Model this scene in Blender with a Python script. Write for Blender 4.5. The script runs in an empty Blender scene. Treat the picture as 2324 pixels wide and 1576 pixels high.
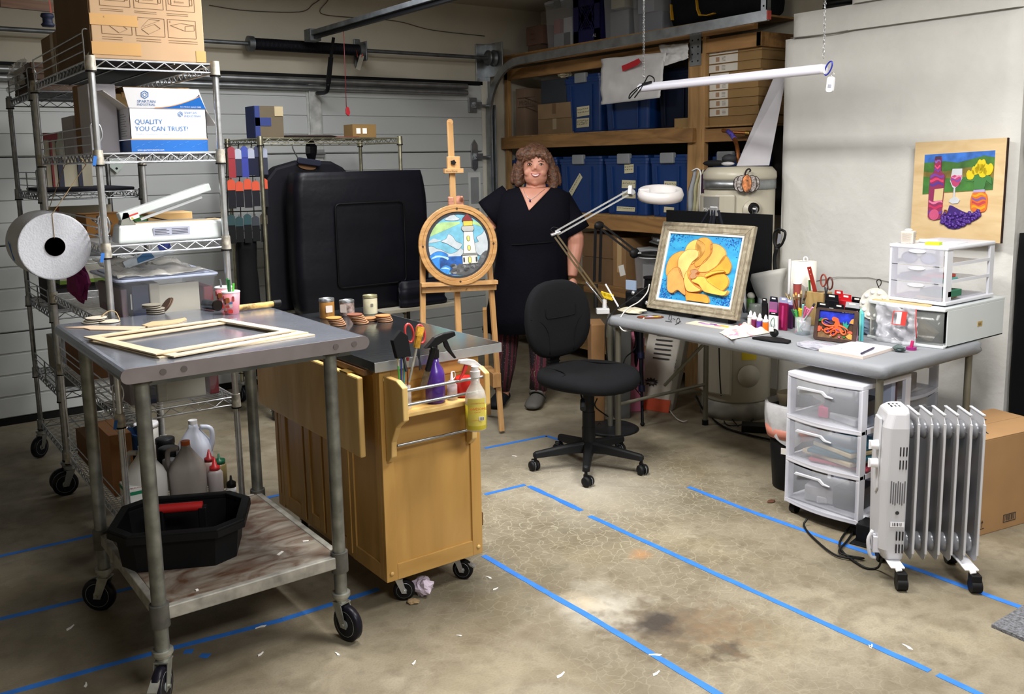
import bpy,bmesh,math,random
from mathutils import Vector,Matrix,Euler,noise
random.seed(7)
SC=bpy.context.scene
COL=SC.collection
PI=math.pi
# ---------------- camera: a hand-held phone at 1.6 m, built from its rotation ----------------
AX=Vector((0.80749478,0.10254345,-0.5808933));AY=Vector((-0.58959014,0.10972059,-0.80021551));AZ=Vector((-0.01832091,0.98865881,0.14905741))
RM=Matrix((AX,AY,AZ))
EYE=Vector((0,0,1.6));FPX=2079.0;PX0,PY0=1150.0,676.0
cd=bpy.data.cameras.new('camera');cam=bpy.data.objects.new('camera',cd);COL.objects.link(cam)
cam.matrix_world=Matrix.Translation(EYE)@RM.to_4x4()
cd.sensor_width=36;cd.lens=FPX/2324*36
cd.shift_x=(1162-PX0)/2324;cd.shift_y=(PY0-788)/2324
cd.clip_start=0.05;SC.camera=cam
def ray(px,py):return RM@Vector((px-PX0,PY0-py,-FPX))
def gz(px,py,z=0.0):r=ray(px,py);return EYE+r*((z-1.6)/r.z)
def gx(px,py,X):r=ray(px,py);return EYE+r*(X/r.x)
def gy(px,py,Y):r=ray(px,py);return EYE+r*(Y/r.y)
# ---------------- world, lights, exposure ----------------
w=bpy.data.worlds.new('world');SC.world=w;w.use_nodes=True
w.node_tree.nodes['Background'].inputs[0].default_value=(0.75,0.8,0.9,1)
w.node_tree.nodes['Background'].inputs[1].default_value=0.15
SC.view_settings.view_transform='Standard';SC.view_settings.look='None'
SC.view_settings.gamma=1.0;SC.view_settings.use_curve_mapping=False
SC.view_settings.exposure=0.05
def area(name,loc,sx,sy,power,col,rot=(0,0,0)):
 l=bpy.data.lights.new(name,'AREA');l.shape='RECTANGLE';l.size=sx;l.size_y=sy;l.energy=power;l.color=col
 o=bpy.data.objects.new(name,l);COL.objects.link(o);o.location=loc;o.rotation_euler=rot;return o
area('ceiling_or_fill_light',(1.9,2.85,2.78),0.45,1.2,100,(1.0,0.975,0.93))
area('ceiling_or_fill_light',(2.9,1.3,2.78),1.2,0.6,78,(1.0,0.98,0.95))
area('ceiling_or_fill_light',(1.3,-0.7,2.78),1.2,0.5,105,(0.96,0.97,1.0))  # fill light added behind the camera for frontal brightness
area('ceiling_or_fill_light',(2.2,4.7,2.8),0.9,0.5,30,(0.97,0.98,1.0))  # extra light added to brighten the garage door and back wall
# ---------------- materials ----------------
def lin(h):
 h=h.lstrip('#');c=[int(h[i:i+2],16)/255 for i in(0,2,4)]
 return tuple([x/12.92 if x<=0.04045 else((x+0.055)/1.055)**2.4 for x in c])+(1,)
MC={}
def _new(name):
 m=bpy.data.materials.new(name);m.use_nodes=True;nt=m.node_tree
 return m,nt,nt.nodes['Principled BSDF']
def mt(h,rough=0.5,metal=0.0,var=0.06,vs=6.0,bump=0.0,bs=60.0,alpha=1.0,trans=0.0,emit=0.0,sub=0.0,coat=0.0,spec=0.5):
 if sum(lin(h)[:3])<.05 and spec==.5:spec=.2
 key=(h,rough,metal,var,vs,bump,bs,alpha,trans,emit,sub,coat,spec)
 if key in MC:return MC[key]
 m,nt,b=_new('mat_'+h.strip('#'));N=nt.nodes;L=nt.links
 tc=N.new('ShaderNodeTexCoord');n=N.new('ShaderNodeTexNoise');n.inputs['Scale'].default_value=vs;n.inputs['Detail'].default_value=5
 L.new(tc.outputs['Object'],n.inputs['Vector'])
 c=lin(h);r=N.new('ShaderNodeValToRGB');L.new(n.outputs['Fac'],r.inputs[0])
 r.color_ramp.elements[0].position=0.3;r.color_ramp.elements[1].position=0.7
 r.color_ramp.elements[0].color=tuple(max(0,x*(1-var*1.6))for x in c[:3])+(1,)
 r.color_ramp.elements[1].color=tuple(min(1,x*(1+var*1.6))for x in c[:3])+(1,)
 L.new(r.outputs[0],b.inputs['Base Color'])
 b.inputs['Roughness'].default_value=rough;b.inputs['Metallic'].default_value=metal
 b.inputs['Specular IOR Level'].default_value=spec
 if alpha<1:b.inputs['Alpha'].default_value=alpha
 if trans:b.inputs['Transmission Weight'].default_value=trans
 if coat:b.inputs['Coat Weight'].default_value=coat
 if sub:b.inputs['Subsurface Weight'].default_value=sub;b.inputs['Subsurface Radius'].default_value=(.02,.008,.004)
 if emit:b.inputs['Emission Color'].default_value=c;b.inputs['Emission Strength'].default_value=emit
 if bump:
  n2=N.new('ShaderNodeTexNoise');n2.inputs['Scale'].default_value=bs;n2.inputs['Detail'].default_value=4
  L.new(tc.outputs['Object'],n2.inputs['Vector'])
  bp=N.new('ShaderNodeBump');bp.inputs['Strength'].default_value=bump;bp.inputs['Distance'].default_value=0.01
  L.new(n2.outputs['Fac'],bp.inputs['Height']);L.new(bp.outputs[0],b.inputs['Normal'])
 MC[key]=m;return m
def wood(h1,h2,scale=(3,3,40),rough=0.45,dist=1.5,knots=False):
 key=('w',h1,h2,scale,rough,dist)
 if key in MC:return MC[key]
 m,nt,b=_new('wood_'+h1.strip('#'));N=nt.nodes;L=nt.links
 tc=N.new('ShaderNodeTexCoord');mp=N.new('ShaderNodeMapping');mp.inputs['Scale'].default_value=scale
 L.new(tc.outputs['Object'],mp.inputs[0])
 n=N.new('ShaderNodeTexNoise');n.inputs['Scale'].default_value=1.0;n.inputs['Detail'].default_value=6;n.inputs['Distortion'].default_value=dist
 L.new(mp.outputs[0],n.inputs['Vector'])
 r=N.new('ShaderNodeValToRGB');r.color_ramp.elements[0].position=.32;r.color_ramp.elements[1].position=.68
 r.color_ramp.elements[0].color=lin(h1);r.color_ramp.elements[1].color=lin(h2)
 L.new(n.outputs['Fac'],r.inputs[0]);L.new(r.outputs[0],b.inputs['Base Color']);b.inputs['Roughness'].default_value=rough
 MC[key]=m;return m
# ---------------- mesh helper ----------------
class MB:
 def __init__(s,mat=None):s.v=[];s.f=[];s.mi=[];s.sm=[];s.mats=[mat]if mat else[];s.c=0;s.pid=0;s.ps=[]
 def m(s,mat):
  if mat not in s.mats:s.mats.append(mat)
  s.c=s.mats.index(mat);return s
 def add(s,vs,fs,smooth=False,M=None):
  o=len(s.v);s.v+=[tuple(M@Vector(p))if M else tuple(p)for p in vs]
  for f in fs:s.f.append([o+i for i in f]);s.mi.append(s.c);s.sm.append(smooth);s.ps.append(s.pid)
  return s
 def box(s,c,d,rot=None,M=None,taper=1.0):
  s.pid+=1
  hx,hy,hz=d[0]/2,d[1]/2,d[2]/2
  vs=[Vector((x*hx*(taper if z<0 else 1),y*hy*(taper if z<0 else 1),z*hz))for z in(-1,1)for x,y in((-1,-1),(1,-1),(1,1),(-1,1))]
  if rot:R=Euler(rot).to_matrix();vs=[R@p for p in vs]
  c=Vector(c);vs=[p+c for p in vs]
  return s.add(vs,[(0,3,2,1),(4,5,6,7),(0,1,5,4),(1,2,6,5),(2,3,7,6),(3,0,4,7)],M=M)
 def b2(s,lo,hi,M=None):return s.box([(a+b)/2 for a,b in zip(lo,hi)],[abs(b-a)for a,b in zip(lo,hi)],M=M)
 def frame(s,p0,p1):
  d=(Vector(p1)-Vector(p0));z=d.normalized();up=Vector((0,0,1))if abs(z.z)<.95 else Vector((0,1,0))
  x=up.cross(z).normalized();return x,z.cross(x),z
 def bar(s,p0,p1,a,b,M=None):
  s.pid+=1
  p0=Vector(p0);p1=Vector(p1);x,y,z=s.frame(p0,p1)
  vs=[p+x*i*a/2+y*j*b/2 for p in(p0,p1)for i,j in((-1,-1),(1,-1),(1,1),(-1,1))]
  return s.add(vs,[(0,3,2,1),(4,5,6,7),(0,1,5,4),(1,2,6,5),(2,3,7,6),(3,0,4,7)],M=M)
 def cyl(s,p0,p1,r0,r1=None,n=14,cap=True,M=None):
  s.pid+=1
  r1=r0 if r1 is None else r1;p0=Vector(p0);p1=Vector(p1);x,y,z=s.frame(p0,p1)
  vs=[p+(x*math.cos(2*PI*i/n)+y*math.sin(2*PI*i/n))*r for p,r in((p0,r0),(p1,r1))for i in range(n)]
  s.add(vs,[(i,(i+1)%n,n+(i+1)%n,n+i)for i in range(n)],True,M)
  if cap:s.add(vs,[tuple(range(n-1,-1,-1)),tuple(range(n,2*n))],False,M)
  return s
 def tube(s,pts,r,n=6,closed=False,M=None):
  s.pid+=1
  pts=[Vector(p)for p in pts];rr=r if isinstance(r,(list,tuple))else[r]*len(pts)
  t0=(pts[1]-pts[0]).normalized();up=Vector((0,0,1))if abs(t0.z)<.9 else Vector((0,1,0));x=up.cross(t0).normalized()
  vs=[];k=len(pts)
  for i,p in enumerate(pts):
   if closed:t=pts[(i+1)%k]-pts[i-1]
   else:t=pts[min(i+1,k-1)]-pts[max(i-1,0)]
   t=t.normalized()if t.length>1e-9 else t0
   x=(x-t*x.dot(t));x=x.normalized()if x.length>1e-6 else Vector((1,0,0));y=t.cross(x)
   vs+=[p+(x*math.cos(2*PI*j/n)+y*math.sin(2*PI*j/n))*rr[i]for j in range(n)]
  fs=[(i*n+j,i*n+(j+1)%n,((i+1)%k)*n+(j+1)%n,((i+1)%k)*n+j)for i in range(k if closed else k-1)for j in range(n)]
  if not closed:fs+=[tuple(range(n-1,-1,-1)),tuple(range((k-1)*n,k*n))]
  return s.add(vs,fs,True,M)
 def lathe(s,prof,loc=(0,0,0),n=20,M=None,sx=1,sy=1):
  s.pid+=1
  loc=Vector(loc);vs=[loc+Vector((r*math.cos(2*PI*i/n)*sx,r*math.sin(2*PI*i/n)*sy,z))for r,z in prof for i in range(n)]
  fs=[(k*n+i,k*n+(i+1)%n,(k+1)*n+(i+1)%n,(k+1)*n+i)for k in range(len(prof)-1)for i in range(n)]
  if prof[0][0]>1e-5:fs.append(tuple(range(n-1,-1,-1)))
  if prof[-1][0]>1e-5:fs.append(tuple(range((len(prof)-1)*n,len(prof)*n)))
  return s.add(vs,fs,True,M)
 def prism(s,poly,h,M=None,z0=0.0):
  s.pid+=1
  n=len(poly);vs=[(p[0],p[1],z0)for p in poly]+[(p[0],p[1],z0+h)for p in poly]
  fs=[tuple(range(n-1,-1,-1)),tuple(range(n,2*n))]+[(i,(i+1)%n,n+(i+1)%n,n+i)for i in range(n)]
  return s.add(vs,fs,False,M)
 def ring(s,outer,inner,h,M=None,z0=0.0):
  n=len(outer);vs=[(p[0],p[1],z)for z in(z0,z0+h)for q in(outer,inner)for p in q];fs=[]
  for i in range(n):
   j=(i+1)%n
   fs+=[(i,j,2*n+j,2*n+i),(n+j,n+i,3*n+i,3*n+j),(2*n+i,2*n+j,3*n+j,3*n+i),(j,i,n+i,n+j)]
  return s.add(vs,fs,False,M)
 def ball(s,c,r,n=12,M=None):
  s.pid+=1
  r=(r,r,r)if not isinstance(r,(tuple,list))else r;c=Vector(c);k=max(4,n//2);vs=[];fs=[]
  for i in range(k+1):
   a=PI*i/k
   for j in range(n):b=2*PI*j/n;vs.append(c+Vector((r[0]*math.sin(a)*math.cos(b),r[1]*math.sin(a)*math.sin(b),r[2]*math.cos(a))))
  for i in range(k):
   for j in range(n):fs.append((i*n+j,(i+1)*n+j,(i+1)*n+(j+1)%n,i*n+(j+1)%n))
  return s.add(vs,fs,True,M)
 def loft(s,rings,closed_ring=True,cap=True,smooth=True,M=None):
  n=len(rings[0]);vs=[p for r in rings for p in r];fs=[]
  for k in range(len(rings)-1):
   for i in range(n if closed_ring else n-1):j=(i+1)%n;fs.append((k*n+i,k*n+j,(k+1)*n+j,(k+1)*n+i))
  if cap:fs+=[tuple(range(n-1,-1,-1)),tuple(range((len(rings)-1)*n,len(rings)*n))]
  return s.add(vs,fs,smooth,M)
 def grid(s,fn,nu,nv,smooth=True,M=None):
  vs=[fn(i/nu,j/nv)for j in range(nv+1)for i in range(nu+1)]
  return s.add(vs,[(j*(nu+1)+i,j*(nu+1)+i+1,(j+1)*(nu+1)+i+1,(j+1)*(nu+1)+i)for j in range(nv)for i in range(nu)],smooth,M)
 def split(s,name,parent,**k):
  out=[]
  for p in sorted(set(s.ps)):
   q=MB();q.mats=s.mats;idx={}
   for i,f in enumerate(s.f):
    if s.ps[i]!=p:continue
    for a in f:
     if a not in idx:idx[a]=len(q.v);q.v.append(s.v[a])
    q.f.append([idx[a]for a in f]);q.mi.append(s.mi[i]);q.sm.append(s.sm[i]);q.ps.append(0)
   out.append(q.build(name,parent,**k))
  return out
 def build(s,name,parent=None,bevel=0.0,solid=0.0,world=True,seg=2,sub=0):
  me=bpy.data.meshes.new(name);vs=s.v
  if parent is not None and world:
   I=WM(parent).inverted();vs=[tuple(I@Vector(p))for p in vs]
  me.from_pydata(vs,[],s.f)
  for m in s.mats:me.materials.append(m)
  me.polygons.foreach_set('material_index',s.mi);me.polygons.foreach_set('use_smooth',s.sm);me.validate();me.update()
  o=bpy.data.objects.new(name,me);COL.objects.link(o)
  if parent is not None:o.parent=parent
  if solid:md=o.modifiers.new('solid','SOLIDIFY');md.thickness=solid;md.offset=0
  if bevel:md=o.modifiers.new('bevel','BEVEL');md.width=bevel;md.segments=seg;md.limit_method='ANGLE'
  if sub:md=o.modifiers.new('sub','SUBSURF');md.levels=sub;md.render_levels=sub
  return o
def WM(o):
 m=Matrix.LocRotScale(o.location,o.rotation_euler,o.scale)
 return(WM(o.parent)@m)if o.parent else m
def thing(name,label,cat,loc=(0,0,0),rz=0.0,group=None):
 o=bpy.data.objects.new(name,None);COL.objects.link(o);o.empty_display_size=.05
 o.location=loc;o.rotation_euler=(0,0,rz);o['label']=label;o['category']=cat
 if group:o['group']=group
 return o
def tag(o,label,cat,group=None):
 o['label']=label;o['category']=cat
 if group:o['group']=group
 return o
def dep(P):return-(RM.transposed()@(Vector(P)-EYE)).z
def gd(px,py,d):return EYE+ray(px,py)*(d/FPX)
def bX(X,px0,py0,px1,py1,depth,zb=None):
 a=gx(px0,py0,X);b=gx(px1,py1,X);zl=b.z if zb is None else zb;zt=gx((px0+px1)/2,py0,X).z
 return(X,min(a.y,b.y),zl),(X+depth,max(a.y,b.y),zt)
def bY(Y,px0,py0,px1,py1,depth,zb=None):
 a=gy(px0,py0,Y);b=gy(px1,py1,Y);zl=b.z if zb is None else zb;zt=gy((px0+px1)/2,py0,Y).z
 return(min(a.x,b.x),Y,zl),(max(a.x,b.x),Y+depth,zt)
def solo(mb,name,label,cat,group=None,**k):
 """a thing that is one mesh; its origin is put at its base"""
 xs=[p[0]for p in mb.v];ys=[p[1]for p in mb.v];zs=[p[2]for p in mb.v]
 c=Vector(((min(xs)+max(xs))/2,(min(ys)+max(ys))/2,min(zs)))
 mb.v=[tuple(Vector(p)-c)for p in mb.v]
 o=mb.build(name,None,**k);o.location=c;return tag(o,label,cat,group)
def struct(mb,name,parent=None,**k):
 o=mb.build(name,parent,**k)
 if parent is None:o['kind']='structure'
 return o
def copy_tree(o,parent=None):
 c=o.copy();COL.objects.link(c)
 if parent:c.parent=parent
 for ch in list(o.children):copy_tree(ch,c)
 return c
TXT={}
def text_mb(txt,size,M,mat,mb=None,h=0.0006,align='LEFT',bold=False,sx=1.0):
 """flat lettering: local x right, y up, z out of the surface"""
 key=(txt,align)
 if key not in TXT:
  cu=bpy.data.curves.new('t','FONT');cu.body=txt;cu.size=1;cu.align_x=align;cu.resolution_u=2
  ob=bpy.data.objects.new('t',cu);COL.objects.link(ob);bpy.context.view_layer.update()
  me=bpy.data.meshes.new_from_object(ob.evaluated_get(bpy.context.evaluated_depsgraph_get()))
  TXT[key]=([tuple(v.co)for v in me.vertices],[tuple(p.vertices)for p in me.polygons])
  bpy.data.objects.remove(ob);bpy.data.meshes.remove(me)
 vs,fs=TXT[key];mb=mb or MB();mb.m(mat)
 return mb.add([(v[0]*size*sx,v[1]*size,h)for v in vs],fs,False,M)
def pm(o,x,y):
 """plane matrix: origin o, x axis, y axis -> z = x cross y"""
 x=Vector(x).normalized();z=x.cross(Vector(y)).normalized();y=z.cross(x)
 m=Matrix((x,y,z)).transposed().to_4x4();m.translation=Vector(o);return m
def circ(r,n=24,cx=0,cy=0,ry=None):return[(cx+r*math.cos(2*PI*i/n),cy+(ry or r)*math.sin(2*PI*i/n))for i in range(n)]
def rrect(w,h,r,n=4,cx=0,cy=0):
 out=[]
 for(sx,sy,a0)in((1,1,0),(-1,1,PI/2),(-1,-1,PI),(1,-1,1.5*PI)):
  for i in range(n+1):
   a=a0+PI/2*i/n;out.append((cx+sx*(w/2-r)+r*math.cos(a),cy+sy*(h/2-r)+r*math.sin(a)))
 return out
def arc(pts,k=8):
 """Catmull-Rom through points"""
 P=[Vector(p)for p in pts];P=[P[0]*2-P[1]]+P+[P[-1]*2-P[-2]];out=[]
 for i in range(1,len(P)-2):
  for j in range(k):
   t=j/k;a,b,c,d=P[i-1:i+3]
   out.append(0.5*((2*b)+(c-a)*t+(2*a-5*b+4*c-d)*t*t+(3*b-a-3*c+d)*t**3))
 return out+[P[-2]]
# common materials
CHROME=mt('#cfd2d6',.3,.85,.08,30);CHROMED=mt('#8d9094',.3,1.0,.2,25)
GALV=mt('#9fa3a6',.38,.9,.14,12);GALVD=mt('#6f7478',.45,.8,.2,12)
STEELTOP=mt('#a6acba',.18,.75,.12,5,.04,90)
BLACKP=mt('#141415',.5,0,.05);BLACKR=mt('#0e0e0f',.7);WHITEP=mt('#e6e6ea',.4,0,.02)
CARD=mt('#9c7f5c',.85,0,.06,9,.05,120);CARDD=mt('#7d6244',.85,0,.08,9)
PAPER=mt('#e9e6e0',.8,0,.02);TAPEB=mt('#2a6fc4',.7,0,.08,20)
BLUET=mt('#11336a',.4,0,.05);GREYP=mt('#7d8285',.5)
CLEAR=mt('#dfe3ea',.25,0,.02,alpha=.13);CLEARL=mt('#e6eaf2',.15,0,.02,alpha=.2)
MASK=mt('#c9c2a2',.8,0,.05);INK=mt('#2a2a2c',.8);BRASS=mt('#a98a4a',.3,.9)
# =============== floor, walls, ceiling ===============
def floor_mat():
 m,nt,b=_new('concrete');N=nt.nodes;L=nt.links
 geo=N.new('ShaderNodeNewGeometry');P=geo.outputs['Position']
 def nz(sc,det=6,dist=0.0,vec=P):
  n=N.new('ShaderNodeTexNoise');n.inputs['Scale'].default_value=sc;n.inputs['Detail'].default_value=det;n.inputs['Distortion'].default_value=dist
  L.new(vec,n.inputs['Vector']);return n.outputs['Fac']
 def ramp(f,stops):
  r=N.new('ShaderNodeValToRGB');e=r.color_ramp.elements
  while len(e)<len(stops):e.new(0.5)
  for k,(p,c)in enumerate(stops):e[k].position=p;e[k].color=c if isinstance(c,tuple)else lin(c)
  L.new(f,r.inputs[0]);return r.outputs[0]
 def mix(f,a,c,kind='MIX'):
  x=N.new('ShaderNodeMix');x.data_type='RGBA';x.blend_type=kind
  if isinstance(f,float):x.inputs[0].default_value=f
  else:L.new(f,x.inputs[0])
  for s,i in((a,6),(c,7)):
   if isinstance(s,(str,)):x.inputs[i].default_value=lin(s)
   else:L.new(s,x.inputs[i])
  return x.outputs[2]
 def math_(op,a,c):
  x=N.new('ShaderNodeMath');x.operation=op;x.use_clamp=False
  for s,i in((a,0),(c,1)):
   if isinstance(s,(int,float)):x.inputs[i].default_value=s
   else:L.new(s,x.inputs[i])
  return x.outputs[0]
 def blob(c,rad,edge,ns,amp):
  d=N.new('ShaderNodeVectorMath');d.operation='DISTANCE';L.new(P,d.inputs[0]);d.inputs[1].default_value=(c[0],c[1],0)
  v=math_('ADD',d.outputs['Value'],math_('MULTIPLY',math_('SUBTRACT',nz(ns,6),.5),amp))
  mr=N.new('ShaderNodeMapRange');L.new(v,mr.inputs[0]);mr.inputs[1].default_value=rad+edge;mr.inputs[2].default_value=rad-edge;return mr.outputs[0]
 B0,B1=(0,0,0,1),(1,1,1,1)
 base=ramp(nz(1.3,10,.4),[(.3,'#6f6857'),(.5,'#857c69'),(.7,'#9a917c')])
 base=mix(math_('MULTIPLY',ramp(nz(5.5,8,.8),[(.42,B0),(.62,B1)]),.45),base,'#615640')
 base=mix(math_('MULTIPLY',ramp(nz(16,6,.3),[(.5,B0),(.72,B1)]),.4),base,'#544a3a')
 base=mix(math_('MULTIPLY',ramp(nz(2.1,5,1.0),[(.5,B0),(.75,B1)]),.35),base,'#918468')
 fine=nz(140,3);base=mix(math_('MULTIPLY',ramp(fine,[(.35,B1),(.55,B0)]),.22),base,'#5d5545')
# map cracking
 wv=N.new('ShaderNodeVectorMath');wv.operation='MULTIPLY_ADD'
 nn=N.new('ShaderNodeTexNoise');nn.inputs['Scale'].default_value=9;L.new(P,nn.inputs['Vector'])
 L.new(nn.outputs['Color'],wv.inputs[0]);wv.inputs[1].default_value=(.1,.1,.1);L.new(P,wv.inputs[2])
 vo=N.new('ShaderNodeTexVoronoi');vo.feature='DISTANCE_TO_EDGE';vo.inputs['Scale'].default_value=21;L.new(wv.outputs[0],vo.inputs['Vector'])
 crk=ramp(vo.outputs['Distance'],[(.0,B1),(.042,B0)])
 cmask=math_('MAXIMUM',blob((2.75,3.15),.8,.35,2.5,1.2),math_('MULTIPLY',blob((2.3,2.2),.7,.5,2.5,1.6),.45))
 base=mix(math_('MULTIPLY',math_('MULTIPLY',crk,cmask),.55),base,'#b2ac94')
# pale scrubbed patches, rust spots, oil stain
 for c,r,e,s,a,col,k in(((2.85,3.25),.25,.3,3,.5,'#b8b2a6',.6),((2.08,2.3),.12,.1,7,.35,'#b9b4a8',.7),((1.35,1.75),.25,.3,3,.6,'#b9ae96',.35),
        ((.75,2.6),.4,.4,2,.7,'#6d6150',.35),((2.95,4.3),.5,.5,2,.8,'#8e8a80',.4),
        ((2.5,2.55),.03,.03,12,.1,'#b07b48',.6),((2.17,2.06),.17,.1,16,.75,'#574a3a',.75),((2.15,2.1),.075,.03,13,.16,'#332c27',.9),
        ((2.2,1.85),.05,.03,16,.2,'#3c332a',.7),((2.3,1.95),.1,.1,22,.5,'#7c6449',.5),((2.05,2.38),.05,.05,12,.2,'#c8b9a0',.5)):
  base=mix(math_('MULTIPLY',blob(c,r,e,s,a),k),base,col)
 L.new(base,b.inputs['Base Color'])
 L.new(ramp(nz(3,5),[(.3,(.45,.45,.45,1)),(.7,(.7,.7,.7,1))]),b.inputs['Roughness'])
 bp=N.new('ShaderNodeBump');bp.inputs['Strength'].default_value=.25;bp.inputs['Distance'].default_value=.004
 L.new(math_('ADD',fine,math_('MULTIPLY',nz(8,8),2)),bp.inputs['Height']);L.new(bp.outputs[0],b.inputs['Normal'])
 return m
XW=5.1;YW=6.45;ZC=2.86
struct(MB(floor_mat()).b2((-3.2,-3,-.1),(XW+.1,YW+.2,0)),'floor')
WALLP=mt('#bcb6a6',.9,0,.03,3,.12,25);WALLS=mt('#b9b3a3',.9,0,.03,3,.1,25)
struct(MB(mt('#b0a99b',.95,0,.03,2,.1,30)).b2((-3.2,-3,ZC),(XW+.1,YW+.2,ZC+.1)),'ceiling')
struct(MB(WALLP).b2((-3.2,YW,2.25),(XW,YW+.12,ZC)).b2((4.44,YW,0),(XW,YW+.12,2.25)).b2((-3.2,YW+.1,0),(4.44,YW+.12,2.25)),'wall_back')
struct(MB(WALLS).b2((XW,-3,0),(XW+.1,YW+.12,ZC)),'wall_right')
struct(MB(WALLS).b2((-3.3,-3,0),(-3.2,YW+.12,ZC)),'wall_left')
struct(MB(WALLS).b2((-3.3,-3.1,0),(XW+.1,-3,ZC)),'wall_front')
# plastered masonry column in front of the right wall, with stepped shoulder
PLAS=mt('#d3d2ce',.8,0,.035,4,.35,22)
def col_block(lo,hi,nm):
 mb=MB(PLAS)
 (x0,y0,z0),(x1,y1,z1)=lo,hi
 ny=max(2,int((y1-y0)/.04));nz_=max(2,int((z1-z0)/.04))
 def fn(u,v):
  y=y1+(y0-y1)*u;z=z0+(z1-z0)*v
  e=min((y1-y),(y-y0),(z1-z));rnd=.03*max(0,1-e/.035)**2
  return(x0+rnd+.008*noise.noise(Vector((1,y*3,z*3)))+.003*noise.noise(Vector((2,y*12,z*12))),y,z)
 mb.grid(fn,ny,nz_);mb.b2((x0+.03,y0,z0),(x1,y1,z1));return mb
c1=col_block((4.6,2.15,0),(5.1,3.525,2.27),'');c2=col_block((4.6,2.15,2.27),(5.1,3.47,2.41),'');c3=col_block((4.6,2.15,2.41),(5.1,3.09,ZC),'')
for q in(c2,c3):c1.add(q.v,q.f,True)
c1.m(mt('#8d8a82',.9)).tube([(4.597,3.09,2.27),(4.595,3.2,2.265),(4.597,3.4,2.27),(4.6,3.47,2.272)],.0022,4)
c1.tube([(4.594,3.4,.82),(4.592,3.1,.9),(4.594,2.9,.915),(4.593,2.75,.9)],.0018,4)
c1.tube([(4.594,2.36,1.19),(4.593,2.33,1.3),(4.594,2.29,1.36)],.0012,4)
struct(c1,'wall_column')
# recess wall right of the column
struct(MB(mt('#8e9090',.85,0,.05,4)).b2((XW-.16,-1,0),(XW,2.15,ZC)),'trim_1')
struct(MB(mt('#8d8168',.8)).b2((4.90,1.93,0),(4.94,2.05,ZC)),'trim_2')
# =============== garage door ===============
DR=bpy.data.objects.new('door_1',None);COL.objects.link(DR);DR.location=(2,6.4,0);DR['kind']='structure'
DW=mt('#b4b8b8',.55,0,.02,2);SEC=.5433
for k in range(4):
 z0=.04+k*SEC;mb=MB(DW);n=4;rh=SEC/n
 mb.b2((-3.1,6.402,z0+.003),(4.42,6.44,z0+SEC-.003))
 for j in range(n):mb.b2((-3.1,6.394,z0+j*rh+.008),(4.42,6.402,z0+(j+1)*rh-.004))
 mb.build('panel',DR,bevel=.0025,seg=1)
MB(BLACKR).b2((-3.1,6.385,0),(4.42,6.44,.04)).build('weather_seal',DR)
for x in(2.92,-.6):
 MB(mt('#b9bbb9',.5,.3,.2,14)).b2((x-.045,6.372,.06),(x+.045,6.396,2.2)).b2((x-.06,6.386,.06),(x+.06,6.396,2.2)).build('stile',DR,bevel=.002)
for k in range(1,4):
 for x in(2.92,-.6):
  mb=MB(GALV).b2((x-.05,6.36,.04+k*SEC-.03),(x+.05,6.372,.04+k*SEC+.03));mb.cyl((x-.055,6.355,.04+k*SEC),(x+.055,6.355,.04+k*SEC),.008);mb.build('hinge',DR)
for z,r in((2.195,.022),(2.145,.02),(1.63,.0)):
 if r:MB(GALV).cyl((-3.05,6.35,z),(4.25,6.35,z),r,n=10).b2((-3.05,6.35,z-r),(4.22,6.396,z+r*.4)).build('strut',DR)
# side hinges with pointed plates at the right edge
for z,dia in((1.63,True),(2.05,False)):
 mb=MB(GALV);x=4.33
 if dia:mb.prism([(0,.14),(.03,.1),(.035,0),(.03,-.09),(0,-.12),(-.03,-.09),(-.035,0),(-.03,.1)],.012,pm((x,6.39,z),(1,0,0),(0,0,1)))
 else:mb.b2((x-.05,6.375,z-.06),(x+.03,6.39,z+.06))
 mb.cyl((x-.01,6.36,z-.005),(4.47,6.36,z-.005),.011);mb.box((x+.03,6.365,z),(.07,.03,.05));mb.build('roller_hinge',DR,bevel=.002)
MB(mt('#cfd2d0',.6)).b2((4.27,6.391,.75),(4.39,6.394,1.5)).m(mt('#6a6e70')).b2((4.285,6.389,.8),(4.30,6.3935,1.03)).b2((4.31,6.389,.8),(4.33,6.3935,1.03)).m(mt('#8d9294')).b2((4.29,6.389,1.08),(4.37,6.3935,1.2)).b2((4.29,6.389,1.24),(4.37,6.3935,1.46)).build('warning_label',DR)
MB(BLACKR).b2((-3.1,6.40,2.215),(4.44,6.455,2.245)).build('top_seal',DR)
struct(MB(mt('#c7c4b8',.7)).b2((4.42,6.40,0),(4.56,6.46,2.25)),'trim_3')
# torsion shaft, spring, drum
t=thing('torsion_shaft','steel torsion shaft with dark spring above the garage door','garage door shaft',(2,6.3,2.42))
MB(GALVD).cyl((-3,6.3,2.425),(4.5,6.3,2.425),.0145).build('shaft',t)
a=gy(568,92,6.3);b=gy(818,103,6.3)
mb=MB(mt('#15161c',.55,.3));mb.cyl((a.x,6.3,2.425),(b.x,6.3,2.425),.038,n=18)
n=90;mb.tube([(a.x+(b.x-a.x)*i/(n*6),6.3+.04*math.cos(i*PI/3),2.425+.04*math.sin(i*PI/3))for i in range(n*6)],.006,4)
mb.build('spring',t)
for x in(a.x,b.x):MB(GALVD).cyl((x-.02,6.3,2.425),(x+.02,6.3,2.425),.052,n=18).build('spring_cone',t)
MB(GALVD).box((b.x+.03,6.34,2.42),(.012,.16,.14)).box((b.x+.03,6.415,2.42),(.05,.012,.2)).build('bracket',t,bevel=.003)
MB(GALVD).lathe([(.02,0),(.062,.005),(.062,.012),(.05,.018),(.05,.052),(.066,.06),(.066,.068),(.02,.075)],n=24,M=Matrix.Translation((4.42,6.3,2.425))@Matrix.Rotation(PI/2,4,'Y')).build('cable_drum',t)
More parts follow.
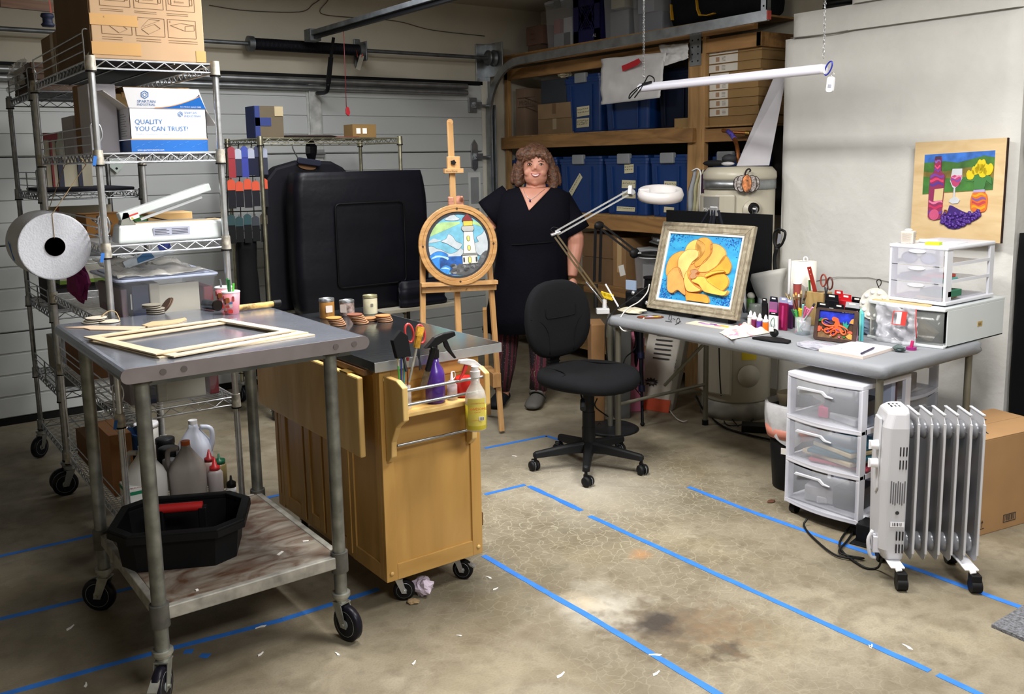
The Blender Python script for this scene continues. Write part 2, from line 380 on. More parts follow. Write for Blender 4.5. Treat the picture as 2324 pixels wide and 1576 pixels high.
mb=MB(GALV).b2((4.50,6.2,2.28),(4.51,6.435,2.55)).b2((4.40,6.43,2.1),(4.51,6.44,2.55));mb.build('bearing_plate',t,bevel=.003)
# track
t=thing('door_track','galvanized roller track curving up from floor and running above shelves','door track',(4.47,6.36,0))
path=[(6.36,0),(6.36,.8),(6.36,1.6),(6.36,1.95)]+[(6.36-.42*(1-math.cos(q*PI/20)),1.95+.42*math.sin(q*PI/20))for q in range(1,11)]+[(5.0,2.385),(3.53,2.40)]
mb=MB(GALV);rings=[]
prof=[(-.012,-.03),(.012,-.03),(.012,-.022),(-.006,-.022),(-.006,.022),(.012,.022),(.012,.03),(-.012,.03)]
for i,(y,z)in enumerate(path):
 q0=Vector(path[max(i-1,0)]);q1=Vector(path[min(i+1,len(path)-1)]);d=(q1-q0).normalized();nrm=Vector((-d.y,d.x))
 rings.append([(4.47+a_,y+nrm.x*b_,z+nrm.y*b_)for a_,b_ in prof])
mb.loft(rings,smooth=False);mb.build('rail',t)
mb=MB(GALV).b2((4.495,6.3,0),(4.50,6.43,2.05));mb.build('vertical_angle',t)
mb=MB(GALV);mb.b2((4.488,6.36,2.02),(4.494,6.45,2.28))
mb.m(BLACKR)
for k in range(6):mb.b2((4.44+k*.012-.03,6.424,2.12),(4.444+k*.012-.03,6.428,2.24))
mb.build('slotted_flag_bracket',t)
mb=MB(GALV).b2((4.49,3.56,2.42),(4.496,3.60,2.86)).b2((4.49,3.56,2.42),(4.53,3.564,2.86))
mb.m(BLACKR)
for k in range(9):mb.cyl((4.4885,3.58,2.46+k*.045),(4.4895,3.58,2.46+k*.045),.006,n=8)
mb.build('hanging_angle',t);MB(mt('#a04038')).box((4.47,3.525,2.40),(.03,.01,.05)).build('end_stop',t)
# opener rail, arm, release cord, tag
t=thing('opener_rail','dark steel door opener rail under ceiling with black curved arm','opener rail',(2.8,5,2.5))
MB(GALVD).box((2.8,4.35,2.492),(.07,3.55,.03)).build('rail',t,bevel=.002)
MB(mt('#15161a',.5,.5)).box((2.8,4.35,2.465),(.03,3.55,.022)).build('chain',t)
mb=MB(GALVD).b2((2.76,6.05,2.44),(2.84,6.15,2.52));mb.build('header_bracket',t)
A=gy(757,85,6.0);B2=gy(745,190,6.1);Cc=gy(720,212,6.33)
mb=MB(mt('#131416',.5,.3));mb.bar(A,gy(750,140,6.05),.02,.01);mb.bar(gy(751,130,6.05),B2,.032,.014);mb.tube(arc([B2,gy(741,208,6.15),Cc],5),.015,8);mb.build('arm',t)
t=thing('release_cord','thin red emergency release cord with red handle','pull cord',gx(787,260,2.8))
P=[gx(779,60,2.8),gx(782,130,2.8),gx(786,245,2.8)];MB(mt('#7c2d33')).tube(P,.0025,5).build('cord',t)
MB(mt('#a01522')).prism([(-.004,.03),(.01,.02),(.016,-.012),(.006,-.035),(-.014,-.02),(-.014,.01)],.012,pm(gx(788,252,2.8),(1,0,0),(0,0,1))).build('handle',t,bevel=.002)
M_=pm(gy(817,142,6.2),(.8,0,-.3),(.25,0,1));solo(MB(mt('#b9b6a8',.5,alpha=.7)).prism([(-.018,-.055),(.018,-.055),(.018,.055),(-.018,.055)],.001,M_).m(mt('#b8452c')).prism([(-.004,.04),(.004,.04),(.004,.065),(-.004,.065)],.002,M_).tube([gy(812,130,6.2),gy(808,112,6.27)],.002,5),'warning_tag','small hanging tag below the torsion spring','tag')
# loose wires along the wall above the door
for k,pts in enumerate(([(475,12),(560,24),(680,27),(710,10),(725,0)],[(745,0),(728,30),(800,40),(900,48),(980,68),(1100,82)])):
 solo(MB(mt('#4c4942',.7)).tube(arc([gy(x,y,6.44)for x,y in pts],5),.003,5),'wire',['thin dark wire on the wall near the tall cardboard box','thin dark wire sagging on the wall toward the cable drum'][k],'wire','wires on the wall above the garage door')
# brown pole and red strap near the left edge
p=gy(0,5,5.6);q=gy(150,20,5.6);solo(MB(wood('#5b3a24','#7a5236',(3,40,40))).bar(p,q,.03,.05),'wooden_beam','dark brown wooden beam high at the left edge of the photo','beam')
# left door track piece with black hanger
p=gy(0,55,5.9);q=gy(120,62,5.9);
t=thing('hanging_clamp','dark blue clamp hung on a red strap at upper left','clamp',gy(108,50,5.3))
MB(mt('#1b2440',.6)).lathe([(.028,-.03),(.033,-.02),(.024,-.01),(.024,.012),(.033,.02),(.028,.035)],gy(108,47,5.3)).build('body',t);MB(mt('#b5402c')).bar(gy(116,30,5.3),gy(112,0,5.3),.006,.002).build('strap',t)
# =============== floor tape ===============
def tape(pts,label,jag=.002):
 P=[gz(x,y,0)for x,y in pts];mb=MB(TAPEB)
 for a_,b_ in zip(P,P[1:]):
  d=(b_-a_);n_=max(2,int(d.length/.06));d=d/n_;s=Vector((-d.y,d.x,0)).normalized()
  L_=[];R_=[]
  for i in range(n_+1):
   c=a_+d*i;L_.append(c+s*(.0135+random.uniform(-jag,jag)));R_.append(c-s*(.0135+random.uniform(-jag,jag)))
  for i in range(n_):
   q=[L_[i],R_[i],R_[i+1],L_[i+1]]
   mb.add([(v.x,v.y,.0004)for v in q]+[(v.x,v.y,.0012)for v in q],[(4,5,6,7),(0,1,5,4),(1,2,6,5),(2,3,7,6),(3,0,4,7)])
 return solo(mb,'tape_strip',label,'floor tape','strips of blue tape on the floor')
tape([(1097,1262),(1400,1437),(1652,1590)],'blue tape strip running from the wooden cart to the bottom edge of the photo')
tape([(1338,1172),(1700,1338),(2110,1524)],'long blue tape strip across the middle of the floor toward the viewer')
tape([(2128,1532),(2250,1590)],'short blue tape strip at bottom right edge of the photo')
tape([(1200,1104),(1320,1160)],'blue tape strip in front of the chair, beginning the long middle line',.005)
tape([(1100,1123),(1192,1101)],'short blue tape strip meeting a corner in front of the chair')
tape([(1100,1018),(1240,990),(1310,1012)],'blue tape corner on the floor behind the chair')
tape([(1562,1106),(1700,1160),(1900,1232),(2100,1300),(2330,1384)],'long blue tape strip passing under the drawer tower and heater')
tape([(-20,1268),(215,1215)],'blue tape strip at left edge, farthest of the three there')
tape([(-20,1411),(300,1335)],'blue tape strip at left edge, middle of the three there')
tape([(-20,1585),(330,1488),(640,1408),(860,1338)],'blue tape strip passing between the steel table casters')
tape([(600,1132),(640,1123)],'bit of blue tape between steel table and wooden cart')
tape([(455,1488),(475,1490)],'loose square scrap of blue tape under the steel table');tape([(418,1480),(438,1479)],'crumpled dark blue scrap under the steel table')
# white plastic bits on the floor
bits=[(160,1426),(195,1556),(592,1424),(592,1486),(766,1486),(940,1506),(1042,1444),(1110,1312),(1125,1338),(1168,1036),(1273,1534),(1487,1488),(1978,1468),(1490,1530),(1975,1470),(2060,1470)]
BL_=['at far left, third tape row','at bottom left edge below the tape','on tape under steel table','just behind the blue tape under steel table','left of the front right steel caster','below the cart, beside the shadow edge','small one in front of the cart','in front of the right cart caster','to the right of the cart near the tape','behind the cart by the tape corner','at bottom edge, middle of photo','left of the first long tape strip','on the middle tape strip','at bottom edge between the tape strips','near the middle tape strip end','at bottom right between the strips']
for i,(x,y)in enumerate(bits):
 c=gz(x,y);a_=random.random()*3;s_=.5+random.random()*.6
 mb=MB(PAPER).prism([(q[0]*s_,q[1]*s_)for q in((-.02,-.003),(-.004,-.006),(.018,.0),(.02,.005),(.004,.003),(-.012,.006))],.002,Matrix.Translation((c.x,c.y,.0005))@Matrix.Rotation(a_,4,'Z'))
 solo(mb,'paper_scrap','tiny white scrap on the floor, '+BL_[i],'scrap','white scraps on the floor')
def crumple(name,label,c,r,mat,seed,n=14,cat='crumpled paper',sc=(1,1,.7),**kw):
 mb=MB(mat).ball((0,0,0),1,n);V=[]
 for p in mb.v:
  q=Vector(p);d=1+.45*noise.noise(q*1.9+Vector((seed,0,0)))+.2*noise.noise(q*5+Vector((0,seed,0)))
  V.append((q.x*d*r*sc[0],q.y*d*r*sc[1],q.z*d*r*sc[2]))
 z0=min(v[2]for v in V);mb.v=[(v[0]+c[0],v[1]+c[1],v[2]-z0+c[2])for v in V];mb.sm=[False]*len(mb.f)
 return solo(mb,name,label,cat,**kw)
c=gz(960,1350);crumple('crumpled_tissue','crumpled pale lilac tissue under the front of the wooden cart',(c.x,c.y,.0),.04,mt('#cfc0d0',.9),3,16,'tissue')
c=gz(938,1368);crumple('dry_leaf','small brown scrap beside the crumpled tissue',(c.x,c.y,.0),.022,mt('#8d7654',.9),5,10,'scrap',(1,1,.25))
c=gz(1750,1140);crumple('dry_leaf','curled dry brown leaf near the trash bin',(c.x,c.y,.0),.02,mt('#5a3522',.9),8,8,'leaf',(1.4,.8,.2))
P=[gz(2250,1425),gz(2330,1376),gz(2420,1420),gz(2420,1500),gz(2330,1460)]
solo(MB(mt('#6c6d72',.95,0,.35,90,.8,200)).prism([(p.x,p.y)for p in P],.012),'floor_mat','grey carpet mat corner at right edge of the floor','mat')
# =============== casters ===============
def caster(parent,x,y,zt,r,w,ang,fork=GALV,tyre=None,hub=GALVD,brake=False,side2=True):
 tyre=tyre or mt('#14131c',.35,0,.1);hub=mt('#8d9694',.5,.2)if hub is GALVD else hub;M=Matrix.Translation((x,y,0))@Matrix.Rotation(ang,4,'Z');off=r*.45
 mb=MB(fork).cyl((0,0,zt),(0,0,zt-.012),r*.5,n=16,M=M)
 mb.cyl((0,0,zt-.012),(0,0,zt-.02),r*.42,n=16,M=M)
 for s_ in(-1,1):
  k=s_*(w/2+.005)
  mb.prism([(-r*.35,2*r+.006),(r*.3,2*r+.006),(off+r*.22,r*.8),(off-r*.22,r*.8)],.0025,M@Matrix(((1,0,0,0),(0,0,-1,k),(0,1,0,0),(0,0,0,1))))
 mb.box((0,0,2*r+.006),(r*.7,w+.014,.004),M=M);mb.cyl((off,-w/2-.012,r),(off,w/2+.012,r),.006,n=8,M=M)
 if zt-.02>2*r+.01:mb.cyl((0,0,2*r+.006),(0,0,zt-.02),r*.3,n=12,M=M)
 if brake:mb.box((off+r*.9,0,r*1.5),(r*.7,w*.9,.006),(0,.5,0),M=M)
 c=mb.build('caster',parent)
 wb=MB(tyre);h=w/2;cc=M@Matrix.Translation((off,0,r))@Matrix.Rotation(PI/2,4,'X')
 wb.lathe([(r*.72,-h),(r*.9,-h),(r,-h*.6),(r,h*.6),(r*.9,h),(r*.72,h)],n=24,M=cc)
 wb.m(hub).lathe([(.001,-h*1.1),(r*.22,-h*1.1),(r*.28,-h*.85),(r*.6,-h*.85),(r*.725,-h*1.04),(r*.725,h*1.04),(r*.6,h*.85),(r*.28,h*.85),(r*.22,h*1.1),(.001,h*1.1)],n=20,M=cc)
 wb.build('wheel',c);return c
def rusty():
 m=wood('#513625','#8a8478',(5,9,5),.6,2.5);return m
# =============== steel prep table ===============
t=thing('steel_table','stainless steel work table on casters with rusty lower shelf','work table',(.95,3.06,0))
mb=MB(STEELTOP);X0,X1,Y0,Y1=.59,1.365,2.65,3.60
def nose(x,s):
 return[(x+s*.022*math.sin(a),1.018+.022*math.cos(a))for a in[PI*q/8 for q in range(9)]]
prof=nose(X0+.022,-1)[::-1]+nose(X1-.022,1)
mb.loft([[(a,Y0+.004,b)for a,b in prof],[(a,Y1-.004,b)for a,b in prof]],smooth=False)
mb.m(mt('#8a8284',.45,.6,.1,8)).prism([(a,b)for a,b in prof],.004,Matrix(((1,0,0,0),(0,0,1,Y0),(0,1,0,0),(0,0,0,1))))
mb.m(mt('#5a5250',.7));
for x in(.706,.765,1.245,1.31):mb.cyl((x,Y0-.0015,1.018),(x,Y0+.002,1.018),.0095,n=14)
mb.build('tabletop',t)
MB(GALVD).b2((X0+.05,Y0+.04,.975),(X1-.05,Y0+.08,.997)).b2((X0+.05,Y1-.14,.975),(X1-.05,Y1-.10,.997)).split('underframe',t)
LEGM=mt('#82847f',.42,.75,.22,18)
LEGS=[(.655,2.695,-2.2,True),(1.245,2.70,-1.3,False),(.65,3.41,2.4,False),(1.25,3.45,-2.4,False)]
for x,y,a,br in LEGS:
 mb=MB(LEGM);mb.cyl((x,y,.15),(x,y,.995),.0215,n=20);mb.build('leg',t)
 MB(mt('#5b5a56',.55,.5,.2,20)).cyl((x,y,.24),(x,y,.31),.029,n=18).cyl((x,y,.985),(x,y,.999),.03,n=18).split('collar',t)
 caster(t,x,y,.165,.062,.03,a,mt('#a5a69e',.45,.7,.15,20),brake=br)
mb=MB(rusty()).b2((.665,2.705,.292),(1.235,3.43,.298))
mb.m(mt('#9a978f',.6,.4,.25,16)).b2((.665,2.682,.258),(1.235,2.705,.299)).b2((.642,2.70,.258),(.665,3.41,.299)).b2((1.235,2.72,.258),(1.258,3.44,.299)).b2((.665,3.43,.258),(1.235,3.445,.299))
mb.build('lower_shelf',t,bevel=.003)
mb=MB(PAPER).box((1.09,2.83,.300),(.03,.008,.003),(0,0,.6)).box((1.2,2.87,.300),(.02,.006,.003),(0,0,-.3)).box((.78,2.735,.3),(.008,.008,.004));solo(mb,'paper_scrap','white scraps lying on the lower shelf of the steel table','scrap')
# =============== wire racks ===============
def wire_shelf(parent,x0,x1,y0,y1,z,mat,along='x',pitch=.026):
 mb=MB(mat)
 for zz in(z,z-.032):
  for a,b in(((x0,y0),(x1,y0)),((x1,y0),(x1,y1)),((x1,y1),(x0,y1)),((x0,y1),(x0,y0))):mb.cyl((a[0],a[1],zz),(b[0],b[1],zz),.0036,n=6,cap=False)
 for(a,b)in(((x0,y0),(x1,y0)),((x1,y0),(x1,y1)),((x1,y1),(x0,y1)),((x0,y1),(x0,y0))):
  L_=math.hypot(b[0]-a[0],b[1]-a[1]);n=max(4,int(L_/.035))//2*2
  mb.tube([(a[0]+(b[0]-a[0])*(i+.5)/(n+1),a[1]+(b[1]-a[1])*(i+.5)/(n+1),z-(.003 if i%2 else .029))for i in range(n+1)],.0024,4)
 if x1-x0<y1-y0:
  n=int((y1-y0)/pitch)
  for i in range(n):y=y0+(y1-y0)*(i+.5)/n;mb.bar((x0,y,z),(x1,y,z),.0026,.0026)
  for x in(x0+(x1-x0)*.33,x0+(x1-x0)*.66):mb.cyl((x,y0,z-.005),(x,y1,z-.005),.003,n=5)
 else:
  n=int((x1-x0)/pitch)
  for i in range(n):x=x0+(x1-x0)*(i+.5)/n;mb.bar((x,y0,z),(x,y1,z),.0026,.0026)
  for y in(y0+(y1-y0)*.33,y0+(y1-y0)*.66):mb.cyl((x0,y,z-.005),(x1,y,z-.005),.003,n=5)
 s_=mb.build('shelf',parent);return s_
def rack(label,x0,x1,y0,y1,levels,top,mat,ledges=(),caster_r=.06,sleeve=None):
 t=thing('wire_rack',label,'shelving',((x0+x1)/2,(y0+y1)/2,0));sleeve=sleeve or mat
 for x in(x0,x1):
  for y in(y0,y1):
   mb=MB(mat).cyl((x,y,.14),(x,y,top),.0127,n=14)
   z=.2
   while z<top-.02:mb.cyl((x,y,z),(x,y,z+.0022),.0134,n=12,cap=False);z+=.0254
   mb.build('post',t)
   caster(t,x,y,.15,caster_r,.03,2.2+x*3+y)
 for z in levels:
  wire_shelf(t,x0,x1,y0,y1,z,mat)
  mb=MB(sleeve)
  for x in(x0,x1):
   for y in(y0,y1):mb.cyl((x,y,z-.042),(x,y,z+.012),.0195,.0175,n=14)
  mb.m(BLACKP)
  for x in(x0,x1):
   for y in(y0,y1):mb.cyl((x,y,z-.047),(x,y,z-.041),.0205,n=14)
  mb.split('corner_sleeve',t)
 for z in ledges:
  mb=MB(mat);a,b=y0+.07,y1-.05;x=x0-.004
  for h in(.035,.068,.1):mb.cyl((x,a,z+h),(x,b,z+h),.0028,n=6)
  for y in(a,(a+b)/2,b):mb.cyl((x,y,z-.035),(x,y,z+.103),.0032,n=6)
  mb.tube(arc([(x,a,z-.03),(x,a-.005,z+.06),(x,a-.01,z+.11),(x+.03,a-.012,z+.105),(x+.035,a-.012,z+.06),(x+.01,a-.008,z+.02)],5),.0034,6)
  mb.build('ledge',t)
 return t
RA=(.80,1.255,3.65,4.80)
rackA=rack('tall chrome wire rack nearest the camera, holding the white and blue box',*RA,(1.99,1.65,1.305,1.0,.65,.2),2.0,CHROME,(1.99,1.65,1.305,.65,.2),sleeve=mt('#b7b2a6',.5,.5,.3,40))
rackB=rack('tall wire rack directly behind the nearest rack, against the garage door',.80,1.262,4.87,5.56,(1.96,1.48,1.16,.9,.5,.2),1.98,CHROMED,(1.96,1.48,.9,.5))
for r_,b_ in((rackA,RA),(rackB,(.80,1.262,4.87,5.56))):MB(mt('#1a1b22',.6)).b2((b_[0]+.01,b_[2]+.01,1.9875 if r_ is rackA else 1.9575),(b_[1]-.01,b_[3]-.01,1.9885 if r_ is rackA else 1.9585)).build('shelf_liner',r_)
rackC=rack('wire rack in the middle with black covered bundles and hanging tool packs',2.10,3.06,5.39,5.96,(1.755,.62,.25),1.765,mt('#a8a690',.35,.9,.15,25))
# =============== kitchen cart ===============
MAPLE=wood('#aa8142','#c09552',(10,10,2.0),.35,.6);MAPLEH=wood('#aa8142','#c09755',(2.0,10,10),.35,.6)
MAPLEL=wood('#c09a58','#d8b878',(10,10,2.5),.4,.6)
t=thing('kitchen_cart','honey-coloured wooden kitchen cart with steel top and raised towel rack','cart',(1.65,3.25,0))
bx0,bx1,by0,by1,bz0,bz1=1.45,1.865,2.755,3.74,.112,.885
mb=MB(MAPLE)
mb.b2((bx0+.012,by0+.012,bz0+.01),(bx1-.012,by1-.012,bz1));mb.build('carcass',t)
mb=MB(MAPLE).b2((bx0,by0,bz0),(bx0+.045,by0+.02,bz1)).b2((bx1-.045,by0,bz0),(bx1,by0+.02,bz1));mb.split('stile',t,bevel=.002)
mb=MB(MAPLEH).b2((bx0+.045,by0,bz0),(bx1-.045,by0+.02,bz0+.06)).b2((bx0+.045,by0,bz1-.05),(bx1-.045,by0+.02,bz1));mb.split('rail',t,bevel=.002)
mb=MB(MAPLE).b2((bx0+.045,by0+.007,bz0+.06),(bx1-.045,by0+.014,.60));mb.build('end_panel',t)
mb=MB(MAPLEH).b2((bx0+.045,by0+.003,.607),(bx1-.045,by0+.014,bz1-.05));mb.build('upper_panel',t)
mb=MB(MAPLEL)
for x in(bx0+.02,bx1-.02):
 for z in(bz0+.03,bz1-.03):mb.lathe([(.0085,0),(.008,.003),(.004,.005),(.001,.0055)],n=12,M=Matrix.Translation((x,by0,z))@Matrix.Rotation(PI/2,4,'X'))
mb.split('screw_cap',t)
# side: stiles, doors, slots
for y0_,y1_,n_ in((by0+.02,3.02,0),(3.02,3.24,1),(3.26,3.42,1),(3.44,3.66,1),(3.67,by1,0)):
 mb=MB(MAPLE)
 if n_:
  mb.b2((bx0-.004,y0_,bz0+.02),(bx0+.012,y0_+.045,bz1-.06)).b2((bx0-.004,y1_-.045,bz0+.02),(bx0+.012,y1_,bz1-.06))
  mb.b2((bx0-.004,y0_+.045,bz0+.02),(bx0+.012,y1_-.045,bz0+.07)).b2((bx0-.004,y0_+.045,bz1-.11),(bx0+.012,y1_-.045,bz1-.06)).b2((bx0+.004,y0_+.04,bz0+.065),(bx0+.0118,y1_-.04,bz1-.105));nm='side_door'
 else:
  mb.b2((bx0,y0_,bz0),(bx0+.012,y0_+.03,bz1)).b2((bx0,y1_-.03,bz0),(bx0+.012,y1_,bz1)).b2((bx0,y0_+.03,bz0),(bx0+.012,y1_-.03,bz0+.06)).b2((bx0+.006,y0_+.02,bz0+.05),(bx0+.012,y1_-.02,bz1));nm='side_panel'
 mb.build(nm,t,bevel=.002)
MB(MAPLEH).b2((bx0+.003,by0+.03,bz0+.001),(bx0+.0115,by1-.01,bz0+.02)).build('plinth',t)
mb=MB(mt('#6b7077',.15,.92,.12,5,.03,60)).b2((1.425,2.735,.888),(1.955,3.86,.924));mb.build('steel_top',t,bevel=.002);MB(mt('#b4b6b8',.35,.6,.06,20)).b2((1.424,2.733,.889),(1.956,2.7355,.923)).b2((1.9545,2.735,.889),(1.957,3.86,.923)).split('edge_highlight',t)  # paler edge strips put the steel's bright reflection into the colour
MB(mt('#6a4a2a',.6)).b2((1.415,2.80,.868),(1.46,3.7,.888)).build('hinge_rail',t)
MB(MAPLEL).add([],[]).prism([(2.79,.58),(3.745,.58),(3.745,.868),(2.79,.868)],.022,Matrix(((0,0,1,1.385),(1,0,0,0),(0,1,0,0),(0,0,0,1)))).build('drop_leaf',t,bevel=.006)
for y in(2.9,3.6):MB(BRASS).b2((1.385,y-.03,.868),(1.43,y+.03,.872)).build('leaf_hinge',t)
for x,y,a,br in((1.53,2.815,-.5,False),(1.80,2.83,-.9,True),(1.53,3.66,1.0,False),(1.80,3.66,2.0,False)):caster(t,x,y,.112,.04,.022,a,CHROME,BLACKR,mt('#9ea2a2',.35,.6),brake=br)
# rack on the end
ry=2.635;xl=gy(921,860,ry).x;xr=gy(1096,850,ry).x
def bracket(x):
 pr=[(by0,.868),(ry+.03,.868),(ry-.012,.85),(ry-.014,.735),(ry+.006,.725),(ry+.04,.70),(ry+.075,.64),(ry+.08,.585),(ry+.105,.56),(by0,.56)]
 MB(MAPLEL).prism(pr,.022,Matrix(((0,0,1,x),(1,0,0,0),(0,1,0,0),(0,0,0,1)))).build('bracket',t,bevel=.004)
bracket(xl-.022);bracket(xr)
MB(MAPLEL).b2((xl,ry,.742),(xr,by0,.758)).build('rack_shelf',t,bevel=.003)
for z in(.835,.785):MB(GALV).cyl((xl-.005,ry+.002,z),(xr+.005,ry+.002,z),.0055,n=10).build('rack_rail',t)
MB(GALV).cyl((xl,ry+.075,.625),(xr,ry+.075,.625),.005,n=10).build('towel_bar',t)
MB(mt('#6b4a2c',.4,.3)).b2((bx1-.002,by0+.005,.22),(bx1+.008,by0+.02,.27)).build('door_hinge',t)
# =============== office chair ===============
FAB=mt('#131417',.9,0,.06,8,.15,400,spec=.15);FABS=mt('#08080a',.9)
ch=thing('office_chair','armless black fabric task chair on five-star wheeled base','chair',(3.045,3.49,0),.1)
def L(mb,name,par=None,**k):return mb.build(name,par or ch,world=False,**k)
mb=MB(FAB)
def seatf(u,v):
 a=2*PI*u;e=.86;k=lambda c:math.copysign(abs(c)**e,c)
 r_=min(1,v*1.0);x=.262*k(math.cos(a));y=.25*k(math.sin(a));return x,y
rings=[]
for f_,z in((.02,.455),(.85,.45),(.97,.462),(1.0,.485),(.985,.508),(.9,.522),(.7,.524),(.35,.517),(.02,.514)):
 rings.append([(seatf(i/28,1)[0]*f_,seatf(i/28,1)[1]*f_,z-(.018*max(0,(-seatf(i/28,1)[1]*f_-.12))/.1 if z>.46 else 0))for i in range(28)])
mb.loft(rings);L(mb,'seat')
mb=MB(FABS)
for s_ in(-1,1):mb.tube(arc([(s_*.23,-.02,.517),(s_*.17,.0,.527),(s_*.13,.1,.525),(s_*.13,.2,.52)],5),.003,5)
mb.split('seat_seam',ch,world=False)
# backrest
def bp(u,v,d):
 return(u*.235,.235+.03*(1-abs(u))**.5*0+.03*(v*.5)+(-.02*(u*u))-d*1.0,.762+v*.205)
rings=[];n=32
for f_,d in((.05,-.03),(.8,-.03),(.97,-.018),(1.0,.0),(.985,.016),(.92,.028),(.75,.034),(.4,.036),(.02,.036)):
 R_=[]
 for i in range(n):
  a=2*PI*i/n;c,s_=math.cos(a),math.sin(a);k=lambda q:math.copysign(abs(q)**.72,q)
  u=k(c)*f_*(1.0-.1*max(0,s_)-.06*max(0,-s_));v=k(s_)*f_
  R_.append(bp(u,v,d))
 rings.append(R_)
L(MB(FAB).loft(rings),'backrest')
mb=MB(FABS)
for s_ in(-1,1):mb.tube(arc([bp(s_*.93,.12,.025),bp(s_*.62,.0,.034),bp(s_*.42,-.3,.037),bp(s_*.38,-.85,.03)],6),.003,5)
mb.tube(arc([bp(-.48,.38,.036),bp(-.46,.12,.037),bp(-.35,.07,.037),bp(0,.06,.0375),bp(.35,.07,.037),bp(.46,.12,.037),bp(.48,.38,.036)],4),.003,5)
L(mb,'backrest_seam')
PL=mt('#131416',.55,0,.05)
mb=MB(PL);mb.b2((-.035,.15,.44),(.035,.26,.452));mb.b2((-.035,.245,.44),(.035,.27,.62))
for k in range(8):mb.b2((-.038,.24,.47+k*.018),(.038,.274,.478+k*.018))
L(mb,'back_bracket',bevel=.003)
L(MB(PL).b2((-.1,-.08,.435),(.1,.09,.452)),'seat_plate')
L(MB(PL).cyl((0,0,.11),(0,0,.22),.036,.034,n=20).cyl((0,0,.22),(0,0,.3),.033,n=20).cyl((0,0,.3),(0,0,.44),.03,n=20),'gas_column')
L(MB(CHROMED).tube(arc([(-.04,-.02,.44),(-.12,-.06,.435),(-.17,-.12,.41)],4),.005,6).m(PL).cyl((-.165,-.115,.413),(-.21,-.16,.385),.012,.015,n=10),'height_lever')
for k in range(5):
 a=math.radians(-134+72*k)-.1;c,s_=math.cos(a),math.sin(a);R0=.285
 M=Matrix.Rotation(a,4,'Z');mb=MB(PL)
 rr=[[(x,-w_,z-h_),(x,w_,z-h_),(x,w_*.8,z+h_*.6),(x,w_*.4,z+h_),(x,-w_*.4,z+h_),(x,-w_*.8,z+h_*.6)]for x,w_,z,h_ in((.02,.03,.115,.03),(.1,.024,.11,.024),(.2,.021,.098,.02),(R0,.019,.088,.016),(R0+.012,.01,.086,.01))]
 mb.loft(rr,M=M,smooth=False);L(mb,'base_arm',bevel=.003)
 M2=Matrix.Translation((R0*c,R0*s_,0))@Matrix.Rotation(a+(.9,-.7,1.6,.5,-1.2)[k],4,'Z')
 mb=MB(PL).cyl((0,0,.045),(0,0,.085),.008,n=10,M=M2)
 for q in(-1,1):mb.lathe([(.001,0),(.018,.0),(.0245,.004),(.0265,.012),(.0265,.02)],n=18,M=M2@Matrix.Translation((.012,q*.026,.0268))@Matrix.Rotation(q*PI/2,4,'X'))
 mb.b2((-.012,-.006,.03),(.03,.006,.058),M=M2);mb.m(mt('#8f9296',.4)).tube([(M2@Vector((.012+.0268*math.cos(j*PI/8),.0065,.0268+.0268*math.sin(j*PI/8))))for j in range(16)],.0012,4,closed=True)
 L(mb,'caster')
# =============== folding table with grey cloth ===============
TX0,TX1,TY0,TY1,TZ=3.345,4.14,2.035,3.675,.745
t=thing('folding_table','long folding table with bent metal legs under the grey cloth','table',((TX0+TX1)/2,(TY0+TY1)/2,0))
MB(mt('#a8a69c',.6)).b2((TX0+.01,TY0+.01,TZ-.045),(TX1-.01,TY1-.01,TZ-.008)).build('tabletop',t,bevel=.006)
TLEG=mt('#6f6c5e',.5,.4,.08)
for x in(TX0+.035,TX1-.05):
 for y in(TY0+.03,TY1-.05):
  mb=MB(TLEG);mb.cyl((x,y,.012),(x,y,TZ-.05),.0155,n=14);mb.m(BLACKR).cyl((x,y,0),(x,y,.03),.019,n=12);mb.build('leg',t)
for y,s_ in((TY0+.03,1),(TY1-.05,-1)):
 MB(TLEG).cyl((TX0+.035,y,.25),(TX1-.05,y,.25),.01,n=8).build('crossbar',t)
 MB(TLEG).cyl(((TX0+TX1)/2,y,.3),((TX0+TX1)/2,y+s_*.4,TZ-.05),.01,n=8).build('brace',t)
CLOTH=mt('#85888d',.75,0,.05,3,.1,90)
mb=MB(CLOTH);cx,cy=(TX0+TX1)/2,(TY0+TY1)/2;nP=220
def per(i,off,z,amp,ph):
 u=i/nP*4;w_,h_=TX1-TX0,TY1-TY0
 base=rrect(w_+2*off,h_+2*off,.03,1);
 return u
def peri(off,z,amp,ph):
 w_,h_=(TX1-TX0)+2*off,(TY1-TY0)+2*off;pts=[];P_=2*(w_+h_)
 for i in range(nP):
  s_=P_*i/nP
  if s_<h_:p=(-w_/2,-h_/2+s_)
  elif s_<h_+w_:p=(-w_/2+s_-h_,h_/2)
  elif s_<2*h_+w_:p=(w_/2,h_/2-(s_-h_-w_))
  else:p=(w_/2-(s_-2*h_-w_),-h_/2)
  q=Vector(p);r_=.03;ax,ay=w_/2-r_,h_/2-r_
  if abs(q.x)>ax and abs(q.y)>ay:
   c=Vector((math.copysign(ax,q.x),math.copysign(ay,q.y)));d=(q-c);q=c+d.normalized()*r_ if d.length>r_ else q
  k=noise.noise(Vector((q.x*4,q.y*4,ph)))+.5*noise.noise(Vector((q.x*14,q.y*14,ph)))
  dd=q.normalized();cor=max(0,1-((abs(q.x)-w_/2)**2+(abs(q.y)-h_/2)**2)**.5/.15)
  kk=amp*k+cor*amp*1.2*math.sin(s_*240)
  pts.append((cx+q.x+(math.copysign(1,q.x)if abs(q.x)>ax else 0)*kk,cy+q.y+(math.copysign(1,q.y)if abs(q.y)>ay else 0)*kk,z+kk*.5))
 return pts
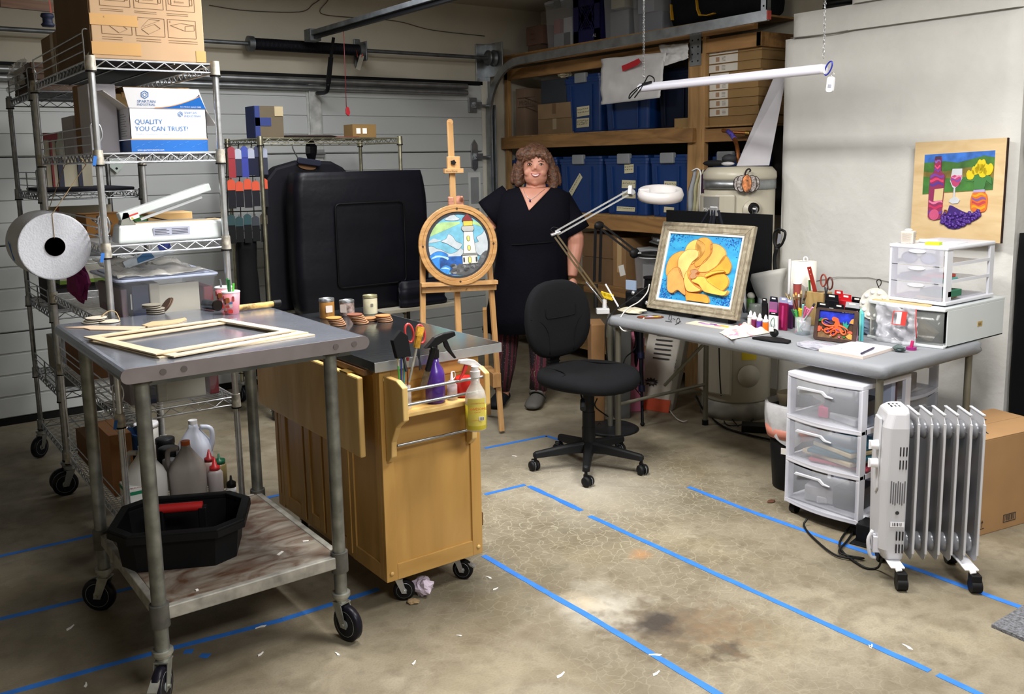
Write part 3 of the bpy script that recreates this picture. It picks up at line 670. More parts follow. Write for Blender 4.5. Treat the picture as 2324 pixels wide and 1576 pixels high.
mb.loft([peri(-.02,TZ+.001,.000,0),peri(-.004,TZ,.001,1),peri(.006,TZ-.008,.003,2),peri(.009,TZ-.025,.005,3),peri(.007,TZ-.042,.006,4),peri(-.002,TZ-.055,.006,5),peri(-.03,TZ-.056,.002,6)])
# open underside
del mb.f[-1];del mb.mi[-1];del mb.sm[-1];del mb.ps[-1]
solo(mb,'tablecloth','grey fitted cloth wrapped over the long folding table','tablecloth')
# =============== wooden wall shelving ===============
FIR=wood('#7c5a35','#a67c4a',(14,2.0,14),.6,1.4);FIRV=wood('#88673c','#b28a58',(14,14,1.6),.6,1.4)
t=thing('wooden_shelving','built-in lumber shelving along the right wall holding totes and boxes','shelving',(4.9,5.1,0))
SX=4.68
for y0_,y1_,z0_,z1_,x_ in((3.745,6.43,2.262,2.35,SX),(3.80,6.43,2.37,2.455,SX),(4.262,6.43,1.69,1.785,SX-.038),(3.80,4.22,1.69,1.775,SX),(4.3,6.43,1.062,1.165,SX)):
 MB(FIR).b2((x_,y0_,z0_),(x_+.038,y1_,z1_)).build('beam',t,bevel=.003)
MB(FIR).b2((SX,3.745,2.262),(XW-.005,3.783,2.35)).build('end_beam',t,bevel=.003)
for y in(6.38,4.215,3.82):
 if y>4:MB(FIRV).b2((SX,y,0),(SX+.038,y+(.045 if y>6 else .125),2.36)).build('post',t,bevel=.003)
MB(FIRV).b2((SX-.002,4.19,0),(SX+.04,4.214,2.37)).build('post',t,bevel=.003)
for z in(2.455,1.785,1.165,.62,.1):MB(wood('#8d6a3e','#a58453',(3,12,3),.7,2)).b2((SX+.002,3.8 if z>1.2 else 4.3,z),(XW-.003,6.43,z+.012)).build('shelf_board',t)
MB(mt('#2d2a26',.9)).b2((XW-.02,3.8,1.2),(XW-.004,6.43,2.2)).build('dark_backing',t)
mb=MB(GALV).b2((SX-.006,4.225,2.19),(SX-.001,4.325,2.44))
mb.m(BLACKR)
for k in range(5):
 for j in(0,1):mb.cyl((SX-.0075,4.25+j*.05,2.22+k*.045),(SX-.006,4.25+j*.05,2.22+k*.045),.006,n=8)
mb.build('connector_plate',t)
# =============== water heater ===============
HW=mt('#b3ad9c',.35,0,.03,4);hx,hy,hr=4.445,3.695,.21
t=thing('water_heater','cream cylindrical water heater standing between shelving and white column','water heater',(hx,hy,0))
MB(HW).lathe([(hr-.005,.11),(hr,.12),(hr,1.44)],(hx,hy,0),40).build('tank',t)
MB(HW).lathe([(hr+.004,1.455),(hr+.008,1.47),(hr+.006,1.5),(hr-.02,1.53),(.001,1.535)],(hx,hy,0),40).build('lid',t)
MB(GALV).lathe([(hr+.003,1.40),(hr+.005,1.40),(hr+.005,1.455),(hr+.001,1.455)],(hx,hy,0),40).build('strap',t)
MB(mt('#8f8d84',.8,0,.2,10)).lathe([(hr+.005,0),(hr+.005,.05),(hr+.002,.09),(hr-.01,.11)],(hx,hy,0),36).build('pedestal',t)
fd=Vector((-.80,-.60,0));sd=Vector((.60,-.80,0));hc=Vector((hx,hy,0))
def hp(ang,z,r=hr):
 d=fd*math.cos(ang)+sd*math.sin(ang);return hc+d*r+Vector((0,0,z)),d
def hpanel(a0,a1,z0,z1,r0,r1,mat,nm,bev=.01,n=10):
 mb=MB(mat);R_=[]
 for i in range(n+1):
  a=a0+(a1-a0)*i/n;p0,d=hp(a,0,r0);p1,_=hp(a,0,r1);R_.append([(p0.x,p0.y,z0),(p1.x,p1.y,z0),(p1.x,p1.y,z1),(p0.x,p0.y,z1)])
 mb.loft(R_,smooth=False);return mb.build(nm,t,bevel=bev)
hpanel(-1.35,-.05,.16,1.375,hr-.002,hr+.028,HW,'front_cover',.012)
hpanel(-1.0,-.45,1.25,1.36,hr+.028,hr+.030,mt('#7d7c78',.5),'badge',.0)
p,d=hp(-.73,1.276,hr+.0305);text_mb('MAYTAG',.026,pm(p,Vector((-d.y,d.x,0)),(0,0,1)),PAPER,align='CENTER').build('lettering',t)
hpanel(-1.0,-.62,1.12,1.2,hr+.028,hr+.0295,PAPER,'warning_label',0);hpanel(-1.0,-.62,1.185,1.2,hr+.0295,hr+.030,mt('#a3262a'),'label_band',0)
hpanel(-.55,-.42,1.12,1.2,hr+.028,hr+.0295,PAPER,'warning_label',0)
hpanel(.10,.62,1.12,1.19,hr,hr+.0015,PAPER,'spec_label',0);hpanel(.2,.65,.38,.45,hr,hr+.0015,mt('#c9b21e'),'yellow_label',0)
for z,r_ in((1.28,.045),(.28,.055)):
 p,d=hp(.42,z,hr);MB(HW).lathe([(r_+.015,0),(r_+.013,.006),(r_,.008),(r_*.95,.02),(.001,.022)],n=24,M=Matrix.Translation(p)@d.to_track_quat('Z','Y').to_matrix().to_4x4()).build('access_cap',t)
p,d=hp(.42,1.29,hr+.01);MB(BLACKR).lathe([(.035,0),(.035,.012),(.02,.014),(.001,.014)],n=20,M=Matrix.Translation(p)@d.to_track_quat('Z','Y').to_matrix().to_4x4()).build('valve_gasket',t)
p,d=hp(.42,1.285,hr+.035);q=p+Vector((0,0,-.06));mb=MB(CHROMED).ball(p,.02,12).cyl(p,q,.016,.013,n=12);mb.m(mt('#8c2020')).cyl(q,q-Vector((0,0,.012)),.0145,n=12);mb.m(mt('#d6d0ae',.5)).cyl(q-Vector((0,0,.012)),q-Vector((0,0,.70)),.0105,n=12);mb.build('relief_valve',t)
# copper flex pipe
P=[gx(1640,296,4.62),gx(1655,300,4.6),gx(1668,318,4.55),gx(1674,340,4.5),gx(1676,370,4.47)];P=arc(P,10)
mb=MB(mt('#a5683a',.35,.8,.1,20));mb.tube(P,[.011+.003*(i%2)for i in range(len(P))],10)
mb.m(mt('#4a3f9c',.6,0,.5,60)).tube([P[8],P[12],P[16],P[19]],.0155,10)
mb.m(mt('#a5683a',.35,.8,.1,20));q=[gx(1655,300,4.6),gx(1692,302,4.62)];mb.tube(arc([q[0],(q[0]+q[1])/2,q[1]],10),.011,10);mb.m(BRASS).cyl(q[1],gx(1702,303,4.63),.016,n=8)
solo(mb,'copper_pipe','ribbed copper water connector with purple sleeve above the water heater','pipe')
# =============== helpers for boxes, totes ===============
def rot_box(lo,hi):return[(a+b)/2 for a,b in zip(lo,hi)],[b-a for a,b in zip(lo,hi)]
def carton(lo,hi,label,mat=CARD,group=None,tape=None,front='X',name='cardboard_box',cat='box',rz=0,label_col=None):
 c,d=rot_box(lo,hi);t=thing(name,label,cat,(c[0],c[1],lo[2]),rz,group);W_,D_,H_=d
 MB(mat).b2((-W_/2,-D_/2,0),(W_/2,D_/2,H_-.004)).build('body',t,world=False,bevel=.002)
 mb=MB(mat)
 if W_>D_:mb.b2((-W_/2,-D_/2,H_-.004),(W_/2,-.0008,H_));mb.b2((-W_/2,.0008,H_-.004),(W_/2,D_/2,H_))
 else:mb.b2((-W_/2,-D_/2,H_-.004),(-.0008,D_/2,H_));mb.b2((.0008,-D_/2,H_-.004),(W_/2,D_/2,H_))
 mb.split('flap',t,world=False)
 if tape:
  k=.024;tm=mt(tape,.4,0,.04,alpha=1)
  mb=MB(tm)
  if front=='X':mb.b2((-W_/2-.0008,-k,H_*.3),(-W_/2+.001,k,H_+.0006)).b2((-W_/2-.0006,-k,H_),(W_/2,k,H_+.0008))
  else:mb.b2((-k,-D_/2-.0008,H_*.3),(k,-D_/2+.001,H_+.0006)).b2((-k,-D_/2-.0006,H_),(k,D_/2,H_+.0008))
  mb.build('packing_tape',t,world=False)
 return t
def on(t,mb,nm,**k):return mb.build(nm,t,**k)
def face(t,side='-X'):
 """matrix on a carton's front face: x right as seen, y up, origin at bottom left"""
 pass
def scribble(mb,M,w_,h_,rows,mat=INK,seed=0,th=.0012):
 rnd=random.Random(seed);mb.m(mat)
 for r_ in range(rows):
  x=-w_*.42;y=h_*(.3-.6*(r_+.3)/max(1,rows))
  while x<w_*.38:
   l=rnd.uniform(.008,.022);mb.tube([M@Vector((x+l*q/5,y+rnd.uniform(-1,1)*h_*.1/rows**.3,.0006))for q in range(6)],th,4);x+=l+.006
 return mb
def tote(lo,hi,label,group,side='-X',mat=BLUET,lid=BLUET,labels=(),latch=True):
 c,d=rot_box(lo,hi);t=thing('storage_tote',label,'tote',(c[0],c[1],lo[2]),0,group);W_,D_,H_=d
 mb=MB(mat);R_=[]
 for z,k in((0,.86),(.01,.88),(H_*.8,.955),(H_*.86,.96),(H_*.86,.985),(H_*.9,.985)):R_.append([(x*W_*k,y*D_*k,z)for x,y in rrect(1,1,.07,3)])
 mb.loft(R_,smooth=False);mb.build('body',t,world=False)
 mb=MB(mat)
 for q in(-.3,.3):
  if side=='-X':mb.bar((-W_*.442,q*D_*.85,.015),(-W_*.482,q*D_*.95,H_*.82),.03,.012)
  else:mb.bar((q*W_*.85,-D_*.442,.015),(q*W_*.95,-D_*.482,H_*.82),.03,.012)
 mb.split('rib',t,world=False,bevel=.003)
 MB(lid).prism([(x,y)for x,y in rrect(W_*1.0,D_*1.0,.03)],H_*.055,z0=H_*.9).prism([(x,y)for x,y in rrect(W_*.9,D_*.9,.03)],H_*.045,z0=H_*.955).build('lid',t,world=False,bevel=.003)
 if latch:
  mb=MB(mt('#8b8f92',.5))
  mb.box((-W_*.50,0,H_*.945)if side=='-X' else(0,-D_*.5,H_*.945),(.035,.13,.075)if side=='-X' else(.13,.035,.075));mb.build('latch',t,world=False,bevel=.008)
 for k,(u,v,w_,h_,ang,rows)in enumerate(labels):
  x=-W_*(.442+.04*(v/.82))-.002
  M=Matrix.Translation((x,-u*D_*.8,v*H_))@Matrix(((0,0,-1,0),(-1,0,0,0),(0,1,0,0),(0,0,0,1)))@Matrix.Rotation(ang,4,'Z')
  mb=MB(MASK).prism([(-w_/2,-h_/2),(w_/2-.004,-h_/2),(w_/2,h_/2-.003),(-w_/2+.004,h_/2)],.0016,M@Matrix.Translation((0,0,-.0006)))
  scribble(mb,M@Matrix.Translation((0,0,.001)),w_,h_,rows,seed=k+int(H_*999));mb.build('tape_label',t,world=False)
 return t
# =============== shelving contents ===============
S1,S2,S3=2.468,1.798,1.178;XF=4.72
G='blue totes on the wooden shelving'
mt_=[('blue tote half hidden behind the woman\'s head on the middle shelf',1157,1262,[(-.35,.45,.1,.07,0,2),(-.36,.12,.06,.05,.5,0)]),
 ('blue tote with a slanted blank tape strip, right of the woman',1266,1364,[(-.12,.5,.2,.05,.85,1)]),
 ('blue tote with four masking tape labels, behind the magnifier arm',1368,1468,[(.12,.78,.1,.065,.06,2),(.1,.52,.15,.06,0,1),(.14,.34,.18,.05,0,1),(.0,.1,.2,.035,0,1)]),
 ('blue tote with one lettered label above the white magnifier head',1472,1560,[(.05,.5,.12,.07,0,2),(.0,.12,.1,.04,0,0)])]
for lb,a,b,ls in mt_:
 p,q=bX(XF,a,352,b,492,.33,S3);tote((p[0],p[1],S3),(q[0],q[1],1.615),lb,G,labels=ls)
p,q=bX(XF,1594,348,1680,492,.33,S3);tote((p[0],p[1],S3),(q[0],4.17,1.615),'blue tote behind the top of the water heater',G)
p,q=bX(XF,1278,150,1362,298,.33,S2);tote((p[0],p[1],S2),(q[0],q[1],2.235),'blue tote with two lettered labels beside stacked cartons on upper shelf',G,labels=[(.02,.37,.15,.075,.06,2),(.0,.17,.15,.07,.03,3)])
p,q=bX(XF,1366,150,1472,298,.33,S2);tote((p[0],p[1],S2),(q[0],q[1],2.235),'blue tote hanging behind the white plastic bag on upper shelf',G)
p,q=bX(XF+.02,1490,150,1562,285,.3,S2);tote((p[0],4.36,S2),(q[0],q[1],2.2),'dark navy tote beside the lumber post on upper shelf',G,mat=mt('#0b1226',.6),lid=mt('#0b1226',.6),latch=False)
# upper shelf cartons
p,q=bX(XF+.03,1148,165,1192,303,.3,S2);q=(q[0],6.36,2.19);t=carton((p[0],p[1],S2),q,'tall moving carton marked MEDIUM at left end of upper shelf',mt('#7d6754',.85))
M=pm((p[0]-.001,6.33,2.05),(0,-1,0),(0,0,1));mb=text_mb('MEDIUM',.055,M@Matrix.Translation((.02,.0,0)),mt('#4a3f3a'));mb.m(mt('#4a3f3a'))
for a_,b_ in(((0,-.02),(.24,-.012)),((0,.055),(.24,.063))):mb.prism([a_,(b_[0],a_[1]),b_,(a_[0],b_[1])],.001,M)
mb.build('lettering',t)
p,q=bX(XF,1187,222,1285,262,.3);pa,qa=bX(XF,1185,263,1287,303,.3)
h=(2.03-S2)/2;ym=max(q[1],qa[1])-.01
carton((XF,5.59,S2),(XF+.3,6.02,S2+.12),'long tan carton at bottom of the pair beside the blue tote',mt('#80684b',.85),'long cartons on the upper shelf','#a08f72')
carton((XF,5.60,S2+.122),(XF+.3,6.02,S2+.242),'long tan carton on top of the pair beside the blue tote',mt('#876e50',.85),'long cartons on the upper shelf','#6d5138')
carton((XF+.02,5.68,S2+.244),(XF+.28,6.0,S2+.43),'dark grey box on the two long cartons',mt('#30343c',.6),name='storage_box')
# pale crumpled cloth hanging over box edge
c=gx(1262,148,4.66);crumple('rag','cream rag draped at top of the dark box on upper shelf',(c.x+.08,c.y,S2+.432),.05,mt('#b9ac92',.9),11,16,'cloth',(.8,1.6,.7))
# shoebox-like stack right of the post
n=9;z=S2;hh=.056
G2='flat brown mailer cartons with printed end labels'
ordn=['bottom','second','third','fourth','fifth','sixth','seventh','eighth','top']
for k in range(n):
 y1_=4.19;y0_=3.79-(.0 if k<5 else .02)+random.uniform(-.006,.006);xs=XF+(.0 if k<6 else-.01)+random.uniform(-.004,.004)
 t=carton((xs,y0_,z),(XW-.06,y1_,z+hh-.002),'flat brown carton, %s of the tall stack right of the lumber post'%ordn[k],mt('#8a6c42',.85),G2)
 if k:
  wd=.16 if k<6 else .24
  mb=MB(mt('#c9c4ba',.7)).b2((xs-.001,y1_-wd,z+.003),(xs+.0005,y1_-.003,z+hh-.006));mb.m(mt('#9a7a5e')).b2((xs-.0016,y1_-.09,z+.012),(xs,y1_-.06,z+hh-.014))
  mb.m(INK)
  for j in range(4):mb.b2((xs-.0016,y1_-.14,z+.014+j*.008),(xs,y1_-.11,z+.016+j*.008))
  mb.build('end_label',t)
 z+=hh
carton((XF-.0,4.36,S2),(XF+.14,4.50,S2+.06),'small tan carton beside the lumber post on upper shelf',mt('#9a7d50',.85))
# white plastic bag hanging
def sheet(name,label,P,mat,cat,nu=24,nv=18,amp=.012,seed=0,solid=.002,parts=None,**k):
 """quad patch P = 4 corner points (tl,tr,br,bl) with wrinkles"""
 P=[Vector(p)for p in P];nrm=(P[1]-P[0]).cross(P[3]-P[0]).normalized()
 def fn(u,v):
  p=(P[0]*(1-u)+P[1]*u)*(1-v)+(P[3]*(1-u)+P[2]*u)*v
  return p+nrm*amp*(noise.noise(Vector((u*4+seed,v*4,seed)))*2+noise.noise(Vector((u*11,v*11,seed))))
 mb=MB(mat).grid(fn,nu,nv)
 if parts:return mb.build(name,parts,solid=solid)
 return solo(mb,name,label,cat,solid=solid,**k)
BAG=mt('#c9c8c8',.5,0,.04,6,.1,30,sub=0)
t=thing('plastic_bag','white plastic bag with red print hanging over the blue totes','bag',gx(1460,235,4.6))
sheet('body','',[gx(1364,134,4.62),gx(1512,118,4.62),gx(1497,222,4.6),gx(1364,238,4.6)],BAG,'',amp=.008,seed=2,parts=t)
sheet('top_fold','',[gx(1495,103,4.66),gx(1562,98,4.66),gx(1562,132,4.64),gx(1508,150,4.6)],BAG,'',amp=.007,seed=5,parts=t)
MB(mt('#b5202a',.5)).prism([(-.02,-.03),(.13,.0),(.16,.02),(.14,.045),(.03,.02),(-.03,.01)],.003,pm(gx(1418,152,4.585),(0,-1,0),(.0,0,1))).build('red_print',t)
# top of shelving
carton((XF,5.98,S1),(XF+.2,6.14,S1+.05),'flat brown carton under the small carton on top of shelving',mt('#5f4a3e',.85))
t=carton((XF,5.95,S1+.052),(XF+.2,6.16,S1+.2),'small brown carton with two printed lines on top of shelving',mt('#6d5044',.85))
M=pm((XF-.001,6.10,S1+.13),(0,-1,0),(0,0,1));mb=text_mb('PARTS',.022,M,mt('#4a3430'));text_mb('FRAGILE',.018,M@Matrix.Translation((0,-.04,0)),mt('#4a3430'),mb);mb.build('lettering',t)
def clear_bin(lo,hi,label,contents,group=None,lidm=None,latch=GREYP,name='clear_bin',hmul=1):
 c,d=rot_box(lo,hi);t=thing(name,label,'bin',(c[0],c[1],lo[2]),0,group);W_,D_,H_=d
 mb=MB(CLEAR);R_=[]
 for z,k in((.0,.86),(.01,.885),(H_*.9,.965),(H_*.92,1.0),(H_*.95,1.0)):R_.append([(x*W_*k,y*D_*k,z)for x,y in rrect(1,1,.06,3)])
 mb.loft(R_,cap=False);n_=len(R_[0]);mb.add(R_[0],[tuple(range(n_-1,-1,-1))]);mb.build('body',t,world=False,solid=.002)
 MB(lidm or mt('#cfd6e6',.3,alpha=.75)).prism(rrect(W_*1.02,D_*1.02,.03),H_*.05,z0=H_*.95).prism(rrect(W_*.9,D_*.9,.03),H_*.03,z0=H_).build('lid',t,world=False,bevel=.002)
 if latch:MB(latch).box((-W_*.51,0,H_*.9),(.016,.07,H_*.16)).build('latch',t,world=False,bevel=.004)
 mb=MB()
 for(x,y,z,a,b,c_,col)in contents:mb.m(mt(col,.7)).box((x*W_,y*D_,.006+(z+c_/2)*H_),(a*W_,b*D_,c_*H_))
 if contents:mb.split('contents',t,world=False,bevel=.004)
 return t
clear_bin((XF,5.58,S1),(XF+.3,5.93,2.83),'clear lidded bin left of the blue crate on top of shelving',[(0,0,0,.7,.6,.3,'#8d8f96'),(-.2,.2,.3,.3,.2,.3,'#a3524a'),(-.2,-.2,0,.3,.3,.6,'#b9b9bd')])
clear_bin((XF,4.96,S1),(XF+.3,5.24,2.84),'clear lidless-looking bin with cream roll right of the blue crate',[(0,0,0,.7,.7,.5,'#6f7377'),(-.2,0,.55,.4,.5,.35,'#a8a28a')],latch=None)
clear_bin((XF,4.62,S1),(XF+.3,4.94,2.84),'clear bin with wrapped plastics beside the black duffel bag',[(0,0,0,.7,.7,.35,'#5f6675'),(-.1,.1,.36,.6,.5,.3,'#8b8f9b')],latch=None)
# blue milk crate
t=thing('milk_crate','dark blue plastic crate with diamond cutouts on top of shelving','crate',(XF+.16,5.42,S1));CR=mt('#14164f',.5)
y0_,y1_=5.26,5.56;zc=2.84
mb=MB(CR).b2((XF,y0_,S1),(XF+.3,y1_,S1+.012)).b2((XF+.29,y0_,S1),(XF+.3,y1_,zc)).b2((XF,y0_,S1),(XF+.3,y0_+.01,zc)).b2((XF,y1_-.01,S1),(XF+.3,y1_,zc));mb.build('body',t)
MB(CR).b2((XF-.004,y0_,S1),(XF+.004,y1_,S1+.09)).b2((XF-.004,y0_,2.74),(XF+.004,y1_,zc)).b2((XF-.004,y0_,S1),(XF+.004,y0_+.06,zc)).b2((XF-.004,y1_-.06,S1),(XF+.004,y1_,zc)).build('front_frame',t)
mb=MB(CR)
for k in range(9):
 for s_ in(-1,1):
  yy=y0_+.06+.18*k/8;mb.bar((XF,max(y0_+.05,min(y1_-.05,yy-s_*.07)),S1+.08),(XF,max(y0_+.05,min(y1_-.05,yy+s_*.07)),2.75),.006,.012)
mb.build('lattice',t)['kind']='stuff'
text_mb('AL',.035,pm((XF-.005,y0_+.075,S1+.03),(0,-1,0),(0,0,1)),mt('#b9bccb')).build('lettering',t)
MB(mt('#5f6570',.7)).b2((XF+.06,y0_+.05,S1+.02),(XF+.25,y1_-.05,2.7)).build('contents',t)
# black duffel with yellow handles
t=thing('duffel_bag','black tool bag with yellow straps on top of shelving','bag',(XF+.15,4.2,S1))
mb=MB(mt('#0f1118',.85,0,.1,10,.3,40));R_=[]
for y,k in((3.80,.5),(3.84,.9),(4.0,1),(4.3,1.02),(4.5,.98),(4.58,.85),(4.61,.4)):R_.append([(XF+.17+.15*k*x,y,S1+.17*k*(1+z)+.01*noise.noise(Vector((x*3,y*9,z*3))))for x,z in rrect(2,2,.6,4)])
mb.loft(R_);mb.build('body',t)
YS=mt('#c28f1a',.6)
for pts in([(1523,10),(1524,25),(1526,46)],[(1581,0),(1583,20),(1589,36)],[(1588,34),(1606,35),(1622,30)]):
 P=[gx(a,b,XF-.015)for a,b in pts];mb=MB(YS);[mb.bar(P[k],P[k+1],.022+.006*k,.006)for k in range(2)];mb.build('strap',t,bevel=.002)
# lower shelf items (behind the chair and arm)
S4=.632
t=carton((XF,4.98,S4),(XF+.25,5.12,1.0),'tall tan carton with white shipping label on lower shelf',mt('#8b6a45',.85),tape='#b99b70')
MB(PAPER).prism([(-.03,-.04),(.03,-.04),(.03,.04),(-.03,.04)],.001,pm((XF-.001,5.02,.76),(0,-1,.3),(0,.3,1))).build('shipping_label',t)
carton((XF+.02,5.14,S4),(XF+.25,5.5,.83),'brown open carton behind the woman\'s elbow on lower shelf',mt('#70553a',.85))
carton((XF+.04,5.12,.832),(XF+.28,5.52,1.02),'brown carton with curved arrow print, upper left of lower shelf',mt('#75583b',.85))
clear_bin((XF,4.45,S4+.0),(XF+.3,4.92,.93),'clear bin with white lid and purple handle on lower shelf',[(-.1,.1,0,.5,.5,.6,'#9fa1a3'),(-.1,-.2,0,.6,.35,.3,'#a59268')],lidm=mt('#a9abad',.5),latch=mt('#4c1c66'))
t=thing('food_container','round clear tub with teal lid inside lower shelf','container',(XF-.03,4.62,.632));MB(CLEAR).cyl((XF+.0-.1,4.56,.632),(XF-.1,4.56,.70),.055,.065).build('tub',t);MB(mt('#1c6b84',.5)).cyl((XF-.1,4.56,.70),(XF-.1,4.56,.715),.068).build('lid',t)
crumple('plastic_film','crumpled clear film on top of the purple-handled bin',(XF+.13,4.68,.955),.07,mt('#8f9294',.3,alpha=.6),21,18,'film',(1.5,2.2,.6))
MB_=MB(FIR).b2((XF-.14,4.35,.585),(XF-.03,5.3,.63));solo(MB_,'wooden_ledge','short lumber ledge in front of the lower shelf','plank')
# =============== rack A contents ===============
# top carton with assembly drawings
KT=mt('#ae9070',.8,0,.04,6)
t=thing('product_carton','large tan carton printed with six assembly drawings on top shelf','box',(1.03,3.97,1.995))
MB(KT).b2((.815,3.665,1.995),(1.225,4.27,2.56)).build('body',t,bevel=.003)
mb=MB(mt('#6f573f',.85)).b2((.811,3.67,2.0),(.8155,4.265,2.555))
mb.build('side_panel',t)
MB(mt('#b98f56',.35,0,.03)).b2((.812,3.6635,2.01),(.985,3.666,2.055)).b2((1.19,3.6635,1.998),(1.228,3.666,2.04)).b2((.812,3.6635,2.115),(.98,3.666,2.155)).split('packing_tape',t)
DL=mt('#7a5f48',.8);mb=MB(DL)
def fr(x0,z0,x1,z1,r=.0008):
 for a,b in(((x0,z0),(x1,z0)),((x1,z0),(x1,z1)),((x1,z1),(x0,z1)),((x0,z1),(x0,z0))):mb.bar((a[0],3.6642,a[1]),(b[0],3.6642,b[1]),r*1.6,r)
def ln(*pts):
 for a,b in zip(pts,pts[1:]):mb.bar((a[0],3.6642,a[1]),(b[0],3.6642,b[1]),.0012,.0008)
for j,x0 in enumerate((.852,.972,1.09)):
 fr(x0,2.085,x0+.106,2.152);fr(x0,2.185,x0+.106,2.28)
 if j==0:ln((x0+.02,2.12),(x0+.05,2.135),(x0+.09,2.105),(x0+.06,2.09),(x0+.02,2.12));ln((x0+.035,2.13),(x0+.035,2.148),(x0+.05,2.15),(x0+.05,2.135));ln((x0+.06,2.13),(x0+.075,2.147),(x0+.08,2.118))
 if j==1:ln((x0+.02,2.11),(x0+.07,2.13),(x0+.09,2.115),(x0+.045,2.092),(x0+.02,2.11));ln((x0+.02,2.115),(x0+.05,2.147),(x0+.09,2.145),(x0+.03,2.12))
 if j==2:ln((x0+.01,2.13),(x0+.065,2.112),(x0+.1,2.115),(x0+.1,2.135),(x0+.05,2.14),(x0+.01,2.13));ln((x0+.065,2.112),(x0+.066,2.13),(x0+.1,2.135))
 for zz in(2.205,2.245):fr(x0+.018,zz,x0+.088,zz+.03);fr(x0+.008,zz+.004,x0+.018,zz+.026);fr(x0+.088,zz+.004,x0+.098,zz+.026)
 for q in(0,1):ln((x0,2.074-q*.008),(x0+.07+.02*j,2.074-q*.008));ln((x0,2.174-q*.006),(x0+.08,2.174-q*.006))
mb.build('printed_drawings',t)
mb=MB();Mf=lambda x,z:pm((x,3.664,z),(1,0,0),(0,0,1))
for j,(x,z,s_)in enumerate(((.855,2.14,'4'),(.975,2.14,'5'),(1.093,2.14,'6'))):text_mb(s_,.012,Mf(x+.003,z),DL,mb)
for x,z,s_ in((.885,2.215,'Bottom'),(1.005,2.215,'Bottom'),(1.12,2.215,'Bottom'),(1.125,2.253,'Top')):text_mb(s_,.012,Mf(x,z),DL,mb)
mb.build('lettering',t)
t=carton((.82,4.29,1.995),(1.0,4.66,2.17),'brown carton taped with shiny tape behind the top guard rail',mt('#866a4b',.8));MB(mt('#c9b59a',.2,alpha=.7)).b2((.817,4.38,1.996),(.82,4.44,2.172)).build('packing_tape',t)
# rack B top: flattened stack
G3='flattened cartons stacked on the rear rack'
for k in range(5):carton((.82,4.92+.01*k,1.965+k*.028),(1.2,5.5-.01*k,1.965+k*.028+.026),'flat brown carton, %s of five on top of the rear rack'%ordn[k],mt('#5f4b3e',.85),G3)
sheet('plastic_wrap','clear crinkled plastic hanging off the flat cartons at far left',[(.805,5.5,2.13),(.805,5.0,2.13),(.79,5.0,2.0),(.79,5.5,1.99)],mt('#c9c6c2',.2,alpha=.4),'plastic',amp=.012,seed=9)
# L2
z2=1.655
t=thing('glove_carton','open white and blue printed carton lettered QUALITY YOU CAN TRUST','box',(1.05,3.8,z2))
WB=mt('#dfe0e6',.45,0,.02);BB=mt('#1664b8',.4,0,.03);ORR=mt('#d89a62',.5)
bx0_,bx1_,by_,bz_=.925,1.215,3.67,.165
mb=MB(WB);f=.003
mb.b2((bx0_,by_,z2+.048),(bx1_,by_+f,z2+bz_)).b2((bx0_,by_,z2+.048),(bx0_+f,by_+.24,z2+bz_)).b2((bx1_-f,by_,z2),(bx1_,by_+.24,z2+bz_)).b2((bx0_,by_+.237,z2),(bx1_,by_+.24,z2+bz_)).b2((bx0_,by_,z2),(bx1_,by_+.24,z2+f));mb.build('body',t)
mb=MB(BB).b2((bx0_-.0005,by_-.0005,z2),(bx1_,by_+f,z2+.045));mb.m(mt('#14407c',.5)).b2((bx0_-.0006,by_,z2),(bx0_+f,by_+.24,z2+.045));mb.m(ORR).b2((bx0_-.0005,by_-.0006,z2+.045),(bx1_,by_+f,z2+.049));mb.build('blue_band',t)
Mf=lambda x,z:pm((x,by_-.0012,z2+z),(1,0,0),(0,0,1));TB=mt('#2f6cab',.5);TB2=mt('#8aa4c6',.5)
mb=text_mb('QUALITY',.026,Mf(bx0_+.018,.104),TB,sx=.95);text_mb('YOU CAN TRUST!',.026,Mf(bx0_+.018,.078),TB,mb,sx=.95);text_mb('STORAGE | ORGANISATION | LEAKPROOF | FOOD SAFE',.0072,Mf(bx0_+.018,.064),TB2,mb)
text_mb('SPARTAN',.0125,Mf(bx0_+.205,.144),TB,mb,sx=.95);text_mb('INDUSTRIAL',.0125,Mf(bx0_+.205,.132),TB,mb,sx=.95);text_mb('www.spartanindustrial.com',.009,Mf(bx0_+.02,.004),WB,mb);mb.build('lettering',t)
mb=MB(TB);M=Mf(bx0_+.19,.143)
hexo=[(.0105*math.cos(PI/6+k*PI/3),.0105*math.sin(PI/6+k*PI/3))for k in range(6)];mb.ring(hexo,[(a*.8,b*.8)for a,b in hexo],.0006,M);mb.ring(circ(.005,10),circ(.0035,10),.0006,M);mb.build('hexagon_logo',t)
mb=MB(mt('#4f8ad2',.5))
for k in range(12):mb.box((bx0_+.02+k*.0235,by_-.001,z2+.018+(k%3)*.009),(.014,.0008,.0012),(0,-.4,0))
mb.build('band_pattern',t)['kind']='stuff'
for k in range(9):
 pass
mb=MB(mt('#9a9aa2',.6))
for k in range(10):mb.b2((bx0_-.001,by_+.05+(k%2)*.02,z2+.06+k*.009),(bx0_+f,by_+.13,z2+.063+k*.009))
mb.build('side_print',t)['kind']='stuff'
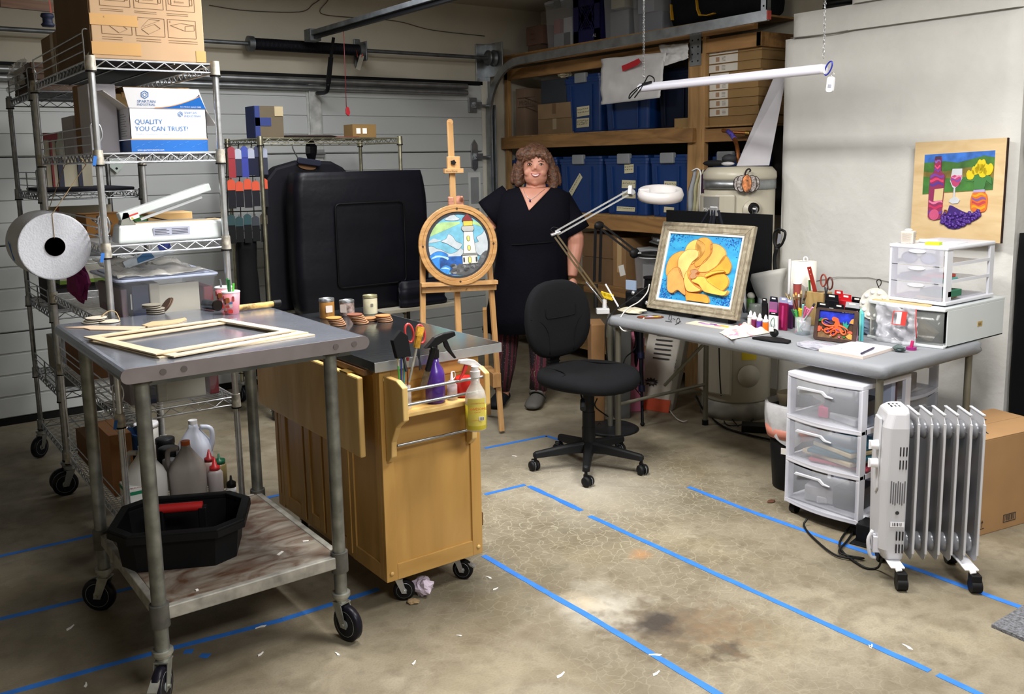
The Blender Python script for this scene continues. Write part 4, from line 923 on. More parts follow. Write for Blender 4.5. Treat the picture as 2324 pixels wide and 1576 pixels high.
# front flap folded up and forward, blue swoosh
fo=Vector((bx0_,by_,z2+bz_));fy=Vector((0,-.25,1)).normalized();M=pm(fo,(1,0,0),fy);FH=.075;FW=bx1_-bx0_
P=[(0,0),(FW,0),(FW-.03,FH),(-.02,FH)]
MB(WB).prism(P,.003,M).build('front_flap',t)
M2=M@Matrix.Translation((0,0,.0032));mb=MB(BB);sw=[(FW*.33+FW*.67*q/8,FH*.8*(q/8)**1.8)for q in range(9)]
sw[-1]=(FW-.028,FH*.72);mb.prism([(FW*.33,0),(FW-.001,0)]+sw[::-1][:-1],.0008,M2);mb.m(ORR)
for a,b in zip(sw,sw[1:]):mb.prism([a,b,(b[0],b[1]+.003),(a[0],a[1]+.003)],.001,M2)
mb.build('swoosh',t)
mb=text_mb('SPARTAN',.0145,M2@Matrix.Translation((.03,.02,.0002)),TB,sx=1.1);text_mb('INDUSTRIAL',.0115,M2@Matrix.Translation((.03,.009,.0002)),TB,mb,sx=1.05);text_mb('NO MICRO GLASS FIBRE',.0075,M2@Matrix.Translation((.19,.004,.001)),WB,mb);mb.build('flap_lettering',t)
M3=M2@Matrix.Translation((.058,.05,.0));mb=MB(TB);hx_=[(a*1.5,b*1.5)for a,b in hexo];mb.ring(hx_,[(a*.8,b*.8)for a,b in hx_],.0006,M3);mb.ring(circ(.0075,12),circ(.0055,12),.0006,M3);mb.build('flap_logo',t)
MB(mt('#b9b4ae',.6)).prism([(0,0),(.23,0),(.20,.1),(.02,.11)],.003,pm((bx0_,by_+.235,z2+bz_),(0,-1,0),(-.9,0,.75))).build('side_flap',t)
MB(mt('#c9c6c4',.6)).prism([(0,0),(.23,0),(.2,.07),(.02,.08)],.003,pm((bx1_,by_,z2+bz_),(0,1,0),(.6,0,-.8))).build('side_flap',t)
MB(mt('#a98a58',.8)).prism([(0,0),(FW,0),(FW-.03,.07),(.02,.07)],.003,pm((bx0_,by_+.237,z2+bz_),(1,0,0),(0,.3,1))).build('back_flap',t)
carton((.93,3.95,z2),(1.22,4.3,z2+.215),'brown carton behind the white and blue open carton',mt('#5f4a36',.85))
G4='flat tan mailers above the white and blue carton'
for k,lb in enumerate(('flat tan corrugated mailer, lower of two above the open carton','flat tan corrugated mailer, upper of two above the open carton')):carton((.965+.01*k,3.92,z2+.217+k*.024),(1.235,4.32,z2+.217+k*.024+.022),lb,mt('#b28a55',.8),G4)
crumple('plastic_wrap','crumpled clear plastic at right end of second shelf',(1.215,3.98,z2),.055,mt('#c9ccd2',.1,alpha=.35),31,18,'plastic',(.7,1.4,1.6))
mb=MB(mt('#c3c0c8',.8,0,.03)).b2((.815,3.80,z2),(.915,3.98,z2+.26));t=solo(mb,'paper_bag','tall white folded paper bag between rack post and guard rail','bag',bevel=.004)
mb=MB(mt('#8b6a48',.85));mb.prism([(.82,4.0),(.93,4.0),(.93,4.1),(.82,4.1)],.27,z0=z2);solo(mb,'paper_bag','brown kraft bag behind the tall white paper bag','bag',bevel=.006)
solo(MB(mt('#b9b5bd',.8)).b2((.83,4.2,z2),(.95,4.42,z2+.16)),'white_box','plain white box behind the brown kraft bag','box',bevel=.003)
solo(MB(mt('#cfd8d0',.5)).lathe([(.022,0),(.022,.05),(.012,.075),(.01,.1),(.001,.102)],(.835,4.5,z2),14),'small_bottle','small pale green squeeze bottle inside the second shelf guard rail','bottle')
# L3: impulse sealer
z3=1.31;SE=mt('#cbd2d2',.35,0,.015)
t=thing('bag_sealer','white impulse bag sealer with raised arm on third shelf','sealer',(1.06,3.72,z3))
R_=[]
for z,k in((0,0),(.012,0),(.06,.006),(.072,.012)):R_.append([(x,y,z3+z)for x,y in((.85+k,3.665+k),(1.27-k,3.665+k),(1.285-k,3.69),(1.285-k,3.77),(.85+k,3.77-k))])
MB(SE).loft(R_,smooth=False).build('body',t,bevel=.006)
MB(mt('#b9a07a',.5)).b2((.90,3.69,z3+.071),(1.25,3.745,z3+.076)).m(mt('#8e9296',.35,.6)).b2((.93,3.70,z3+.076),(1.2,3.735,z3+.079)).build('sealing_bar',t)
a0=Vector((.865,3.70,z3+.10));a1=Vector((1.215,3.70,z3+.205))
MB(SE).bar(a0,a1,.05,.03).build('arm',t,bevel=.004)
MB(mt('#c9cdd0',.4)).bar(a0+Vector((.08,0,-.012)),a1+Vector((-.03,0,-.04)),.012,.01).build('pressure_bar',t)
MB(mt('#a5a79f',.4,.7)).prism([(-.02,-.035),(.035,-.035),(.008,.012),(-.008,.012)],.045,pm((.885,3.72,z3+.105),(1,0,0),(0,0,1))).build('hinge',t)
mb=MB(mt('#c53a33')).prism([(0,.008),(.035,.008),(.035,.014),(0,.014)],.001,pm((.90,3.673,z3+.093),(1,0,.3),(0,0,1)));mb.m(PAPER).prism([(0,-.006),(.035,-.006),(.035,.008),(0,.008)],.0008,pm((.90,3.673,z3+.093),(1,0,.3),(0,0,1)));mb.m(mt('#c7b540')).prism([(.002,-.004),(.014,-.004),(.008,.006)],.0012,pm((.90,3.673,z3+.093),(1,0,.3),(0,0,1)));mb.build('warning_label',t)
mb=MB(mt('#a9adc0',.5)).b2((.98,3.6655,z3+.022),(1.12,3.668,z3+.055));mb.m(INK)
for k in range(4):mb.b2((.985,3.6645,z3+.028+k*.006),(1.04-.01*(k%2),3.6665,z3+.0295+k*.006));mb.b2((1.05,3.6645,z3+.028+k*.006),(1.112,3.6665,z3+.0295+k*.006))
mb.build('rating_plate',t)
solo(MB(mt('#15161a',.6)).tube(arc([(1.0,3.78,z3+.09),(1.1,3.79,z3+.07),(1.2,3.78,z3+.075),(1.3,3.79,z3+.07),(1.31,3.82,z3+.02)],6),.003,6),'sealer_cable','thin black cord lying over the bag sealer','cord')
solo(MB(wood('#b48c55','#c8a26a',(3,12,12))).b2((1.02,3.88,z3),(1.2,4.0,z3+.1)),'wooden_box','pale wooden block seen behind the bag sealer','box',bevel=.003)
solo(MB(mt('#3c7f3a',.6)).b2((.96,3.86,z3),(1.01,3.93,z3+.09)),'green_pack','small green packet behind the bag sealer','packet',bevel=.003)
carton((.83,4.1,z3),(.99,4.3,z3+.095),'tan carton behind the bubble wrap roll on third shelf',mt('#a8763c',.85))
t=thing('bag_of_hardware','clear bag of shiny metal parts at front left of third shelf','bag',(.82,3.78,z3));mb=MB(CHROMED)
for k in range(40):p=Vector((.815+random.random()*.03,3.70+random.random()*.2,z3+.01+random.random()*.08));mb.tube([p,p+Vector((random.uniform(-.01,.01),random.uniform(-.03,.03),random.uniform(-.02,.02)))],.0035,5)
mb.build('metal_parts',t)['kind']='stuff'
# L4 tote
def printed_tote(x0,x1,y0,y1,z0,h,label):
 t=clear_bin((x0,y0,z0),(x1,y1,z0+h),label,[(-.28,0,.02,.16,.9,.78,'#2f3650'),(.08,-.42,.02,.46,.04,.75,'#c9c5b6'),(-.14,-.3,.02,.1,.3,.8,'#b3afa3'),(.4,-.2,.02,.1,.5,.6,'#7b2f36'),(-.42,0,.02,.06,.8,.7,'#7d6a72')],lidm=mt('#b9c3dc',.3,alpha=.8),latch=None);return t
t=printed_tote(.835,1.225,3.67,4.15,1.005,.165,'clear bin with pale blue lid on fourth shelf, behind the steel table')
mb=MB(mt('#8a93a8',.6))
for x,z in((1.04,1.09),(1.085,1.095),(1.005,1.055),(1.1,1.06)):mb.prism(circ(.017,16),.001,pm((x,3.712,z),(1,0,0),(0,0,1)))
mb.split('printed_circle',t)
MB(PAPER).b2((.885,3.70,1.05),(.90,3.703,1.11)).build('barcode_label',t)
sheet('plastic_sleeve','clear plastic sleeves lying on the pale blue bin lid',[(.82,4.0,1.23),(1.13,4.0,1.215),(1.18,3.68,1.18),(.84,3.68,1.178)],mt('#b9b7b2',.2,alpha=.6),'plastic',amp=.012,seed=14)
M=pm((.94,3.85,1.20),(1,0,.28),(0,.4,1));mb=MB(mt('#c9d2dc',.5)).prism([(-.03,0),(.17,0),(.17,.05),(-.03,.03)],.012,M);mb.m(mt('#3b6fa0')).prism([(.02,.005),(.09,.005),(.085,.025),(.055,.036),(.025,.025)],.0132,M);mb.m(mt('#2b3f96')).prism([(.12,.02),(.168,.02),(.168,.055),(.12,.05)],.0134,M);solo(mb,'mask_pack','blue and white printed pack tilted on the pale blue bin','packet')
crumple('fabric_bundle','magenta and purple fabric at left of the pale blue bin',(.82,4.32,1.005),.085,mt('#7c1f5c',.9),41,16,'fabric',(.4,1.6,1.1))
t=printed_tote(.84,1.225,3.68,4.1,.655,.17,'clear bin of printed papers on fifth shelf, below the steel tabletop')
carton((.82,4.35,.655),(1.1,4.75,.79),'brown carton at far end of fifth shelf',mt('#7a5638',.85))
# bottom shelf
z6=.205
def bottle(x,y,z,prof,mat,label,cap=None,cat='bottle',group=None,name='bottle',n=18,capcol=None):
 t=thing(name,label,cat,(x,y,z),0,group);MB(mat).lathe(prof,(0,0,0),n).build('body',t,world=False)
 if cap:MB(capcol).lathe(cap,(0,0,0),16).build('cap',t,world=False)
 return t
MILK=mt('#c9cfe0',.35,0,.02,alpha=.8);MILKW=mt('#c9c8c4',.4)
def jug(x,y,label,rz=0,mat=MILK,capm=WHITEP,s_=1.0,cap=True):
 t=thing('jug',label,'jug',(x,y,z6),rz);R_=[]
 for z,k in((0,.9),(.01,1),(.14,1),(.17,.85),(.21,.48),(.235,.27),(.25,.25)):R_.append([(a*.15*k*s_,b*.15*k*s_,z*s_)for a,b in rrect(1,1,.35,4)])
 MB(mat).loft(R_).build('body',t,world=False);MB(mat).tube(arc([(.03*s_,0,.235*s_),(.075*s_,0,.225*s_),(.08*s_,0,.17*s_),(.066*s_,0,.12*s_)],5),.011*s_,8).build('handle',t,world=False)
 if cap:MB(capm).cyl((0,0,.25*s_),(0,0,.268*s_),.02*s_).build('cap',t,world=False)
 return t
P_=lambda x,y:gz(x,y,z6)
jug(1.19,4.05,'translucent bluish gallon jug with handle on bottom shelf',-.5,s_=1.0)
jug(1.08,3.80,'beige cone-shouldered jug with orange cap on bottom shelf',2.6,mat=mt('#98908a',.5),capm=mt('#c25a18',.5),s_=.95)
jug(.91,3.80,'white jug with round white cap behind the table leg',2.2,mat=MILKW,s_=1.0)
BR=[(.03,0),(.032,.01),(.032,.09),(.02,.105)];CP=[(.022,.103),(.022,.118),(.012,.122),(.004,.155),(.002,.156)]
bottle(1.195,3.80,z6,BR,mt('#a9a0a0',.4,alpha=.85),'small bottle with red nozzle cap, nearest on bottom shelf',CP,capcol=mt('#b01c22',.4))
bottle(1.215,3.93,z6,BR,mt('#a9908a',.4,alpha=.85),'small bottle with red nozzle cap, behind its twin',CP,capcol=mt('#8f2026',.4))
bottle(1.235,3.86,z6,[(.03,0),(.03,.1),(.025,.108)],mt('#8d7d52',.4),'tan bottle with dark green cap at right of bottom shelf',[(.026,.106),(.026,.124),(.006,.128),(.004,.15),(.001,.151)],capcol=mt('#0f5a3c',.4))
bottle(1.235,3.72,z6,[(.02,0),(.02,.04)],WHITEP,'tiny white bottle with black tip beside the rack post',[(.02,.04),(.02,.06),(.006,.07),(.004,.09),(.001,.091)],capcol=BLACKP)
JR=[(.04,0),(.042,.01),(.042,.11),(.04,.112)];JC=[(.043,.11),(.044,.113),(.044,.135),(.04,.138),(.001,.139)]
for k,(x,y,lb)in enumerate(((1.02,4.26,'rear left'),(1.13,4.3,'rear right'),(.99,4.12,'front left'),(1.10,4.14,'front right'))):bottle(x,y,z6,JR,BLACKP,'black lidded tub, %s of four on bottom shelf'%lb,JC,'tub','black lidded tubs','tub',capcol=mt('#1a1a1c',.45))
bottle(1.06,3.98,z6,[(.033,0),(.033,.1),(.031,.13)],mt('#8f8f90',.4,alpha=.7),'short clear tub with black band in front of the black tubs',None,'tub')
for k,(x,y,lb)in enumerate(((.97,4.45,'white tub at left behind the black tubs'),(1.1,4.5,'white tub at right behind the black tubs'))):bottle(x,y,z6,[(.05,0),(.055,.15),(.05,.152)],MILKW,lb,[(.057,.15),(.057,.17),(.05,.172),(.001,.172)],'tub','white tubs','tub',capcol=WHITEP)
carton((.83,4.02,z6),(.92,4.3,z6+.27),'tall brown carton standing on bottom shelf',mt('#9a6b42',.85))
carton((.95,3.9,z6),(1.02,4.0,z6+.1),'small kraft carton behind the white jug',mt('#a98a50',.85))
carton((.83,4.4,z6),(1.0,4.74,z6+.14),'low brown carton at far end of bottom shelf',mt('#6d4c2e',.85))
bottle(.86,4.33,z6,[(.035,0),(.035,.19),(.02,.22)],MILKW,'white and navy bottle among the cartons at left of bottom shelf',[(.036,.06),(.036,.16)],capcol=mt('#141a2c',.5))
t=thing('wipes_box','small white and green box with red lettering on bottom shelf','box',(.85,3.78,z6))
MB(mt('#dcdcd8',.5)).b2((.818,3.70,z6),(.875,3.84,z6+.125)).build('body',t,bevel=.001);MB(mt('#0f7a54',.5)).b2((.8172,3.6992,z6+.103),(.8758,3.841,z6+.117)).build('green_band',t)
mb=text_mb('SCRAPS',.026,pm((.817,3.83,z6+.045),(0,-1,0),(0,0,1)),mt('#a04a4a'));text_mb('IN A BOX',.02,pm((.817,3.83,z6+.02),(0,-1,0),(0,0,1)),mt('#a04a4a'),mb);text_mb('RAGS',.02,pm((.83,3.71,z6+.1256),(1,.0,0),(0,1,0)),mt('#b03030'),mb);mb.build('lettering',t)
crumple('cloth_bundle','blue and orange rags between cartons on bottom shelf',(.97,4.2,z6),.05,mt('#1f4f86',.9),51,14,'cloth',(1,1,2.2))
# =============== rack B contents ===============
G5=None
solo(MB(mt('#1c1d26',.9,0,.1,10,.4,30)).b2((.83,4.92,1.485),(1.24,5.5,1.50)),'folded_fabric','dark folded fabric lying on rear rack below the cream board','fabric',bevel=.006)
t=thing('striped_board','cream board with red and navy stripes standing on rear rack','board',(1.0,5.3,1.502));MB(mt('#a49d8a',.8)).b2((.9,5.28,1.502),(1.12,5.3,1.78)).build('panel',t)
MB(mt('#7a1a20')).b2((.898,5.272,1.745),(1.122,5.28,1.78)).b2((.925,5.272,1.502),(.935,5.28,1.745)).m(mt('#141a33')).b2((.955,5.272,1.502),(.98,5.28,1.745)).b2((1.05,5.272,1.502),(1.07,5.28,1.745)).split('stripe',t)
t=thing('striped_board','cream panel with one red stripe on rear rack third shelf','board',(1.0,5.3,1.165));MB(mt('#98917e',.8)).b2((.88,5.28,1.165),(1.2,5.3,1.4)).build('panel',t);MB(mt('#8c3a20')).b2((.925,5.272,1.165),(.94,5.28,1.4)).build('stripe',t)
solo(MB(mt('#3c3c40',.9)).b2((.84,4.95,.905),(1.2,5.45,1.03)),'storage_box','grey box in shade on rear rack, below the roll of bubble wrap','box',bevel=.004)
t=thing('game_box','white box with green base on rear rack fourth shelf','box',(1.1,4.98,1.032));MB(mt('#a9a79b',.7)).b2((.85,4.9,1.05),(1.22,5.3,1.10)).build('body',t);MB(mt('#5c7a1c',.6)).b2((.848,4.898,1.032),(1.222,5.302,1.05)).build('base',t)
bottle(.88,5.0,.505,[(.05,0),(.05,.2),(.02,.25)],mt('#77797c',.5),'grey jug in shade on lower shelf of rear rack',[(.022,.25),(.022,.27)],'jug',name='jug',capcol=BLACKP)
solo(MB(mt('#8d8a7c',.7)).b2((.86,5.1,.505),(1.2,5.5,.7)),'storage_box','pale box on lower shelf of rear rack','box',bevel=.004)
# wire-bound latch plates on the door behind
for(x,y)in((110,372),(263,372)):
 p=gy(x,y,6.37);t=solo(MB(mt('#a9b5b0',.5,.3)).prism([(-.04,.03),(-.04,-.02),(0,-.06),(.04,-.02),(.04,.03)],.01,pm(p,(1,0,0),(0,0,1))).m(BLACKR).prism(circ(.008,10,0,-.03),.0115,pm(p,(1,0,0),(0,0,1))),'hinge_plate',['pale pentagonal plate on the garage door behind left of the rack','pale pentagonal plate on the garage door seen past the front rack post'][int(x>200)],'plate','plates on the garage door')
# =============== bubble wrap roll ===============
c0=gx(125,560,.655);r_=.127;ln_=.3;BW=mt('#dfe2ec',.35,0,.03,60,.25,140,alpha=.95)
t=thing('bubble_wrap_roll','roll of clear bubble wrap hanging on twine beside the rack','roll',(c0.x,c0.y+.15,c0.z))
M=Matrix.Translation(c0)@Matrix.Rotation(-PI/2,4,'X')
mb=MB(BW);pr=[(.036,0)]+[(.036+(r_-.036)*q/14,.0025*(q%2))for q in range(1,15)]+[(r_,.004)]+[(r_+.0015*(q%2),.01+(ln_-.02)*q/30)for q in range(31)]+[(r_,ln_),(.036,ln_),(.036,0)]
mb.lathe(pr[:-1]+[(.036,.0)],n=60,M=M);mb.build('wrap',t)
MB(mt('#7a5a3c',.8)).lathe([(.036,-.002),(.0365,ln_),(.033,ln_),(.033,-.002),(.036,-.002)],n=30,M=M).build('core',t)
MB(TAPEB).prism([(-.012,-.04),(.004,-.035),(.012,.03),(-.002,.04)],.002,pm(c0+Vector((-r_*.985,.17,-.02)),(0,-1,0),(-.2,0,1))).build('tape_bit',t)
TW=mt('#b39a72',.9);P0=Vector((.79,3.82,1.61));P1=Vector((.79,4.22,1.61))
mb=MB(TW);core=c0+Vector((0,0,.033))
mb.tube([P0,core+Vector((.0,.0,.09)),core+Vector((0,-.002,0)),core+Vector((0,.15,0)),core+Vector((0,ln_,0)),P1],.0016,5)
mb.tube([P0+Vector((0,.0,0)),P0+Vector((-.02,-.05,.02)),P0+Vector((-.03,-.07,.025))],.0025,5);mb.tube([P1,P1+Vector((0,-.1,.01))],.0016,5)
solo(mb,'twine','tan twine looped through the bubble wrap roll','twine')
for x,y,nm in((215,365,'blue painter tape bit high on the front rack post'),(232,585,'blue painter tape bit midway on the front rack post'),(262,965,'blue painter tape bit low on the front rack post')):
 p=gy(x,y,3.633);solo(MB(TAPEB).box(p,(.012,.002,.035),(0,.2,0)),'tape_bit',nm,'tape','blue tape bits on the rack post')
# =============== rack C contents ===============
zc=1.76;BC=mt('#0b0c12',.55,0,.2,3,.5,9)
t=carton((2.10,5.45,zc),(2.28,5.6,zc+.19),'blue and brown carton on top of the middle rack',mt('#5b503e',.85));
MB(mt('#1d2f6d',.7)).b2((2.098,5.452,zc),(2.102,5.6,zc+.19)).b2((2.1,5.448,zc+.07),(2.2,5.452,zc+.12)).b2((2.1,5.448,zc),(2.13,5.452,zc+.19)).split('blue_print',t);MB(mt('#a89878',.7)).b2((2.225,5.447,zc+.13),(2.28,5.45,zc+.188)).build('torn_label',t)
t=carton((2.75,5.45,zc),(2.92,5.58,zc+.085),'small tan carton with two white labels on the middle rack',mt('#7d6136',.85));MB(PAPER).b2((2.775,5.447,zc+.025),(2.805,5.45,zc+.06)).b2((2.82,5.447,zc+.025),(2.85,5.45,zc+.06)).split('white_label',t)
solo(MB(mt('#2d1f1c',.8)).lathe([(.001,0),(.17,.004),(.19,.01),(.15,.018),(.001,.02)],(2.5,5.6,zc),24,sx=1.1,sy=.8),'dark_board','thin dark brown board lying between the cartons','board')
solo(MB(mt('#6a2f26',.8)).b2((2.62,5.42,zc),(2.78,5.44,zc+.006)),'dark_strip','thin reddish strip on the edge of the middle rack','strip')
# black covered case
def puffy(lo,hi,mat,name,parent,bulge=.03,seed=0,n=14,lean=0):
 (x0,y0,z0),(x1,y1,z1)=lo,hi;R_=[];w_,d_,h_=x1-x0,y1-y0,z1-z0
 for k in range(n+1):
  v=k/n;e=1-.06*(abs(2*v-1)**6);ring=[]
  for(a,b)in rrect(w_*e,d_*e,.05,3):
   q=Vector((a*3,b*3,v*3+seed));kk=bulge*(noise.noise(q)+.5*noise.noise(q*3))
   ring.append(((x0+x1)/2+a+kk*(1 if a>0 else-1)*.5,(y0+y1)/2+b-kk+lean*v,z0+h_*v))
  R_.append(ring)
 return MB(mat).loft(R_).build(name,parent)
t=thing('covered_case','big rectangular case under black cloth in front of the middle rack','case',(2.66,5.28,.67))
puffy((2.21,5.17,.67),(3.14,5.36,1.545),mt('#0c0d14',.42,0,.15,3,.5,6),'cover',t,.012,3,18)
mb=MB(mt('#040406',.6));fr_=rrect(.48,.52,.03,3,2.70,1.09);pts=[(x,5.155,z)for x,z in fr_];mb.tube(pts,.006,5,closed=True);mb.build('seam',t)
t2=thing('covered_case','low folded black cloth bundle at lower right of the covered case','bundle',(3.0,5.2,.67));puffy((2.86,5.08,.67),(3.22,5.16,.84),mt('#10121c',.5,0,.15,3,.5,8),'cover',t2,.02,8)
solo(MB(mt('#a09b8c',.7)).b2((2.2,5.06,.648),(3.28,5.42,.668)),'white_board','pale board edge under the black covered case','board')
MBs=MB(CHROMED)
t=thing('folding_stand','grey folding stand legs under the pale board','stand',(2.9,5.2,0))
for x in(2.4,3.0):MB(mt('#2a2b2e',.5)).cyl((x,5.25,0),(x,5.25,.645),.012).build('leg',t)
t=thing('garment_bag','black zip bag with tan handle opening hanging in middle rack','bag',(2.35,5.52,.7))
mb=MB(mt('#0a0a12',.7,0,.1,4,.3,10));prf=[(2.12,.68),(2.75,.68),(2.78,1.45),(2.66,1.57),(2.58,1.61),(2.36,1.62),(2.2,1.58),(2.13,1.5)]
mb.prism(prf,.1,Matrix(((1,0,0,0),(0,0,1,5.42),(0,1,0,0),(0,0,0,1))));mb.build('body',t,bevel=.02)
M=pm(gy(697,378,5.415),(1,0,-.15),(0,0,1));MB(mt('#6f4d30',.7)).prism(circ(.06,20,0,0,.02),.004,M).build('handle_opening',t);MB(mt('#1a1d2c',.6)).prism(rrect(.16,.04,.015),.02,pm(gy(700,368,5.40),(1,0,-.15),(0,0,1))).build('handle',t,bevel=.006)
solo(MB(CHROMED).tube(arc([gy(667,325,5.5),gy(664,335,5.5),gy(672,352,5.5),gy(678,362,5.5)],6),.004,6),'coat_hanger','wire hanger hook above the black zip bag','hanger')
p=gy(705,345,5.6);crumple('clamp','black and silver clamp hanging under the middle rack shelf',(p.x,p.y,p.z-.05),.05,mt('#14141a',.4,.3),61,10,'clamp',(.8,.5,1.2))
t=thing('black_cloth','black cloth hanging down the left front of the middle rack','cloth',(2.0,5.45,.3));puffy((1.93,5.40,.3),(2.065,5.5,1.15),mt('#07080c',.8),'cloth',t,.012,12)
# hanging packs on left side of rack C
def hang_pack(px,py,w_,h_,col,col2,i,row,X=2.075):
 p=gy(px,py,5.36+.012*i);M=pm(p,(1,-.25,0),(0,0,1));t=thing('tool_pack','','tool pack',p)
 mb=MB(mt(col2,.5)).prism([(-w_/2,-h_),(w_/2,-h_),(w_/2,0),(-w_/2,0)],.008,M);mb.build('pack',t)
 MB(mt(col,.5)).prism([(-w_/2,-h_*.32),(w_/2,-h_*.32),(w_/2,0),(w_*.2,.012),(-w_*.2,.012),(-w_/2,0)],.0105,M).build('header',t)
 MB(CHROMED).tube([M@Vector((0,0,0)),M@Vector((0,.02,.004)),M@Vector((0,.025,.02))],.0016,4).build('hook',t);return t
rows=[(338,.05,.17,['#8f2434','#a3a9b8','#2b3f96','#9aa0b2','#20284e','#8f95aa'],['#8f1524','#14183a','#1b2c8e','#101530','#11152c','#161b34'],'top'),
  (412,.055,.16,['#c24422']*5,['#15161e']*5,'middle'),(492,.055,.16,['#14383c','#10363c','#123c42','#222a34','#3a3420'],['#080b0f']*5,'bottom')]
OR5=['first','second','third','fourth','fifth','sixth'];CN={'#8f2434':'red','#a3a9b8':'silver','#2b3f96':'blue','#9aa0b2':'silver','#20284e':'navy','#8f95aa':'silver','#c24422':'orange-topped','#14383c':'dark teal','#10363c':'dark teal','#123c42':'dark teal','#222a34':'dark grey','#3a3420':'dark brown'}
for py,w_,h_,c1_,c2_,rn in rows:
 nn_=len(c1_)
 for i in range(nn_):
  o=hang_pack(524+i*(74/(nn_-1 or 1)),py-i*.6+(i%2)*5,w_*.8,h_*(1-.12*(i%2)),c1_[i],c2_[i],i,rn);o['label']='%s hanging tool pack, %s from left in %s row'%(CN[c1_[i]],OR5[i],rn);o['group']='tool packs hanging in the %s row'%rn
mb=MB(BLACKP)
for py in(330,405,484):a=gy(508,py-3,5.45);b=gy(602,py-5,5.45);mb.cyl(a,b,.004,n=6)
for px in(512,541,571,598):a=gy(px,322,5.46);b=gy(px+8,560,5.46);mb.cyl(a,b,.003,n=6)
solo(mb,'wire_grid','black wire grid carrying the hanging tool packs','grid panel')
# light sealer-like duct piece behind
# rear dollies seen below shelf
# =============== on the grey table ===============
TT=.7465
def at(px,X,z=TT):p=gx(px,740,X);return Vector((X,p.y,z))
def zat(px,py,X):return gx(px,py,X).z
# ---- framed flower relief on table easel ----
BL=gz(1467,698,.775);BR_=gz(1672,728,.775);TL=gy(1509.5,504,BL.y);TR=gy(1715,512,BR_.y)
ux=(BR_-BL);PWID=ux.length;upv=((TL-BL)+(TR-BR_))/2;PH=upv.length;M=pm(BL,ux,upv)
t=thing('framed_painting','orange poppy relief on blue ground in weathered wood frame','painting',(BL+BR_)/2+Vector((0,0,-.02)))
FG=wood('#7f7460','#a39a84',(3,30,30),.6,.8);fw=.052;th=.028
def framepiece(poly,h,nm,mat,z0=0,**k):MB(mat).prism(poly,h,M,z0).build(nm,t,**k)
W_,H_=PWID,PH
for poly in([(0,0),(W_,0),(W_-fw,fw),(fw,fw)],[(W_,0),(W_,H_),(W_-fw,H_-fw),(W_-fw,fw)],[(W_,H_),(0,H_),(fw,H_-fw),(W_-fw,H_-fw)],[(0,H_),(0,0),(fw,fw),(fw,H_-fw)]):framepiece(poly,th,'frame_rail',FG,-th,bevel=.002)
mb=MB(mt('#4d4436',.8))
for off in(.016,.021,.043):
 a,b,c,d=off,W_-off,off,H_-off
 mb.ring([(a,c),(b,c),(b,d),(a,d)],[(a+.0014,c+.0014),(b-.0014,c+.0014),(b-.0014,d-.0014),(a+.0014,d-.0014)],.0006,M)
mb.build('frame_groove',t)
mb=MB(mt('#ece6da',.5));a=fw-.001;mb.ring([(a,a),(W_-a,a),(W_-a,H_-a),(a,H_-a)],[(fw+.011,fw+.011),(W_-fw-.011,fw+.011),(W_-fw-.011,H_-fw-.011),(fw+.011,H_-fw-.011)],.008,M,-.012);mb.build('liner',t)
def blue_mat():
 m,nt,b=_new('poppy_background');N=nt.nodes;L=nt.links;tc=N.new('ShaderNodeTexCoord');mp=N.new('ShaderNodeMapping');mp.inputs['Scale'].default_value=(4,4,16);L.new(tc.outputs['Object'],mp.inputs[0])
 n=N.new('ShaderNodeTexNoise');n.inputs['Scale'].default_value=1.5;n.inputs['Detail'].default_value=7;L.new(mp.outputs[0],n.inputs['Vector']);r=N.new('ShaderNodeValToRGB');r.color_ramp.elements[0].position=.3;r.color_ramp.elements[1].position=.72;r.color_ramp.elements[0].color=lin('#1f7fbd');r.color_ramp.elements[1].color=lin('#3fb2dd');L.new(n.outputs['Fac'],r.inputs[0]);L.new(r.outputs[0],b.inputs['Base Color']);b.inputs['Roughness'].default_value=.45;return m
pi=fw+.009;MB(blue_mat()).prism([(pi,pi),(W_-pi,pi),(W_-pi,H_-pi),(pi,H_-pi)],.002,M,-.014).build('blue_panel',t)
rnd=random.Random(4);ins=fw+.013
for col,nn in(('#1c4fb0',170),('#1560b8',150),('#7fb0e6',60),('#23337e',60)):
 mb=MB(mt(col,.4));
 for _ in range(nn):
  cx_,cy_=rnd.choice(((0,0),(1,0),(0,0),(1,0),(0,1),(1,1)));r1=abs(rnd.gauss(0,.06));r2=abs(rnd.gauss(0,.05 if cy_==0 else .03))
  x=ins+r1 if cx_==0 else W_-ins-r1;y=ins+r2 if cy_==0 else H_-ins-r2;a=rnd.random()*3;l=rnd.uniform(.003,.008)
  x=min(max(x,ins+.003),W_-ins-.003);y=min(max(y,ins+.003),H_-ins-.003)
  mb.prism([(x+l*math.cos(a),y+l*math.sin(a)),(x-.5*l*math.sin(a),y+.5*l*math.cos(a)),(x-l*.6*math.cos(a),y-l*.6*math.sin(a))],.0018,M,-.0118)
 mb.build('foliage_dabs',t)['kind']='stuff'
